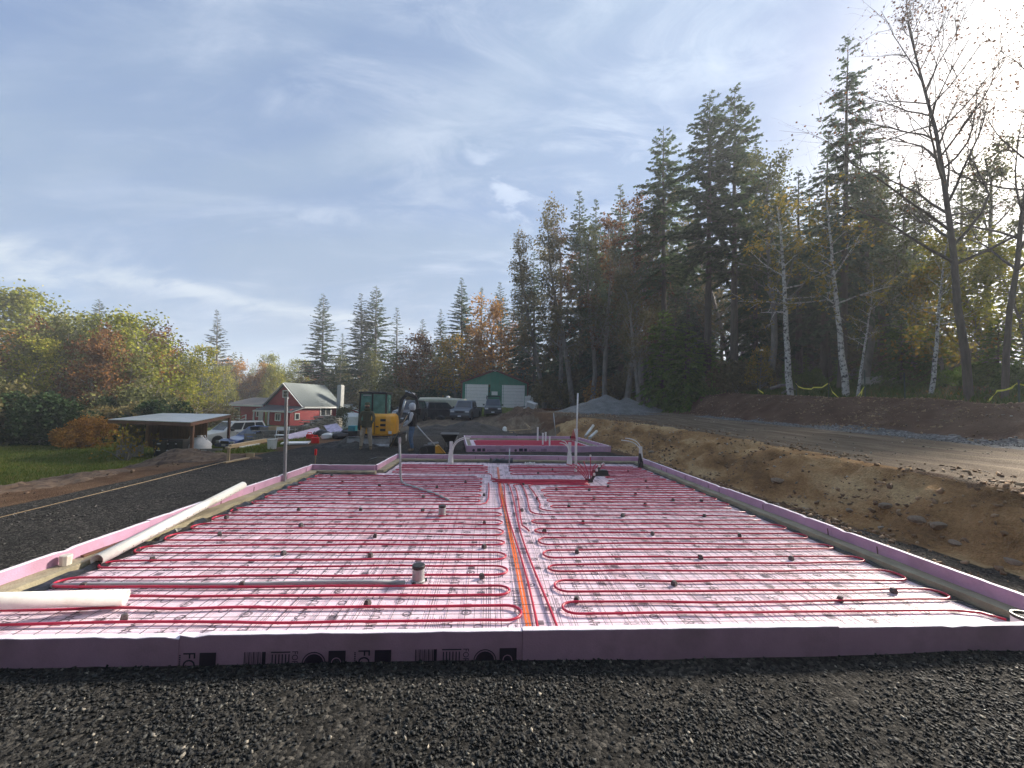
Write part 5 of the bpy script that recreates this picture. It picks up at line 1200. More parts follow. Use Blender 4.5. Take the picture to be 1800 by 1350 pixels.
# plate compactor
p = on(762, 799); PC = empty('plate_compactor', (p.x, p.y, p.z), R(12), 'yellow and black plate compactor with a long handle, lying behind the foam wall', 'plate compactor')
MB().loft([[(-.36, -.24, .06), (.40, -.24, .06), (.40, .24, .06), (-.36, .24, .06)], [(-.30, -.24, .0), (.32, -.24, .0), (.32, .24, .0), (-.30, .24, .0)]]).build('base_plate', M['black_metal'], PC)
MB().b2(-.34, .04, -.18, .18, .06, .34).build('engine', M['cap'], PC, bevel=.03)
MB().loft([[(.05, -.22, .06), (.42, -.22, .06), (.42, .22, .06), (.05, .22, .06)], [(.03, -.22, .30), (.18, -.22, .33), (.18, .22, .33), (.03, .22, .30)]]).build('belt_cover', M['yellow'], PC, bevel=.015)
MB().bar((.12, -.228, .35), (.36, -.228, .05), .012, .03, (0, 1, 0)).build('stripe', M['cap'], PC)
MB().lathe([(.13, -.03), (.15, 0), (.13, .03)], (-.36, -.2, .16), 16, 'y').build('wheel', M['tyre'], PC)
for s in (-1, 1): MB().tube([(.12, s * .17, .25), (-.25, s * .17, .62), (-.60, s * .15, 1.02)], .016, 7).build('handle_bar', M['galv'], PC, smooth=True)
MB().tube([(-.60, -.15, 1.02), (-.60, .15, 1.02)], .02, 7).build('handle_grip', M['cap'], PC); MB().tube([(-.2, -.15, .38), (.15, -.15, .42), (.15, .15, .42), (-.2, .15, .38)], .014, 6).build('lifting_hoop', M['galv'], PC)

# ------------------------------------------------------------------ green barn
def facing(px, py, Y, z=None): v = atY(px, py, Y); v.z = gz(v.x, v.y) if z is None else z; return v
YG = 52; g0 = atY(812, 715, YG); g1 = atY(926, 715, YG); zg = g0.z + .0
BW = (g1.x - g0.x); GB = empty('barn', (g0.x, YG, zg), 0, 'green metal barn with dark red trim and two white roll-up doors', 'barn'); hh = 3.25; pk = 4.85
# siding panels, ribbed
n = 14; t = BW / n
def ztop(x_): return hh + (pk - hh) * (1 - abs(x_ - BW / 2) / (BW / 2))
d0, d1, d2, d3 = .35, .35 + 3.05, BW - .30 - 3.05, BW - .30; dh = 3.0
for k in range(n):
    x0, x1 = k * t, (k + 1) * t; xm = (x0 + x1) / 2; zb = dh + .06 if (d0 < xm < d1 or d2 < xm < d3) else 0
    pr = [(x0 + .004, zb), (x1 - .004, zb), (x1 - .004, ztop(x1 - .004)), (xm, ztop(xm)), (x0 + .004, ztop(x0 + .004))]
    s_ = MB().prism(pr, 0, .06).build('siding_panel', M['green_steel'], GB)
    rb_ = MB()
    for q in range(3): xq = x0 + t * (q + .5) / 3; rb_.b2(xq - .02, xq + .02, -.025, .001, zb, ztop(xq) - .03)
    rb_.build('rib', M['green_steel'], s_, kind='stuff')
for a, b in ((d0, d1), (d2, d3)):
    dr = empty('roll_up_door', (a, -.02, 0)); dr.parent = GB
    for q in range(7): MB().b2(.02, b - a - .02, 0, .04, q * dh / 7 + .006, (q + 1) * dh / 7 - .012).build('door_panel', M['white_trim'], dr, bevel=.01)
    MB().b2(-.08, .0, -.03, .05, 0, dh + .08).build('frame', M['green_steel'], dr); MB().b2(b - a, b - a + .08, -.03, .05, 0, dh + .08).build('frame', M['green_steel'], dr); MB().b2(0, b - a, -.03, .05, dh, dh + .08).build('frame', M['green_steel'], dr)
MB().b2(-.14, -.002, -.05, .10, 0, hh).build('corner_trim', M['red_trim'], GB); MB().b2(BW + .002, BW + .14, -.05, .10, 0, hh).build('corner_trim', M['red_trim'], GB)
for s in (0, 1):
    a = Vector((-.25 if s == 0 else BW + .25, -.08, hh - .10)); b = Vector((BW / 2, -.08, pk + .02)); MB().bar(a, b, .10, .22, (0, 1, 0)).build('roof_trim', M['red_trim'], GB)
    a2 = a + Vector((0, 6.1, .12)); b2_ = b + Vector((0, 6.1, .12)); MB().loft([[a + Vector((0, -.15, .13)), b + Vector((0, -.15, .13)), b + Vector((0, 12, .13)), a + Vector((0, 12, .13))], [a + Vector((0, -.15, .19)), b + Vector((0, -.15, .19)), b + Vector((0, 12, .19)), a + Vector((0, 12, .19))]]).build('roof', M['red_trim'], GB)
MB().b2(0, .06, .06, 11.8, 0, hh).build('side_wall', M['green_steel'], GB); MB().b2(BW - .06, BW, .06, 11.8, 0, hh).build('side_wall', M['green_steel'], GB)
MB().b2(0, BW, 11.8, 11.9, 0, hh).build('back_wall', M['green_steel'], GB)
MB().b2(BW / 2 - .3, BW / 2 + .3, -.15, -.02, pk - .10, pk + .12).build('ridge_cap', M['white_trim'], GB); MB().b2(d1 + .45, d1 + 1.25, -.04, -.003, 1.6, 2.1).build('wall_sign', M['white_trim'], GB)
p = facing(930, 713, 49); e = empty('water_tank', (p.x, p.y, p.z), label='white square tank standing against the side of the green barn', cat='tank')
MB().b2(-.5, .5, -.4, .4, 0, 1.55).build('body', M['white_trim'], e, bevel=.05); MB().lathe([(.2, 1.55), (.2, 1.63)], n=12).build('lid', M['white_trim'], e)
for k in range(3): MB().b2(-.51, .51, -.415, .415, .3 + k * .45, .33 + k * .45).build('hoop', M['galv'], e)
# clutter by the barn
p = facing(930, 722, 36); z0 = p.z
e = empty('appliance', (p.x + .1, p.y, z0 + .05), R(-20), 'old white appliance tipped on its side beside the barn', 'appliance'); e.rotation_euler = (R(6), R(16), R(-22))
MB().b2(-.45, .45, -.35, .35, 0, .85).build('cabinet', M['white_trim'], e, bevel=.02); MB().b2(-.40, .40, -.36, -.345, .08, .78).build('door', M['galv'], e, bevel=.01)
for px, py, lab in ((909, 723, 'white bucket beside the tipped appliance, nearer the barn doors'), (921, 724, 'white bucket touching the tipped appliance')):
    p = facing(px, py, 36); e = empty('bucket', p, label=lab, cat='bucket'); MB().lathe([(.13, 0), (.16, .38)], n=14).build('pail', M['pvc'], e); MB().lathe([(.17, .37), (.17, .40)], n=14).build('rim', M['pvc_in'], e)
p = facing(916, 715, 37.5); e = empty('tarp_bundle', p, label='dark tarpaulin bundle lying behind the tipped appliance', cat='tarpaulin'); bm_me2 = rock_mesh(12, (1, .7, .5)); bm_me2.materials.clear(); bm_me2.materials.append(M['cap']); link(bm_me2, 'cloth', e, (0, 0, .35), (0, 0, .2), (1.6, 1.4, 1.6))
# debris heap of old boards and slabs under the trees
DB = mat('grey_debris', (.23, .20, .155), .9, var=.3, scale=5, bump=.4); rd = random.Random(7)
p = on(980, 716); c_ = Vector((p.x, p.y, p.z)); mound('debris_heap', (c_.x, c_.y + 1.2), 2.3, 1.3, 1.0, mat('debris_soil', (.16, .12, .08), .95, var=.4, scale=4, bump=.7), 'heap of rubble under the old boards beside the barn', 31)
for k in range(26):
    a = rd.uniform(-1.7, 1.7); hgt = 1.0 * (1 - abs(a) / 2.1) * rd.uniform(.4, 1); q = c_ + Vector((a, .2 + rd.uniform(-.4, .8), hgt)); L_ = rd.uniform(.5, 1.5)
    MB().box((0, 0, 0), (L_, rd.uniform(.15, .5), rd.uniform(.04, .10)), (rd.uniform(-.5, .5), rd.uniform(-.5, .5), rd.uniform(0, 3.1))).build('broken_board', DB if k % 3 else M['old_wood'], loc=q, label='broken pale board in the rubble heap beside the barn', cat='broken board', group='broken boards in the rubble heap')
# brush pile
p = on(1045, 704); p = Vector((p.x, p.y, p.z)); mb = MB()
for k in range(230):
    a = Vector((rd.gauss(0, 1.3), rd.gauss(0, .6), rd.uniform(0, .8))); d = Vector((rd.uniform(-1, 1), rd.uniform(-1, 1), rd.uniform(-.4, .6))).normalized() * rd.uniform(.4, 1.1); mb.tube([a - d * .5, a + Vector((0, 0, .05)), a + d * .5], rd.uniform(.010, .03), 4)
mb.build('brush_pile', mat('red_brown_brush', (.13, .055, .03), .9, var=.4, bump=0), loc=p, label='reddish brush pile between the barn rubble and the grey gravel pile', cat='brush pile', kind='stuff')
# ------------------------------------------------------------------ open shed
z0 = -1.32
FLc, FRc, BRc, BLc = at(190, 738, .62), at(335, 743, .58), at(406, 729, .80), at(286, 727, .84)
fl, fr = atY(217, 805, 20.6), atY(336, 798, 21.4)
br_x, br_y = BRc.x - .15, BRc.y - .2
SH = empty('open_shed', (FLc.x, FLc.y, z0), label='open lean-to shed with a sheet metal roof and brown posts on the lawn', cat='shed')
def S(v, z=None): v = Vector(v); return Vector((v.x - FLc.x, v.y - FLc.y, (v.z if z is None else z) - z0))
nn = 9
for k in range(nn):
    a0, a1 = FLc.lerp(FRc, k / nn), FLc.lerp(FRc, (k + 1) / nn); b0, b1 = BLc.lerp(BRc, k / nn), BLc.lerp(BRc, (k + 1) / nn)
    q = [S(a0), S(a1), S(b1), S(b0)]; up = Vector((0, 0, .03 + .006 * (k % 2)))
    MB().loft([[p_ for p_ in q], [p_ + up for p_ in q]]).build('roof_sheet', M['roof_metal'], SH)
for a, b in ((FLc, FRc), (FRc, BRc), (FLc, BLc), (BLc, BRc)):
    MB().bar(S(a) - Vector((0, 0, .10)), S(b) - Vector((0, 0, .10)), .05, .15).build('fascia', M['brown_paint'], SH)
def post(x, y, ztop, m='brown_paint'): zb = gz(x, y) - .1; MB().bar(S((x, y, zb)), S((x, y, ztop)), .12, .12).build('post', M[m], SH)
P_FL = FLc.lerp(FRc, .17).lerp(BLc, .05); P_FR = FRc.lerp(BRc, .05); P_BR = BRc.lerp(FRc, .04); P_BL = BLc.lerp(BRc, .05)
for p_ in (P_FL, P_FR, P_BR): post(p_.x, p_.y, p_.z - .12)
post(P_BL.x, P_BL.y, P_BL.z - .1)
# plank back wall
wa, wb = P_BL, FRc.lerp(BRc, .30)
wa = Vector((wa.x + .2, wa.y - 1.6, 0)); wb = FRc.lerp(BRc, .42); wb = Vector((wb.x - .1, wb.y, 0)); Lw = (wb - wa).length; nb = int(Lw / .17); dw = (wb - wa).normalized(); rw_ = random.Random(3)
for k in range(nb):
    a = wa + dw * (k * Lw / nb); b = wa + dw * ((k + 1) * Lw / nb - .012); zt_ = .55 + .1 * k / nb; o_ = rw_.uniform(-.006, .012)
    MB().bar(S((a.x, a.y + o_, -.25)), S((b.x, b.y + o_, -.25)), .025, 1.6 + rw_.uniform(-.03, .02)).build('plank', M['cedar'], SH)
la, lb = Vector((P_FL.x, P_FL.y + .1, 0)), Vector((wa.x, wa.y - .05, 0)); Ll = (lb - la).length; dl = (lb - la).normalized(); nb = int(Ll / .2)
for k in range(nb):
    a = la + dl * (k * .2); b = a + dl * .188; MB().bar(S((a.x, a.y, -.35)), S((b.x, b.y, -.35)), .025, 1.75).build('plank', M['old_wood'], SH)
MB().bar(S((P_FL.x - .2, P_FL.y - .1, -.95)), S((P_FL.x + 1.1, P_FL.y - .05, -.95)), .03, .6).build('half_wall', M['old_wood'], SH)
# bins, bag
def bin_(px, py, dz, label, s=1.0):
    v = at(px, py, -1.28); e = empty('storage_bin', (v.x, v.y, gz(v.x, v.y)), R(-6), label, 'bin')
    MB().loft([[(-.32, -.28, 0), (.32, -.28, 0), (.32, .28, 0), (-.32, .28, 0)], [(-.38, -.33, .86 * s), (.38, -.33, .86 * s), (.38, .33, .86 * s), (-.38, .33, .86 * s)]]).build('tub', M['cap'], e, bevel=.03)
    MB().b2(-.41, .41, -.36, .36, .86 * s, .93 * s).build('lid', M['black_metal'], e, bevel=.03)
    for z_ in (.35, .70): MB().b2(-.12, .06, -.35, -.325, z_ * s, (z_ + .05) * s).build('handle', M['plate'], e)
bin_(289, 801, 0, 'black storage bin in the open shed, the one toward its dark inner wall'); bin_(303, 801, 0, 'black storage bin in the open shed, between two others'); bin_(317, 801, 0, 'black storage bin in the open shed, next to the white bulk bag')
v = at(346, 799, -1.28); e = empty('bulk_bag', (v.x, v.y, gz(v.x, v.y)), label='stuffed white woven bulk bag at the front post of the open shed', cat='bag')
bagm = mat('woven_bag', (.62, .60, .60), .75, var=.10, scale=6, bump=.9, bscale=7); rg = random.Random(2); rings = []
for z_, r_ in ((0, .40), (.15, .56), (.4, .62), (.65, .58), (.85, .42), (.98, .22), (1.08, .10), (1.12, .17)):
    rings.append([((r_ * (1 + .13 * math.sin(2.6 * k + z_ * 9) * (z_ > .1))) * math.cos(k * math.pi / 9) + .10 * z_, r_ * .85 * math.sin(k * math.pi / 9), z_) for k in range(18)])
MB().loft(rings).build('sack', bagm, e, smooth=True)
for s in (-1, 1): MB().tube([(s * .15, 0, .95), (s * .38, 0, 1.12), (s * .5, -.02, .86), (s * .42, -.03, .7)], .03, 5).build('strap', bagm, e)
# ------------------------------------------------------------------ red house
zH = -1.75; C0 = atY(532, 745, 58.0); AL = R(20)
HH = empty('house', (C0.x, C0.y, zH), 0, 'red wooden house with white trim, grey shingle roof and block chimney', 'house')
g = Vector((-math.cos(AL), math.sin(AL), 0)); s_ = Vector((math.sin(AL), math.cos(AL), 0)); UZ = Vector((0, 0, 1))
def HP(a, b, z): return g * a + s_ * b + UZ * z      # a along the gable wall, b along the long wall
def slab_(pts, th, nrm, name, m, parent=HH): 
    nrm = Vector(nrm).normalized() * th; return MB().loft([[Vector(p_) for p_ in pts], [Vector(p_) + nrm for p_ in pts]]).build(name, M[m] if isinstance(m, str) else m, parent)
GWd, Ln, Ev, Rg = 6.6, 7.2, 2.95, 5.95
ng, ns_ = -s_, -g
def lap(a0, a1, b0, b1, z0_, z1_, nrm, n=None, gable=None):
    """horizontal lap boards as one part, each board a wedge"""
    mb = MB(); z = z0_; h_ = .21
    A, Bv = HP(a0, b0, 0), HP(a1, b1, 0); nrm = Vector(nrm)
    while z < z1_ - .02:
        zt_ = min(z + h_, z1_); P0, P1 = A, Bv
        if gable:
            k0 = max(0, (z - gable[0]) / (gable[1] - gable[0])); k0 = min(k0, .97); c_ = (A + Bv) / 2; P0 = A.lerp(c_, k0); P1 = Bv.lerp(c_, k0)
            k1 = min(max(0, (zt_ - gable[0]) / (gable[1] - gable[0])), .985); Q0 = A.lerp(c_, k1); Q1 = Bv.lerp(c_, k1)
        else: Q0, Q1 = P0, P1
        mb.loft([[P0 + UZ * z + nrm * .035, P1 + UZ * z + nrm * .035, P1 + UZ * z - nrm * .02, P0 + UZ * z - nrm * .02], [Q0 + UZ * zt_ + nrm * .01, Q1 + UZ * zt_ + nrm * .01, Q1 + UZ * zt_ - nrm * .02, Q0 + UZ * zt_ - nrm * .02]]); z += h_
    return mb.build('siding', M['red_siding'], HH, kind='stuff')
lap(0, GWd, 0, 0, 0, Ev, ng); lap(0, GWd, 0, 0, Ev, Rg - .1, ng, gable=(Ev, Rg)); lap(0, 0, 0, Ln, 0, Ev, ns_)
lap(GWd, GWd, 0, Ln, 0, Ev, g); lap(0, GWd, Ln, Ln, 0, Ev, s_)
nR = Vector((0, 0, 1)); m_ = GWd / 2
for sgn in (0, 1):
    a_out = -.45 if sgn == 0 else GWd + .45; zo = Ev - .45 * (Rg - Ev) / m_
    slab_([HP(a_out, -.5, zo + .05), HP(m_, -.5, Rg + .05), HP(m_, Ln + .4, Rg + .05), HP(a_out, Ln + .4, zo + .05)], .10, UZ, 'roof', 'shingle')
    MB().bar(HP(a_out, -.53, zo + .02), HP(m_, -.53, Rg + .02), .06, .26, s_).build('barge_board', M['white_trim'], HH)
    MB().bar(HP(a_out, -.5, zo - .02), HP(a_out, Ln + .4, zo - .02), .05, .22).build('fascia', M['white_trim'], HH)
def window(ac, bc, z0_, z1_, w, nrm, along, shutters=True, mull=1, name='window'):
    c_ = HP(ac, bc, (z0_ + z1_) / 2); al = Vector(along); nrm = Vector(nrm); rot = Matrix((al, -nrm, UZ)).transposed(); f = empty(name, c_ + nrm * .03); f.parent = HH
    MB().box((0, 0, 0), (w, .05, z1_ - z0_), rot).build('pane', M['glass'], f)
    t_ = .14
    for dx, dz, ww, hh_ in ((0, (z1_ - z0_) / 2 + t_ / 2, w + 2 * t_, t_), (0, -(z1_ - z0_) / 2 - t_ / 2, w + 2 * t_, t_), (w / 2 + t_ / 2, 0, t_, z1_ - z0_), (-w / 2 - t_ / 2, 0, t_, z1_ - z0_)):
        MB().box(al * dx + UZ * dz + nrm * .02, (ww, .10, hh_), rot).build('frame', M['white_trim'], f)
    for k in range(mull): MB().box(al * (w * ((k + 1) / (mull + 1) - .5)) + nrm * .02, (.07, .08, z1_ - z0_), rot).build('mullion', M['white_trim'], f)
    return f
f = window(m_, 0, 4.0, 4.85, .75, ng, g, mull=0); MB().box(ng * .02, (.70, .08, .06), Matrix((g, -ng, UZ)).transposed()).build('mullion', M['white_trim'], f)
window(0, 4.3, 1.35, 2.35, 2.0, ns_, s_); window(1.0 + .9, 0, 1.3, 2.3, .8, ng, g)
# chimney on the long wall
c_ = HP(-.45, 6.9, 0); MB().box(c_ + UZ * 3.0, (.75, .75, 6.0), Euler((0, 0, -AL + math.pi / 2)).to_matrix()).build('chimney', M['block'], HH, bevel=.02)
MB().box(c_ + UZ * 6.05, (.62, .62, .16), Euler((0, 0, -AL + math.pi / 2)).to_matrix()).build('chimney_cap', M['block'], HH)
# shed addition beyond the chimney
lap(-2.9, .0, Ln + .9, Ln + .9, 0, 2.3, ng); lap(-2.9, -2.9, Ln + .9, Ln + 4, 0, 1.9, ns_)
slab_([HP(0.1, Ln + .4, 2.95), HP(-3.5, Ln + .4, 1.95), HP(-3.5, Ln + 4.4, 1.95), HP(.1, Ln + 4.4, 2.95)], .10, UZ, 'roof', 'shingle')
MB().bar(HP(.1, Ln + .37, 2.93), HP(-3.5, Ln + .37, 1.93), .05, .2, s_).build('fascia', M['white_trim'], HH)
window(-1.35, Ln + .9, 1.0, 1.8, 1.0, ng, g)
# porch roof on the gable side
slab_([HP(-.6, -.3, 2.55), HP(-.6, -2.6, 1.95), HP(GWd - .3, -2.6, 1.95), HP(GWd - .3, -.05, 2.75)], .08, UZ, 'porch_roof', 'shingle_dark')
MB().bar(HP(-.6, -2.62, 1.93), HP(GWd - .3, -2.62, 1.93), .05, .22).build('fascia', M['white_trim'], HH); MB().bar(HP(-.6, -.3, 2.52), HP(-.6, -2.6, 1.92), .05, .2, g).build('fascia', M['white_trim'], HH)
lap(0, 3.4, -2.3, -2.3, 0, 1.95, ng); lap(0, 0, -2.3, 0, 0, 2.3, ns_)
window(2.0, -2.3, .75, 1.55, .75, ng, g, mull=1); window(0, -1.1, .9, 1.6, .6, ns_, s_, mull=0)
for a_ in (3.5, 4.7, 6.2): MB().bar(HP(a_, -2.5, 0), HP(a_, -2.5, 1.95), .16, .16).build('porch_post', M['white_trim'], HH)
slab_([HP(4.75, -.06, .1), HP(5.7, -.06, .1), HP(5.7, -.06, 2.1), HP(4.75, -.06, 2.1)], .05, ng, 'door', 'white_trim')
# wing beyond the porch
lap(GWd, GWd + 6.4, -.4, -.4, 0, 2.7, ng); lap(GWd + 6.4, GWd + 6.4, -.4, 5, 0, 2.7, g)
slab_([HP(GWd - .3, -1.1, 2.65), HP(GWd + 7.3, -1.1, 2.65), HP(GWd + 7.0, 3.4, 3.75), HP(GWd - .3, 3.4, 3.75)], .10, UZ, 'roof', 'shingle_dark')
MB().bar(HP(GWd - .3, -1.12, 2.62), HP(GWd + 7.3, -1.12, 2.62), .05, .24).build('fascia', M['white_trim'], HH)
window(GWd + 5.4, -.4, 1.1, 2.2, .9, ng, g, mull=0); window(GWd + 1.0, -.4, 1.1, 2.1, .9, ng, g, mull=1)
slab_([HP(GWd + .2, -.46, .2), HP(GWd + 1.1, -.46, .2), HP(GWd + 1.1, -.46, 2.2), HP(GWd + .2, -.46, 2.2)], .05, ng, 'door', 'white_trim')
# white stair railing
for b_ in (-2.9, -1.9):
    for a_ in (GWd + 1.8, GWd + 3.0, GWd + 4.2):
        zt_ = 1.35 - (a_ - GWd - 1.8) * .32; MB().bar(HP(a_, b_, 0), HP(a_, b_, zt_), .12, .12).build('rail_post', M['white_trim'], HH)
    for dz in (0, -.45): MB().bar(HP(GWd + 1.8, b_, 1.3 + dz), HP(GWd + 4.2, b_, .53 + dz), .07, .10).build('rail', M['white_trim'], HH)
for k in range(4): MB().box(HP(GWd + 2.1 + .5 * k, -2.4, .55 - .14 * k), (.5, 1.0, .06), Euler((0, 0, -AL)).to_matrix()).build('step', M['white_trim'], HH)
# white tank beside the house
p = atY(619, 722, 50); e = empty('white_tank', (p.x, p.y, gz(p.x, p.y)), label='white rounded tank half hidden behind the excavator cab, beside the red house', cat='tank')
MB().lathe([(1.2, 0), (1.3, .3), (1.3, 1.6), (.9, 2.0), (.2, 2.1)], n=20).build('body', M['white_trim'], e, smooth=False); MB().lathe([(.22, 2.08), (.22, 2.25)], n=12).build('lid', M['pvc'], e)

# ------------------------------------------------------------------ firewood, pallets and clutter between the drive and the lawn
def clutter(px, py, Y): v = atY(px, py, Y); return Vector((v.x, v.y, gz(v.x, v.y)))
def pallet(loc, rot, label, lean=False, group=None):
    e = empty('pallet', loc, 0, label, 'pallet', group); e.rotation_euler = rot
    for k in range(3): MB().b2(-.5, .5, -.04 + (k - 1) * .44, .04 + (k - 1) * .44, .03, .11).build('runner', M['old_wood'], e)
    for k in range(6): MB().b2(-.49 + k * .172, -.36 + k * .172, -.5, .5, .112, .135).build('slat', M['old_wood'], e)
    for k in (0, 2, 5): MB().b2(-.48 + k * .172, -.38 + k * .172, -.5, .5, .006, .028).build('slat', M['old_wood'], e)
    return e
pc = [clutter(447, 776, 24.0), clutter(475, 776, 24.4), clutter(506, 774, 25.2)]
for i, (v, lab) in enumerate(zip(pc, ('upright weathered pallet beside the blue car', 'upright weathered pallet between two others in the crate wall', 'upright weathered pallet next to the firewood'))):
    pallet(v + Vector((0, 0, .52)), (R(88), R(90), R(6 - 8 * i)), lab)
    pallet(v + Vector((0, 1.0, .52)), (R(-88), R(90), R(4)), 'weathered pallet standing behind the front row of crates', group='pallets standing behind the front row')
a, b = clutter(440, 742, 24.3), clutter(516, 742, 24.9); zt_ = -.02
e = MB().bar((a.x, a.y + .45, -.05), (b.x, b.y + .45, -.02), 1.25, .05).build('work_top', M['old_wood'], label='grey board laid across the upright pallets as a table', cat='table top')
for k, (px, m, sx, h_, lab) in enumerate(((447, 'cap', .55, .20, 'dark crate on the pallet table, at the blue car end'), (462, 'old_wood', .6, .16, 'grey crate on the pallet table beside the dark one'), (477, 'lumber', .45, .22, 'tan box on the middle of the pallet table'), (496, 'old_wood', .3, .18, 'small grey box on the pallet table, toward the firewood'))):
    v = atY(px, 746, 24.5); e = empty('crate', (v.x, v.y + .3, -.015), label=lab, cat='crate')
    for s in (-1, 1): MB().b2(-sx / 2, sx / 2, s * .2 - .015, s * .2 + .015, 0, h_).build('side', M[m], e); MB().b2(s * sx / 2 - .015, s * sx / 2 + .015, -.18, .18, 0, h_).build('end', M[m], e)
    MB().b2(-sx / 2, sx / 2, -.18, .18, .005, .03).build('floor_board', M[m], e)
v = atY(452, 744, 25.3); MB().loft([[(-.8, -.4, 0), (.8, -.4, .0), (.8, .4, .0), (-.8, .4, 0)], [(-.7, -.3, .14), (.6, -.35, .18), (.7, .3, .1), (-.7, .3, .16)]]).build('blue_tarp', mat('blue_tarp', (.10, .16, .32), .5, var=.2, bump=.6, bscale=5), loc=(v.x, v.y + .8, -.02), bevel=.02, label='faded blue tarpaulin folded on the pallet table', cat='tarpaulin')
# firewood stack: split logs, ends toward the camera
FW = empty('firewood_stack', clutter(560, 765, 31), label='long stack of split firewood in front of the red house', cat='firewood stack'); rf = random.Random(21)
LGM = [mat('split_log_%s' % n_, c, .9, var=.3, scale=12, bump=.4) for n_, c in (('grey', (.27, .25, .21)), ('tan', (.42, .35, .26)), ('dark', (.11, .09, .075)))]
lme = []
for k in range(6):
    r_ = .07 + .025 * rf.random(); ng_ = rf.choice((3, 4, 5)); ring = [(r_ * rf.uniform(.8, 1.15) * math.cos(2 * math.pi * q / ng_), r_ * rf.uniform(.8, 1.15) * math.sin(2 * math.pi * q / ng_)) for q in range(ng_)]
    lme.append(MB().prism(ring, -.22, .22).mesh('log', LGM[k % 3]))
a, b = clutter(524, 765, 27.5), clutter(592, 748, 38); nlog = 0
for i in range(50):
    t_ = i / 49; c_ = a.lerp(b, t_); H_ = (.95 + .75 * math.sin(min(1, t_ * 1.25) * math.pi * .62)) ; zz_ = gz(c_.x, c_.y)
    for j in range(int(H_ / .155)):
        if nlog >= 290: break
        o = link(lme[rf.randrange(6)], 'log', FW, Vector((c_.x + rf.uniform(-.05, .05), c_.y + rf.uniform(-.15, .15), zz_ + .08 + j * .155)) - FW.location, (rf.uniform(-.2, .2), rf.uniform(-3, 3), rf.uniform(-.5, .9))); nlog += 1
bulk = MB()
for i in range(50):
    t_ = i / 49; c_ = a.lerp(b, t_); H_ = (.95 + .75 * math.sin(min(1, t_ * 1.25) * math.pi * .62)); zz_ = gz(c_.x, c_.y)
    for j in range(int(H_ / .14)):
        for dd in (.35, .75): bulk.box(Vector((c_.x + .12 * rf.random(), c_.y + dd, zz_ + .07 + j * .14)) - FW.location, (.16, .4, .12), (rf.uniform(-.3, .3), rf.uniform(-1, 1), rf.uniform(-.5, .5)))
bulk.build('split_wood', LGM[0], FW, kind='stuff')
for k in range(7):
    t_ = .15 + .12 * k; c_ = a.lerp(b, t_); zt_ = gz(c_.x, c_.y) + .97 + .75 * math.sin(min(1, t_ * 1.25) * math.pi * .62)
    MB().box((0, 0, 0), (.9 + .5 * rf.random(), .35, .04), (rf.uniform(-.1, .1), rf.uniform(-.15, .15), .6 + rf.uniform(-.4, .4))).build('cover_board', M['old_wood'], FW, loc=Vector((c_.x, c_.y + .1, zt_)) - FW.location)
# pink foam scrap and rubbish
def slabp(a, b, w, t_, m, label, cat, name, up=(0, 0, 1)): return MB().bar(a, b, t_ if up == (0, 0, 1) else w, w if up == (0, 0, 1) else t_, up).build(name, M[m], label=label, cat=cat, bevel=.005)
a = atY(572, 746, 25.5); b = atY(600, 768, 24.2)
q = [atY(569, 748, 25.8), atY(592, 744, 25.6), atY(607, 760, 24.3), atY(584, 770, 24.2)]; nrm = (q[1] - q[0]).cross(q[3] - q[0]).normalized() * .05
o = MB().loft([q, [x_ + nrm for x_ in q]]).build('foam_offcut', mat('pale_foam_print', (.60, .50, .62), .6, var=.3, scale=5, bump=.1, dirt=(.35, .3, .4), dirtamt=.7), label='pale pink printed foam sheet leaning on the rubbish by the firewood', cat='foam sheet')
a, b = atY(506, 770, 23.0), atY(563, 756, 24.5); MB().bar(a, b, .5, .05, (0, -.8, .5)).build('foam_offcut', M['sheet'], label='long pink foam strip lying in front of the firewood', cat='foam sheet')
for px, py, s, m, lab in ((566, 768, .55, 'cap', 'black rubbish sack between the red cans and the leaning foam sheet'), (598, 772, .5, 'cap', 'black plastic heap at the foot of the leaning foam sheet'), (577, 772, .42, 'white_trim', 'crumpled white sheeting in front of the leaning foam'), (612, 765, .5, 'cap', 'dark rubbish sack beside the man in the olive jacket')):
    v = on(px, py); me_ = rock_mesh(int(px), (1, .8, .8)); me_.materials.clear(); me_.materials.append(M[m]); o = link(me_, 'rubbish_sack', loc=v + Vector((0, 0, s * .3)), scale=(s * 1.7, s * 1.4, s * 1.1)); tag(o, lab, 'sack')
for px, py, lab in ((544, 773, 'red fuel can, the one toward the grey steel post'), (554, 779, 'red fuel can standing nearer, in front of the other')):
    v = on(px, py); e = empty('fuel_can', v, R(20), lab, 'fuel can'); MB().b2(-.15, .15, -.10, .10, 0, .26).build('body', M['red_plastic'], e, bevel=.03); MB().tube([(-.08, 0, .25), (-.08, 0, .33), (.08, 0, .33), (.08, 0, .25)], .02, 6).build('handle', M['red_plastic'], e); MB().tube([(.12, 0, .25), (.2, 0, .38)], .02, 8).build('spout', M['cap'], e)
v = on(617, 770); e = empty('tool_box', v, label='dark box with teal lid behind the man in the olive jacket', cat='box'); MB().b2(-.35, .35, -.2, .2, 0, .35).build('case', M['cap'], e, bevel=.02); MB().b2(-.1, .25, -.21, .21, .351, .62).build('lid', mat('teal_plastic', (.02, .22, .27), .4, bump=0), e, bevel=.03)
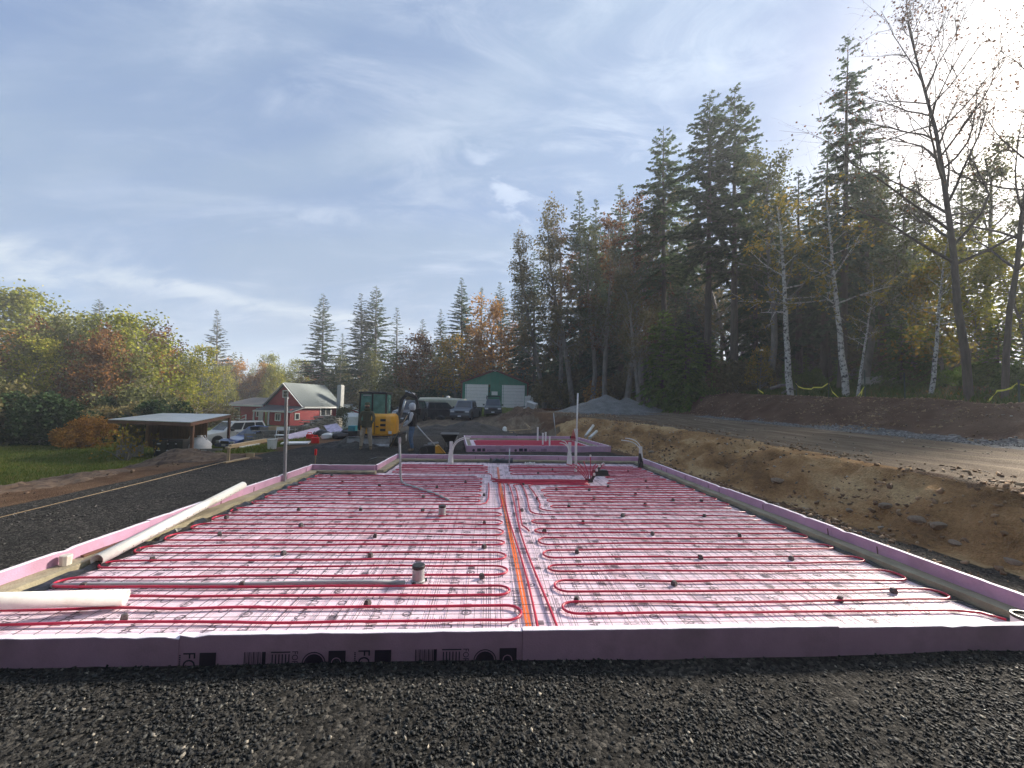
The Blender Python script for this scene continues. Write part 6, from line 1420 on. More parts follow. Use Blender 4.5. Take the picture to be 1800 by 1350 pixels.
# lumber stack on the lawn edge
rl = random.Random(9); a, b = atY(398, 787, 17.2), atY(500, 774, 19.5)
for k, (dz, m, dy, t0, t1) in enumerate(((.0, 'old_wood', 0, 0, 1), (.0, 'old_wood', .35, .05, .95), (.10, 'brown_paint', .05, .1, 1), (.2, 'lumber', .1, -.02, .8), (.2, 'old_wood', .4, .1, .9), (.30, 'lumber', .2, .0, .62), (.08, 'white_trim', -.12, .22, .55))):
    P0, P1 = a.lerp(b, t0), a.lerp(b, t1); h0, h1 = gz(P0.x, P0.y) + .06, gz(P1.x, P1.y) + .06
    MB().bar((P0.x, P0.y + dy, h0 + dz * .7), (P1.x, P1.y + dy, h1 + dz * .7), .24, .06).build('timber', M[m], label=('white' if m == 'white_trim' else 'brown' if m == 'brown_paint' else 'pale' if m == 'lumber' else 'grey') + ' timber in the lumber stack on the lawn', cat='timber', group='timbers stacked on the lawn')
v = on(478, 789); e = empty('bucket', v, label='white bucket beside the lumber stack', cat='bucket'); MB().lathe([(.14, 0), (.17, .34)], n=14).build('pail', M['pvc'], e); MB().lathe([(.178, .33), (.178, .36)], n=14).build('rim', M['pvc_in'], e)
v = on(495, 784); e = empty('folding_chair', v, R(15), 'white metal folding chair behind the steel post', 'chair')
for s in (-1, 1): MB().tube([(s * .22, -.2, 0), (s * .22, .15, .75)], .014, 6).build('leg', M['white_trim'], e); MB().tube([(s * .22, .22, 0), (s * .22, -.2, .45)], .014, 6).build('leg', M['white_trim'], e)
MB().b2(-.22, .22, -.22, .16, .42, .45).build('seat', M['white_trim'], e); MB().bar((-.22, .12, .68), (.22, .12, .68), .02, .14).build('backrest', M['white_trim'], e)
v = on(507, 781); MB().b2(-.5, .5, -.4, .4, 0, .05).build('plaster_sheet', M['white_trim'], loc=v + Vector((.3, 0, .04)), rz=.3, label='white panel lying flat beside the folding chair', cat='panel')
v = on(378, 796); MB().b2(-.35, .35, -.08, .08, 0, .04).build('white_plank', M['white_trim'], loc=v + Vector((0, 0, .02)), label='short white plank lying on the lawn before the silver car', cat='plank')
v = atY(362, 787, 22.5); v.z = gz(v.x, v.y); 
e = empty('log_pile', v, label='dark broken timbers heaped beside the white bulk bag', cat='timber heap')
for k in range(7): MB().bar((rl.uniform(-.8, .2), rl.uniform(-.4, .4), .08 + .05 * k), (rl.uniform(.2, 1.0), rl.uniform(-.4, .4), .08 + .05 * k), .09, .07).build('timber', M['old_wood'], e)
# pole stump standing among the left bushes
p = atY(66, 770, 27); zz_ = gz(p.x, p.y); t_ = atY(68, 698, 27)
e = empty('snag', (p.x, p.y, zz_), label='pale broken tree snag rising behind the round dark bush', cat='snag')
MB().tube([(0, 0, 0), (.02, 0, (t_.z - zz_) * .6), (.05, 0, t_.z - zz_)], [.14, .12, .07], 9).build('trunk', mat('bleached_wood', (.36, .32, .24), .9, var=.25, bump=.5, stretch=(3, 3, .5)), e)
MB().tube([(.06, 0, 0), (.18, 0, (t_.z - zz_) * .55), (.2, 0, (t_.z - zz_) * .66)], [.08, .06, .02], 7).build('splinter', M['bark_grey'], e)

# ------------------------------------------------------------------ fence posts, caution tape, mossy rock on the berm
TP = mat('fence_green', (.03, .06, .04), .5, metal=.2, var=.3, bump=.1); YT = mat('caution_yellow', (.80, .76, .10), .45, var=.08, bump=0)
YT2 = YT
def bpt(px, py, Y): return atY(px, py, Y)
fposts = [(1279, 690, 665, 26, 1), (1332, 692, 668, 23.5, 1), (1400, 690, 672, 20.5, 1), (1457, 698, 672, 18, 1), (1521, 703, 650, 16.2, 1), (1591, 706, 655, 14.6, 1), (1792, 705, 668, 11.6, 1)]
for i, (px, py, pt, Y, _) in enumerate(fposts):
    b = bpt(px, py, Y); t_ = bpt(px, pt, Y); zb = gz(b.x, b.y) - .1
    lab = 'green steel fence post on the brown berm' + (', between the yellow tape ends' if i in (3,) else ', before the mossy rock' if i == 4 else ', beside the mossy rock' if i == 5 else ', past the big maple' if i == 6 else ', one of those under the firs')
    e = empty('fence_post', (b.x, b.y, zb), label=lab, cat='fence post', group='steel fence posts along the berm'); hgt = max(.9, t_.z - zb)
    MB().b2(-.018, .018, -.006, .006, 0, hgt).build('shaft', TP, e); MB().b2(-.006, .006, -.025, .025, .1, hgt - .02).build('flange', TP, e)
def tape(pts, Ys, lab, m=None, w=.06):
    V = [bpt(px, py, Y) for (px, py), Y in zip(pts, Ys)]; dense = []
    for a, b in zip(V, V[1:]):
        for k in range(4): dense.append(a.lerp(b, k / 4))
    dense.append(V[-1]); mb = MB(); rt = random.Random(len(pts))
    rings = []
    for i, p_ in enumerate(dense):
        tw = .5 * math.sin(i * .9); rings.append([p_ + Vector((0, w * .5 * math.sin(tw), w * .5 * math.cos(tw))), p_ - Vector((0, w * .5 * math.sin(tw), w * .5 * math.cos(tw))), p_ - Vector((.003, .003 + w * .5 * math.sin(tw), w * .5 * math.cos(tw))), p_ + Vector((-.003, -.003 + w * .5 * math.sin(tw), w * .5 * math.cos(tw)))])
    return mb.loft(rings).build('caution_tape', m or YT, label=lab, cat='caution tape')
tape([(1399, 674), (1404, 680), (1413, 683), (1426, 684), (1430, 681), (1445, 681), (1457, 673)], [20.4, 20, 19.6, 19.2, 19, 18.5, 18], 'pale yellow caution tape sagging between two fence posts by the leaning birch')
tape([(1457, 673), (1463, 689), (1471, 696), (1479, 704)], [18, 17.6, 17.4, 17.2], 'yellow caution tape hanging from a post down to the berm, before the birch clump')
tape([(1492, 705), (1505, 699), (1513, 690), (1521, 677)], [17, 16.6, 16.4, 16.2], 'yellow caution tape rising to the post by the birch clump')
tape([(1516, 688), (1513, 696), (1511, 704)], [16.3, 16.2, 16.1], 'loose yellow tape end dangling by the birch clump')
tape([(1332, 685), (1333, 691)], [23.4, 23.3], 'whitish tape end hanging on a post under the firs', w=.09)
tape([(1332, 684), (1337, 688), (1342, 691)], [23.4, 23, 22.8], 'short whitish tape strip on the berm under the firs', w=.09)
tape([(1736, 707), (1745, 697), (1753, 687), (1765, 686), (1778, 682), (1787, 674), (1800, 677), (1830, 680)], [12.6, 12.4, 12.3, 12.1, 11.9, 11.7, 11.5, 11], 'bright yellow caution tape running up past the big maple to the last post')
# mossy rock
p = atY(1548, 668, 21.5); zz_ = gz(p.x, p.y); me_ = rock_mesh(40, (1, .7, .5)); me_.materials.clear(); me_.materials.append(mat('pale_mossy_rock', (.34, .34, .27), .9, var=.3, scale=3, bump=.6, dirt=(.08, .11, .03), dirtamt=.7))
o = link(me_, 'boulder', loc=(p.x, p.y, p.z - .35), scale=(3.2, 2.6, 2.4)); tag(o, 'low pale mossy boulder behind the fence posts', 'boulder')
mm = mat('moss_bank', (.05, .075, .018), .95, var=.4, scale=3, bump=.8, bscale=15)
mound('mossy_bank', (p.x + .3, p.y - 1.6), 2.6, 1.3, max(.5, p.z - zz_ + .2), mm, 'mossy green hump below the pale boulder', 61)
# fallen logs
for (x1, y1, x2, y2, Y1, Y2, r_, lab) in ((1355, 683, 1392, 676, 23, 22, .10, 'grey fallen log lying behind the leaning birch base'), (1375, 691, 1398, 684, 21.5, 20.5, .06, 'pale bare branch lying at the foot of the leaning birch'), (1100, 690, 1148, 684, 38, 37, .16, 'pale fallen log at the wood edge above the grey gravel pile')):
    a, b = atY(x1, y1, Y1), atY(x2, y2, Y2); a.z = max(a.z, gz(a.x, a.y)); b.z = max(b.z, gz(b.x, b.y)); MB().tube([a, a.lerp(b, .5) + Vector((0, 0, .08)), b], [r_, r_ * .9, r_ * .5], 8).build('fallen_log', M['bark_grey'], smooth=True, label=lab, cat='log')
# ------------------------------------------------------------------ trees
LM = {
 'fir': leaf_mat('fir_needles', (.026, .050, .024), (.066, .108, .044), (.115, .155, .058), .35, .35),
 'fir2': leaf_mat('blue_fir_needles', (.030, .056, .036), (.078, .120, .070), (.14, .185, .11), .35, .35),
 'silver': leaf_mat('grey_fir_needles', (.04, .055, .045), (.11, .135, .11), (.24, .26, .22), .3, .5),
 'cedar': leaf_mat('cedar_sprays', (.05, .10, .02), (.12, .21, .035), (.20, .27, .06), .42, .4),
 'olive': leaf_mat('olive_leaves', (.08, .075, .038), (.15, .135, .065), (.22, .165, .07), .35, .6),
 'yellow': leaf_mat('yellow_green_leaves', (.085, .105, .02), (.20, .215, .035), (.34, .29, .055), .4, .4),
 'green': leaf_mat('grey_green_leaves', (.055, .065, .028), (.115, .125, .05), (.18, .175, .065), .35, .45),
 'orange': leaf_mat('orange_leaves', (.16, .075, .018), (.34, .17, .035), (.46, .27, .05), .4, .5),
 'gold': leaf_mat('gold_leaves', (.13, .125, .022), (.28, .21, .035), (.42, .23, .04), .4, .6),
 'brown': leaf_mat('brown_leaves', (.06, .032, .018), (.13, .065, .028), (.24, .12, .04), .35, .5),
 'dark': leaf_mat('dark_evergreen_leaves', (.018, .036, .018), (.045, .075, .032), (.08, .115, .045), .15, .8),
 'birch': leaf_mat('birch_leaves', (.10, .10, .02), (.24, .20, .035), (.36, .24, .05), .4, .8),
 'bare': leaf_mat('dry_leaves', (.05, .03, .02), (.10, .055, .03), (.18, .08, .035), .3, .8),
}
def birch_bark():
    m, nt, b = nodes('birch_bark'); N = nt.nodes; L = nt.links; tc = N.new('ShaderNodeTexCoord'); mp = N.new('ShaderNodeMapping'); mp.inputs['Scale'].default_value = (5, 5, 4.5); L.new(tc.outputs['Object'], mp.inputs[0])
    n = N.new('ShaderNodeTexNoise'); n.inputs['Scale'].default_value = 1.6; n.inputs['Detail'].default_value = 5; n.inputs['Roughness'].default_value = .65; L.new(mp.outputs[0], n.inputs[0])
    r = N.new('ShaderNodeValToRGB'); e = r.color_ramp.elements; e[0].position = .40; e[0].color = (.03, .028, .025, 1); e[1].position = .50; e[1].color = (.42, .41, .37, 1); x = e.new(.8); x.color = (.60, .58, .53, 1)
    L.new(n.outputs[0], r.inputs[0]); L.new(r.outputs[0], b.inputs['Base Color']); b.inputs['Roughness'].default_value = .8; return m
M['birch'] = birch_bark()
def kites(P, D, S, L_, Wd):
    """leaf faces: base P, direction D, side S, length L_, width Wd"""
    m = P + D * (L_ * .45)[:, None]; V = np.stack([P, m + S * Wd[:, None], P + D * L_[:, None], m - S * Wd[:, None]], 1).reshape(-1, 3)
    return V, np.arange(len(V)).reshape(-1, 4)
def norm(a): return a / (np.linalg.norm(a, axis=1, keepdims=True) + 1e-9)
def seg_mesh(name, segs_, m):
    """tapering twigs: list of (points, radii, sides)"""
    Vs, Fs, off = [], [], 0
    for pts, rad, ns in segs_:
        pts = np.asarray(pts, float); rad = np.asarray(rad, float); k = len(pts); t = np.gradient(pts, axis=0); t = norm(t)
        ref = np.array([.31, .77, .2]) if abs(t[0][2]) > .7 else np.array([0, 0, 1.0]); n1 = norm(np.cross(t, ref)); n2 = np.cross(t, n1)
        a = np.arange(ns) * 2 * math.pi / ns; ring = pts[:, None, :] + rad[:, None, None] * (n1[:, None, :] * np.cos(a)[None, :, None] + n2[:, None, :] * np.sin(a)[None, :, None])
        Vs.append(ring.reshape(-1, 3)); i = np.arange(k - 1)[:, None] * ns; j = np.arange(ns)[None, :]; j2 = (j + 1) % ns
        Fs.append((np.stack([i + j, i + j2, i + ns + j2, i + ns + j], 2).reshape(-1, 4)) + off); off += k * ns
    return np_mesh(name, np.concatenate(Vs), np.concatenate(Fs), m, smooth=True)
def conifer(H, base, Rm, seed, leaf='fir', whorl=.50, nb=6, droop=.18, fill=1.0, ragged=.15, shape=.85, bark='bark', tr=None, dead=0):
    rs = np.random.RandomState(seed); tr = tr or H * .0125
    zs = np.linspace(0, H, 14); wander = np.cumsum(rs.normal(0, .015 * H / 14, (14, 2)), 0) * (zs / H)[:, None]
    trunk = np.concatenate([wander, zs[:, None]], 1); sg = [(trunk, tr * (1 - zs / H) ** .9 + .012 + .25 * tr * np.exp(-zs / .6), 9)]
    P, D, S, LL, WW = [], [], [], [], []
    z = base
    while z < H - .15:
        t = (z - base) / (H - base); Lm = Rm * (1 - t) ** shape * (.55 + .45 * min(1, t * 5 + .3)) + .12; cx = np.interp(z, zs, wander[:, 0]); cy = np.interp(z, zs, wander[:, 1])
        n = nb if t < .85 else 4; a0 = rs.uniform(0, 6.28)
        for k in range(n):
            if rs.rand() < ragged: continue
            a = a0 + k * 6.283 / n + rs.normal(0, .25); L_ = Lm * rs.uniform(.6, 1.18); e = (.55 * t - .12) + rs.normal(0, .09); zz_ = z + rs.uniform(-.2, .2) * whorl * 2
            s = np.linspace(0, 1, 7); rad = s * L_ * math.cos(e); bp = np.stack([cx + rad * math.cos(a), cy + rad * math.sin(a), zz_ + s * L_ * math.sin(e) - droop * L_ * s ** 2 * (1.25 - t)], 1)
            sg.append((bp[[0, 3, 6]], np.array([.018, .011, .004]) * (.6 + L_ / 3), 3))
            m_ = max(4, int(L_ * 8.5 * fill)); ss = rs.uniform(.10, 1, m_) ** .85; bx = np.stack([np.interp(ss, s, bp[:, i]) for i in range(3)], 1); bd = norm(np.stack([np.interp(np.clip(ss + .1, 0, 1), s, bp[:, i]) for i in range(3)], 1) - np.stack([np.interp(np.clip(ss - .1, 0, 1), s, bp[:, i]) for i in range(3)], 1))
            for side in (-1, 1, 0):
                lat = norm(np.cross(bd, np.array([[0, 0, 1.0]]))) * side; d = norm(bd * rs.uniform(.5, .9, (m_, 1)) + lat * rs.uniform(.5, 1, (m_, 1)) + np.array([[0, 0, -.25]]) * rs.uniform(.2, 1.6, (m_, 1)) + rs.normal(0, .12, (m_, 3)))
                l_ = (.20 + .26 * L_ * (1 - ss * .75) * .6) * rs.uniform(.6, 1.25, m_); sd = norm(np.cross(d, np.array([[0, 0, 1.0]])) + rs.normal(0, .45, (m_, 3)))
                P.append(bx); D.append(d); S.append(sd); LL.append(l_); WW.append(l_ * rs.uniform(.10, .20, m_) + .015)
        z += whorl * (.75 + .5 * rs.rand()) * (1 - .35 * t)
    for k in range(dead):
        zz_ = rs.uniform(base * .25, base); a = rs.uniform(0, 6.28); L_ = rs.uniform(.5, 1.8); sg.append(([(0, 0, zz_), (L_ * .6 * math.cos(a), L_ * .6 * math.sin(a), zz_ + .05), (L_ * math.cos(a), L_ * math.sin(a), zz_ - .1)], [.02, .012, .004], 3))
    tm = seg_mesh('trunk', sg, M[bark]); V, F_ = kites(np.concatenate(P), np.concatenate(D), np.concatenate(S), np.concatenate(LL), np.concatenate(WW))
    return dict(H=H, trunk=tm, crown=np_mesh('crown', V, F_, LM[leaf]))
def broad(H, seed, leaf='green', tr=None, first=.3, n1=18, n2=5, n3=4, spread=.9, reach=.42, up=.35, nleaf=9, lsize=.16, bark='bark_grey', twig=1.0, wander=.02, stems=1, leafr=.28, droop=0, l3=True, topw=1.0):
    rs = np.random.RandomState(seed); tr = tr or H * .014; sg = []; tips = []
    def bough(p, d, L_, r, k, lvl):
        n = (9, 6, 5, 4)[lvl]; pts = [p]; st = L_ / n
        for i in range(n):
            d = d + rs.normal(0, (.05, .13, .18, .22)[lvl], 3) + np.array([0, 0, up * (.10 if lvl else .02) - droop * .08 * lvl]); d = d / np.linalg.norm(d); pts.append(pts[-1] + d * st)
        pts = np.array(pts); rad = r * (1 - np.linspace(0, 1, n + 1) * (.75 if lvl else .82)) ; sg.append((pts, rad, (9, 5, 4, 3)[lvl])); return pts, rad, d
    for s_ in range(stems):
        d0 = np.array([rs.normal(0, wander * 3 * (stems > 1) + wander), rs.normal(0, wander * 3 * (stems > 1) + wander), 1.0]); pts0, rad0, _ = bough(np.array([0.12 * s_, .1 * s_, 0.0]), d0, H * (.93 if s_ == 0 else .8), tr, 0, 0)
        for i in range(n1 // stems):
            t = first + (1 - first) * (i + rs.rand()) / (n1 // stems); t = min(t, .99); q = t * 9; k = int(q); p = pts0[k] * (1 - q + k) + pts0[min(k + 1, 9)] * (q - k); r = np.interp(t, np.linspace(0, 1, 10), rad0)
            a = i * 2.4 + rs.normal(0, .5); el = rs.uniform(.15, .9) * (1 if t < .8 else 1.3) * up * 2; d = np.array([math.cos(a) * spread, math.sin(a) * spread, el]); d /= np.linalg.norm(d)
            L1 = H * reach * (1 - .62 * (t - first) / (1 - first)) * rs.uniform(.65, 1.15) * (topw if t > .6 else 1)
            p1, r1, _ = bough(p, d, L1, min(r * .6, .02 * L1 + .01), 1, 1)
            for j in range(n2):
                t2_ = rs.uniform(.25, 1); q2 = t2_ * 6; k2 = min(int(q2), 5); pp = p1[k2] * (1 - q2 + k2) + p1[k2 + 1] * (q2 - k2); dd = p1[k2 + 1] - p1[k2]; dd = dd / np.linalg.norm(dd) + rs.normal(0, .55, 3) + np.array([0, 0, .15]); dd /= np.linalg.norm(dd)
                p2, r2, _ = bough(pp, dd, L1 * rs.uniform(.28, .5), r1[k2] * .55 + .002, 2, 2); tips += list(p2[2:])
                for m_ in range(n3):
                    k3 = rs.randint(1, 5); d3 = (p2[k3] - p2[k3 - 1]); d3 = d3 / np.linalg.norm(d3) + rs.normal(0, .7, 3); d3 /= np.linalg.norm(d3); Lt = L1 * rs.uniform(.12, .25) * twig
                    if l3: p3, _, _ = bough(p2[k3], d3, Lt, max(.004, r2[k3] * .5), 3, 3); tips += list(p3[1:])
                    else: tips.append(p2[k3] + d3 * Lt)
    tips = np.array(tips); P = np.repeat(tips, nleaf, 0) if nleaf >= 1 else tips[rs.rand(len(tips)) < nleaf]; n = len(P); P = P + rs.normal(0, leafr, (n, 3)); D = norm(rs.normal(0, 1, (n, 3)) + np.array([0, 0, -.3])); S = norm(np.cross(D, rs.normal(0, 1, (n, 3)))); l_ = lsize * rs.uniform(.6, 1.4, n)
    V, F_ = kites(P, D, S, l_, l_ * rs.uniform(.28, .45, n)); return dict(H=float(tips[:, 2].max()), trunk=seg_mesh('trunk', sg, M[bark]), crown=np_mesh('crown', V, F_, LM[leaf]))
def bush(Rx, H, seed, leaf='dark', n=9000, lsize=.12, bark='bark_grey', sq=.8):
    rs = np.random.RandomState(seed); c = rs.normal(0, .42, (26, 3)); c[:, 2] = rs.uniform(.15, .85, 26); c[:, :2] *= (1.05 - np.abs(c[:, 2:] - .45))
    k = rs.randint(0, 26, n); off = norm(rs.normal(0, 1, (n, 3))) * (rs.uniform(.25, 1, (n, 1)) ** .5) * .30; P = (c[k] + off) * np.array([Rx, Rx, H]); P[:, 2] = np.clip(P[:, 2], .03, None)
    D = norm(off + rs.normal(0, .15, (n, 3))); S = norm(np.cross(D, rs.normal(0, 1, (n, 3)))); l_ = lsize * rs.uniform(.6, 1.4, n); V, F_ = kites(P, D, S, l_, l_ * .35)
    sg = [([(0, 0, 0), c[i] * np.array([Rx, Rx, H]) * .5 + np.array([0, 0, .1]), c[i] * np.array([Rx, Rx, H])], [.05, .03, .008], 4) for i in range(18)]
    return dict(H=H, trunk=seg_mesh('stem', sg, M[bark]), crown=np_mesh('foliage', V, F_, LM[leaf]))
K = {}
K['fir_a'] = conifer(24, 1.6, 5.6, 1, 'fir', nb=7, fill=1.25); K['fir_b'] = conifer(24, 3.5, 4.6, 2, 'fir', nb=7, ragged=.2, droop=.25, fill=1.25); K['fir_c'] = conifer(24, 1.2, 5.2, 3, 'fir2', nb=7, ragged=.12, fill=1.25)
K['fir_high'] = conifer(26, 10.8, 4.7, 4, 'fir', nb=7, ragged=.27, fill=1.2, dead=22, droop=.2, shape=.7); K['fir_high2'] = conifer(26, 10.0, 4.4, 5, 'fir', nb=7, ragged=.28, fill=1.2, dead=20, droop=.10, shape=.75)
K['hemlock'] = conifer(26, 5.0, 4.2, 6, 'fir2', ragged=.42, fill=1.0, droop=.34, shape=.60, dead=24); K['silver'] = conifer(20, 1.0, 4.8, 7, 'silver', ragged=.12, droop=.10, shape=.95, fill=1.2)
K['thin_fir'] = conifer(24, 4.5, 3.4, 8, 'fir2', nb=6, ragged=.3, fill=1.0, droop=.2, dead=16)
K['cedar'] = conifer(9, .2, 3.0, 9, 'cedar', whorl=.34, nb=8, fill=1.15, droop=.42, ragged=.05, shape=.62)
K['alder'] = broad(20, 11, 'olive', first=.22, n1=24, n2=5, n3=3, reach=.20, spread=.7, up=.5, nleaf=2.0 and 3, lsize=.20, leafr=.30, twig=1.1)
K['alder2'] = broad(20, 12, 'green', first=.30, n1=22, n2=5, n3=3, reach=.22, spread=.75, up=.45, nleaf=3, lsize=.20, leafr=.32)
K['alder3'] = broad(20, 19, 'brown', first=.25, n1=22, n2=5, n3=3, reach=.18, spread=.6, up=.55, nleaf=2, lsize=.19, leafr=.26)
K['maple'] = broad(20, 13, 'bare', first=.30, n1=30, n2=7, n3=6, reach=.34, spread=.62, up=.6, nleaf=.5, lsize=.095, leafr=.04, tr=.15, bark='bark', stems=1, twig=1.8, wander=.008)
K['birch'] = broad(12, 14, 'birch', first=.42, n1=18, n2=4, n3=3, reach=.22, spread=.8, up=.3, nleaf=.9, lsize=.15, leafr=.15, bark='birch', tr=.15, wander=.03)
K['orange'] = broad(12, 15, 'orange', first=.14, n1=26, n2=6, n3=3, reach=.38, spread=.85, up=.4, nleaf=3, lsize=.26, leafr=.36, l3=False)
K['gold'] = broad(9, 16, 'gold', first=.12, n1=24, n2=6, n3=3, reach=.36, spread=.95, up=.3, nleaf=2, lsize=.24, leafr=.30, l3=False)
K['yellow'] = broad(14, 17, 'yellow', first=.12, n1=30, n2=6, n3=4, reach=.34, spread=.8, up=.42, nleaf=3, lsize=.28, leafr=.42, l3=False)
K['green'] = broad(12, 18, 'green', first=.10, n1=30, n2=6, n3=4, reach=.38, spread=.85, up=.4, nleaf=3, lsize=.26, leafr=.42, l3=False)
K['brown'] = broad(11, 20, 'brown', first=.10, n1=28, n2=6, n3=4, reach=.38, spread=.85, up=.38, nleaf=3, lsize=.24, leafr=.38, l3=False)
K['bush_dark'] = bush(1.9, 2.8, 30, 'dark', 14000, .16); K['bush_brown'] = bush(1.6, 2.0, 31, 'orange', 9000, .12); K['bush_green'] = bush(1.8, 2.2, 32, 'green', 10000, .15); K['bush_olive'] = bush(1.9, 2.2, 33, 'olive', 9000, .14)
K['bush_thin'] = bush(1.6, 2.0, 35, 'gold', 420, .17)
K['bush_cedar'] = bush(2.0, 2.6, 34, 'cedar', 12000, .16)
CATS = dict(bush_dark='bush', bush_brown='shrub', bush_green='bush', bush_olive='bush', bush_cedar='bush')
def plant(kind, x, y, h, label, group=None, rz=None, tilt=(0, 0), w=1.0, z=None, name=None):
    k = K[kind]; zz_ = gz(x, y) - .15 if z is None else z; s = h / k['H']
    rz = rng.uniform(0, 6.28) if rz is None else rz; nm = name or ('shrub' if kind.startswith('bush') else 'fir_tree' if 'fir' in kind or kind in ('hemlock', 'silver') else 'cedar_tree' if kind == 'cedar' else 'birch_tree' if kind == 'birch' else 'maple_tree' if kind in ('maple', 'orange', 'gold') else 'alder_tree' if kind.startswith('alder') else 'leafy_tree')
    e = empty(nm, (x, y, zz_), 0, label, 'shrub' if kind.startswith('bush') else 'tree', group)
    e.rotation_euler = (tilt[0], tilt[1], 0); e.scale = (s * w, s * w, s)
    for part in ('trunk', 'crown'):
        o = bpy.data.objects.new(('stem' if part == 'trunk' else 'foliage') if kind.startswith('bush') else part, k[part]); COL.objects.link(o); o.parent = e; o.rotation_euler = (0, 0, rz)
    return e
rng = random.Random(77)
def hero(kind, pb, pt, ptop, Y, label, w=1.0, rz=None, group=None, base=690):
    """a tree whose foot shows at column pb and whose top shows at (pt, ptop), standing Y metres away"""
    b = atY(pb, base, Y); zb = gz(b.x, b.y) - .15; t = atY(pt, ptop, Y); h = t.z - zb; dx = (t.x - b.x) / h
    return plant(kind, b.x, b.y, h * math.sqrt(1 + dx * dx), label, group, rz, (0, math.atan(dx)), w, zb)
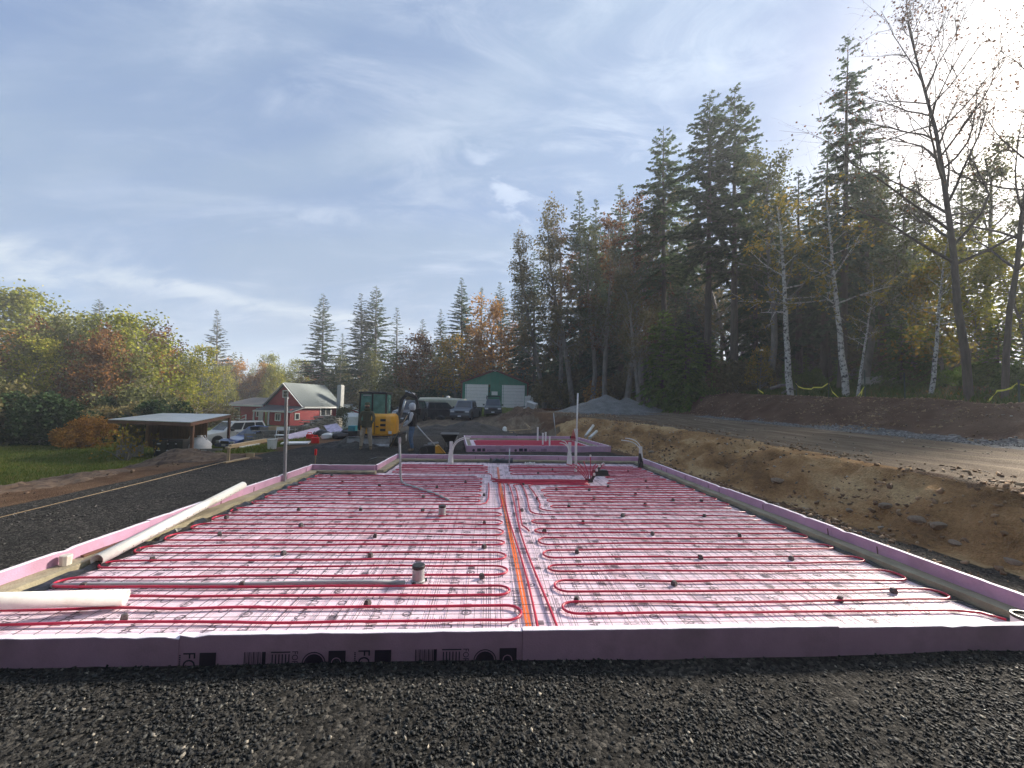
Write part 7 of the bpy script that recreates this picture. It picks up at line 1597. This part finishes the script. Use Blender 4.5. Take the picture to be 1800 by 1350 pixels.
HR = [
 ('fir_high', 1168, 1166, 222, 34, 'tall dark fir with a pointed top, first high one past the barn woods', .95), ('fir_high', 1243, 1248, 160, 30, 'tallest dark fir pair, its barn side tree with a bare lower trunk', 1.0),
 ('fir_high2', 1290, 1292, 153, 29, 'tallest dark fir pair, its birch side tree with upswept top', 1.0), ('fir_b', 1328, 1330, 235, 33, 'dark fir behind the tallest pair, toward the leaning birch', .8),
 ('hemlock', 1480, 1492, 62, 21, 'ragged fir with thin windblown top over the birch clump', .80), ('thin_fir', 1448, 1452, 235, 26, 'slim fir beside the ragged one, toward the leaning birch', 1.1),
 ('fir_c', 1092, 1092, 322, 45, 'pointed fir rising between the olive alders and the first high fir', .9), ('fir_c', 1022, 1020, 333, 49, 'pointed fir standing above the woods beside the barn', .9), ('fir_b', 1048, 1048, 350, 52, 'fir just behind the pointed one beside the barn woods', .9),
 ('fir_c', 1070, 1072, 372, 54, 'shorter fir half hidden among the olive alders', .9), ('thin_fir', 1405, 1400, 300, 28, 'thin fir right behind the leaning birch', 1.2), ('thin_fir', 1552, 1548, 245, 24, 'thin fir between the ragged one and the big bare maple', 1.2),
 ('thin_fir', 1210, 1212, 320, 44, 'fir filling behind the first high fir and the pair', .9), ('fir_a', 1372, 1370, 330, 38, 'broad fir deep behind the leaning birch', .9), ('thin_fir', 1425, 1425, 330, 31, 'narrow fir deep between birch and ragged fir', 1.2),
 ('alder', 958, 955, 430, 47, 'olive leafed alder at the edge of the woods over the rubble heap', 1.0), ('alder3', 985, 982, 395, 45, 'brown leafed alder beside the barn woods', 1.0), ('alder', 1008, 1004, 385, 43, 'olive alder under the pointed fir', 1.0), ('alder2', 1040, 1040, 395, 42, 'grey green alder in the middle of the barn side woods', 1.0),
 ('alder3', 1062, 1060, 375, 40, 'brown alder with many fine twigs beside the barn woods', 1.0), ('alder', 1100, 1103, 355, 38, 'tall olive alder with a grey trunk', 1.0), ('alder3', 1128, 1130, 340, 36, 'brown twiggy alder next to the first high fir', 1.0), ('alder', 1125, 1122, 420, 31, 'forked grey alder standing at the wood edge above the grey pile', .9),
 ('alder2', 1352, 1350, 270, 27, 'bare topped alder leaning behind the tallest fir pair', 1.0), ('alder2', 1520, 1525, 300, 22, 'thin alder just behind the birch clump', 1.1), ('alder2', 1600, 1602, 330, 21, 'thin alder before the big bare maple', 1.1),
 ('birch', 1390, 1357, 330, 21, 'leaning white birch with blotched bark at the berm', 1.15), ('birch', 1487, 1483, 330, 18.6, 'white birch of the clump, the upright one', 1.15), ('birch', 1506, 1556, 470, 18.2, 'thin white birch of the clump, the one leaning away', .8), ('birch', 1636, 1668, 400, 15.8, 'pale leaning birch before the big bare maple', .95),
 ('maple', 1703, 1672, -150, 13.6, 'big bare maple with dark trunk and scattered dry leaves on the berm', 1.0), ('maple', 1765, 1800, -90, 13.0, 'second bare maple, leaning beyond the big one at the picture side', .8),
 ('thin_fir', 1612, 1610, 320, 27, 'thin fir deep behind the pale leaning birch', 1.2), ('alder2', 1748, 1752, 240, 19, 'thin alder between the two bare maples', 1.0), ('thin_fir', 1690, 1690, 300, 30, 'slim fir deep behind the big bare maple', 1.2),
 ('cedar', 1165, 1165, 545, 31, 'bright green drooping cedar at the wood edge, nearest the grey gravel pile', 1.0), ('cedar', 1205, 1206, 565, 29, 'bright green drooping cedar under the tallest fir pair', 1.0), ('cedar', 1245, 1245, 590, 30, 'low green cedar beside the dark fir trunks', 1.0),
 ('cedar', 1585, 1585, 560, 20, 'green cedar behind the mossy boulder', 1.1), ('cedar', 1640, 1640, 580, 18.5, 'green cedar behind the pale leaning birch', 1.1), ('cedar', 1545, 1545, 560, 24, 'green cedar behind the birch clump', 1.1), ('cedar', 1755, 1755, 560, 16, 'drooping green cedar behind the second bare maple', 1.1),
 ('yellow', 1735, 1738, 400, 17.5, 'yellow leafed maple glowing behind the two bare maples', 1.1), ('gold', 1660, 1655, 470, 18, 'yellow maple low behind the big bare maple', .9), ('yellow', 1805, 1805, 430, 16, 'yellow maple at the picture side', 1.0), ('gold', 1335, 1335, 610, 25, 'small yellow green maple between dark trunks', .9),
 ('fir_c', 812, 812, 488, 66, 'dark pointed fir behind the barn roof, tallest of those by the drive', 1.22), ('fir_a', 567, 567, 515, 82, 'lone pointed fir behind the red house', 1.04), ('fir_c', 638, 636, 515, 78, 'fir with a twin, the one toward the red house', 1.22), ('fir_a', 660, 661, 502, 79, 'fir with a twin, the one toward the barn', 1.22),
 ('fir_b', 603, 602, 585, 86, 'shorter fir between the lone fir and the twin firs', 1.10), ('thin_fir', 698, 698, 540, 84, 'thin pale fir beside the twin firs', 1.22), ('fir_b', 742, 742, 560, 86, 'small fir between the thin pale one and the barn', 1.10), ('fir_b', 777, 775, 543, 78, 'fir just before the dark pointed one', 0.98), ('thin_fir', 846, 846, 505, 84, 'thin pale fir just past the dark pointed one', 1.10),
 ('fir_c', 882, 880, 495, 76, 'pale fir behind the orange maple', 1.10), ('thin_fir', 918, 916, 452, 62, 'thin fir over the green barn roof', 1.22), ('fir_c', 940, 938, 440, 58, 'fir over the barn corner', 0.98), ('silver', 383, 382, 545, 82, 'silvery fir with a pointed double top behind the red house wing', 1.0),
 ('fir_a', 176, 174, 525, 64, 'dark fir top sticking out of the yellow green trees', 1.10), ('fir_a', 290, 288, 578, 66, 'small dark fir between the pale trees and the silvery fir', 1.10),
 ('orange', 872, 872, 525, 62, 'tall orange brown maple over the barn roof', 1.0), ('orange', 905, 905, 560, 64, 'orange maple behind the barn, past the tall one', .9), ('gold', 802, 802, 592, 57, 'golden yellow maple against the barn side', 1.1), ('orange', 838, 838, 580, 60, 'orange maple between the golden one and the tall one', .9),
 ('brown', 735, 733, 592, 58, 'round olive brown tree behind the parked cars', 1.2), ('green', 690, 690, 610, 60, 'grey green round tree beside the twin firs', 1.2), ('green', 640, 640, 618, 72, 'grey green round tree behind the excavator cab', 1.1), ('green', 598, 598, 625, 80, 'grey green tree behind the chimney', 1.0), ('green', 770, 770, 610, 62, 'dark olive round tree beside the golden maple', 1.1),
 ('brown', 560, 560, 640, 84, 'brownish tree behind the house roof', 1.1), ('yellow', 512, 512, 632, 90, 'yellow green tree behind the house gable', 1.1), ('orange', 465, 465, 640, 90, 'orange tree behind the house wing', 1.1), ('orange', 425, 425, 632, 88, 'orange brown tree at the end of the house wing', 1.2), ('yellow', 480, 485, 625, 110, 'yellow tree far beyond the house gable', 1.0),
 ('yellow', 15, 12, 522, 50, 'yellow green tree at the picture side, topmost of its row', 1.1), ('yellow', 58, 56, 518, 51, 'tallest yellow green tree of the lawn side row', 1.1), ('yellow', 105, 104, 530, 52, 'yellow green tree next to the tallest one', 1.1), ('yellow', 150, 148, 552, 54, 'yellow green tree just before the dark fir top', 1.1), ('green', 218, 217, 562, 54, 'pale thin tree past the dark fir top', 1.2), ('yellow', 250, 248, 600, 56, 'yellowish tree between the pale one and the small dark fir', 1.2),
 ('yellow', 195, 195, 585, 46, 'yellow green tree low before the dark fir top', 1.1), ('green', 30, 30, 585, 38, 'dim green tree at the wood edge by the picture side', 1.2), ('green', 95, 95, 580, 38, 'dim green tree behind the pale snag', 1.1), ('brown', 165, 165, 605, 36, 'rust brown tree behind the orange shrub', 1.1), ('green', 225, 225, 618, 36, 'dim green tree right behind the open shed roof', 1.2), ('green', 285, 285, 620, 46, 'dim green tree behind the middle of the shed', 1.2),
 ('green', 335, 335, 628, 62, 'dim green tree behind the silver car', 1.2), ('brown', 385, 385, 650, 84, 'brown tree before the silvery fir', 1.2), ('green', 2, -5, 640, 28, 'grey green tree cut by the picture side', 1.0),
]
for kind, pb, pt, ptop, Y, lab, w in HR: hero(kind, pb, pt, ptop, Y, lab, w)
# bushes and shrubs
for kind, px, ptop, Y, w, lab in (('bush_dark', 84, 716, 27, 1.05, 'round dark evergreen bush on the lawn before the pale snag'), ('bush_brown', 152, 738, 26, 1.0, 'orange brown shrub on the lawn between the dark bush and the shed'), ('bush_green', 608, 718, 50, .6, 'light green bush before the white tank, beside the red house'),
        ('bush_dark', 15, 700, 29, 1.5, 'dusky bush at the picture side of the lawn'), ('bush_green', 40, 742, 31, 1.4, 'green bush between the dusky one and the dark round bush'), ('bush_olive', 225, 722, 31, 1.3, 'olive bush behind the open shed'), ('bush_olive', 270, 715, 34, 1.4, 'olive bush behind the shed roof middle'), ('bush_olive', 372, 712, 50, 1.2, 'olive bush behind the silver car'),
        ('bush_green', 186, 752, 31, .7, 'yellowish bush against the dark side of the shed'), ('bush_olive', 975, 668, 47, 1.3, 'olive bush behind the rubble heap'), ('bush_green', 1010, 672, 46, 1.2, 'green bush behind the brush pile'), ('bush_brown', 1060, 668, 45, 1.1, 'orange brown shrub over the brush pile'), ('bush_cedar', 1280, 640, 31, 1.0, 'low green bush among the dark fir trunks'),
        ('bush_cedar', 1430, 650, 26, 1.0, 'green bush behind the yellow tape'), ('bush_cedar', 1700, 640, 17, .9, 'green bush behind the big bare maple'), ('bush_green', 1620, 650, 19, .9, 'green bush behind the pale leaning birch foot'), ('bush_cedar', 1782, 640, 14.5, .8, 'green bush by the last tape post'),
        ('bush_olive', 1350, 655, 27, 1.1, 'olive bush behind the leaning birch foot'), ('bush_olive', 690, 690, 52, 1.6, 'olive bush behind the excavator arm'), ('bush_dark', 745, 688, 54, 1.5, 'dark bush behind the black estate car'), ('bush_olive', 650, 692, 70, 1.2, 'olive bush behind the excavator cab')):
    hero(kind, px, px, ptop, Y, lab, w)
# trees that only fill the woods; nothing in the photograph tells them apart
def fill(n, region, kinds, hr, label, group, seed, mind=2.2):
    r = random.Random(seed); pts = []; tries = 0
    while len(pts) < n and tries < 4000:
        tries += 1; x, y = region(r)
        if any((x - a) ** 2 + (y - b) ** 2 < mind ** 2 for a, b in pts): continue
        pts.append((x, y)); k = r.choice(kinds); plant(k, x, y, r.uniform(*hr), label, group, w=r.uniform(.85, 1.2), tilt=(r.uniform(-.02, .02), r.uniform(-.02, .02)))
def polar(a0, a1, d0, d1):
    def f(r):
        a = R(r.uniform(a0, a1)); d = math.sqrt(r.uniform(d0 * d0, d1 * d1)); return d * math.sin(a), d * math.cos(a)
    return f
fill(34, polar(9, 30, 50, 80), ['fir_a', 'fir_b', 'fir_c', 'alder', 'fir_b'], (14, 19), 'tree deep in the woods between the barn and the high firs', 'trees deep in the woods beside the barn', 1)
fill(27, polar(22, 46, 40, 66), ['thin_fir', 'fir_high2', 'thin_fir', 'alder2', 'fir_high', 'alder'], (13, 20), 'tree deep in the woods behind the high firs', 'trees deep behind the high firs', 2)
fill(10, polar(40, 50, 38, 56), ['thin_fir', 'fir_b', 'alder2', 'green'], (9, 14), 'tree deep in the woods behind the big bare maple', 'trees deep behind the bare maple', 3)
fill(26, polar(9, 40, 44, 62), ['bush_olive', 'bush_dark', 'green', 'cedar'], (2.5, 5), 'low dim growth under the trees behind the barn side woods', 'undergrowth of the woods', 4)
fill(16, polar(30, 52, 32, 46), ['bush_olive', 'bush_cedar', 'cedar', 'cedar'], (2.0, 3.6), 'low dim growth under the trees behind the berm', 'undergrowth behind the berm', 5)
fill(34, polar(-9, 9, 80, 110), ['fir_a', 'fir_b', 'fir_c'], (10, 15), 'fir in the far woods behind the drive', 'firs of the far woods', 6, 3.5)
fill(44, polar(-34, -9, 92, 125), ['green', 'yellow', 'orange', 'fir_a', 'brown'], (8.5, 12.5), 'tree of the far woods behind the red house', 'trees far behind the red house', 7, 3.5)
fill(30, polar(-58, -35, 48, 80), ['green', 'yellow', 'green', 'orange', 'brown'], (8, 12.5), 'leafy tree deep in the woods beyond the lawn', 'leafy trees beyond the lawn', 8, 3)
fill(14, polar(-58, -38, 40, 54), ['bush_olive', 'bush_green', 'bush_dark'], (2.5, 4), 'low growth at the wood edge beyond the shed', 'undergrowth beyond the shed', 9, 2.5)
fill(9, polar(57, 70, 28, 44), ['alder2', 'thin_fir', 'yellow'], (6, 8.5), 'low tree beyond the big bare maple, past the picture side', 'trees past the bare maples', 10, 3)
fill(9, polar(-74, -59, 30, 55), ['green', 'yellow', 'brown'], (8, 12), 'leafy tree past the dusky bush at the lawn end', 'trees past the lawn end', 11, 4)
# far wooded hills: one mass
def far_forest(name, spots, seed, label, mk):
    rs = np.random.RandomState(seed); Vs, Fs, off = [], [], 0
    for x, y, z, h in spots:
        n = 70; t = rs.rand(n); a = rs.uniform(0, 6.28, n); r_ = (1 - t) * h * .17 + .1; P = np.stack([x + r_ * .3 * np.cos(a), y + r_ * .3 * np.sin(a), z + h * (.08 + .92 * t)], 1)
        D = norm(np.stack([np.cos(a), np.sin(a), -.25 + .8 * t], 1)); S = norm(np.cross(D, np.array([[0, 0, 1.0]])) + rs.normal(0, .3, (n, 3))); V, F_ = kites(P, D, S, r_ * .9 + .3, r_ * .45 + .2); Vs.append(V); Fs.append(F_ + off); off += len(V)
    o = bpy.data.objects.new(name, np_mesh(name, np.concatenate(Vs), np.concatenate(Fs), LM[mk])); COL.objects.link(o); return tag(o, label, kind='stuff')
rh = random.Random(15); sp = []
for _ in range(650):
    a = R(rh.uniform(-62, 62)); d = rh.uniform(130, 290); hz = 1 + (d - 130) * .035 * (1 + .4 * math.sin(a * 9)); sp.append((d * math.sin(a), d * math.cos(a), hz - 1.5, rh.uniform(11, 17)))
far_forest('forest', sp, 16, 'far wooded hill beyond the houses', 'green')
# unseen wood added behind the camera, keeping sky light off the front boards
sp = []
for _ in range(230):
    x = rh.uniform(-30, 26); sp.append((x, rh.uniform(-13, -6.5) - abs(x) * .1, -.8, rh.uniform(12, 18)))
far_forest('forest', sp, 17, 'unseen dark wood added behind the viewer to shade the front boards', 'fir')
# leaves on the ground
pl = scatter(5000, 17, 27, 8, 30); 
grass_blades('leaves', pl, .05, .12, LM['orange'], 18, 'fallen brown leaves behind the berm')
p_ = scatter(5000, 5, 16, 34, 46); grass_blades('leaves', p_, .08, .16, LM['brown'], 19, 'fallen red brown leaves at the wood edge')
# lit shrub with pale leaves in front of the shed
v = at(238, 806, -1.3); plant('bush_thin', v.x, v.y - .5, 1.7, 'thin shrub with pale leaves growing before the dark side of the shed', w=.8)
# ------------------------------------------------------------------ the air
HZ = MB().b2(-345, 345, -60, 345, -4, 36).build('haze', bpy.data.materials.new('haze'), label='thin autumn haze in the air', kind='stuff')
hm = HZ.data.materials[0]; hm.use_nodes = True; nt = hm.node_tree
for n in list(nt.nodes): nt.nodes.remove(n)
o_ = nt.nodes.new('ShaderNodeOutputMaterial'); v_ = nt.nodes.new('ShaderNodeVolumePrincipled'); v_.inputs['Density'].default_value = .0013; v_.inputs['Color'].default_value = (.88, .93, 1, 1); v_.inputs['Anisotropy'].default_value = .25
nt.links.new(v_.outputs[0], o_.inputs['Volume']); SC.cycles.volume_bounces = 1; SC.cycles.volume_step_rate = 5
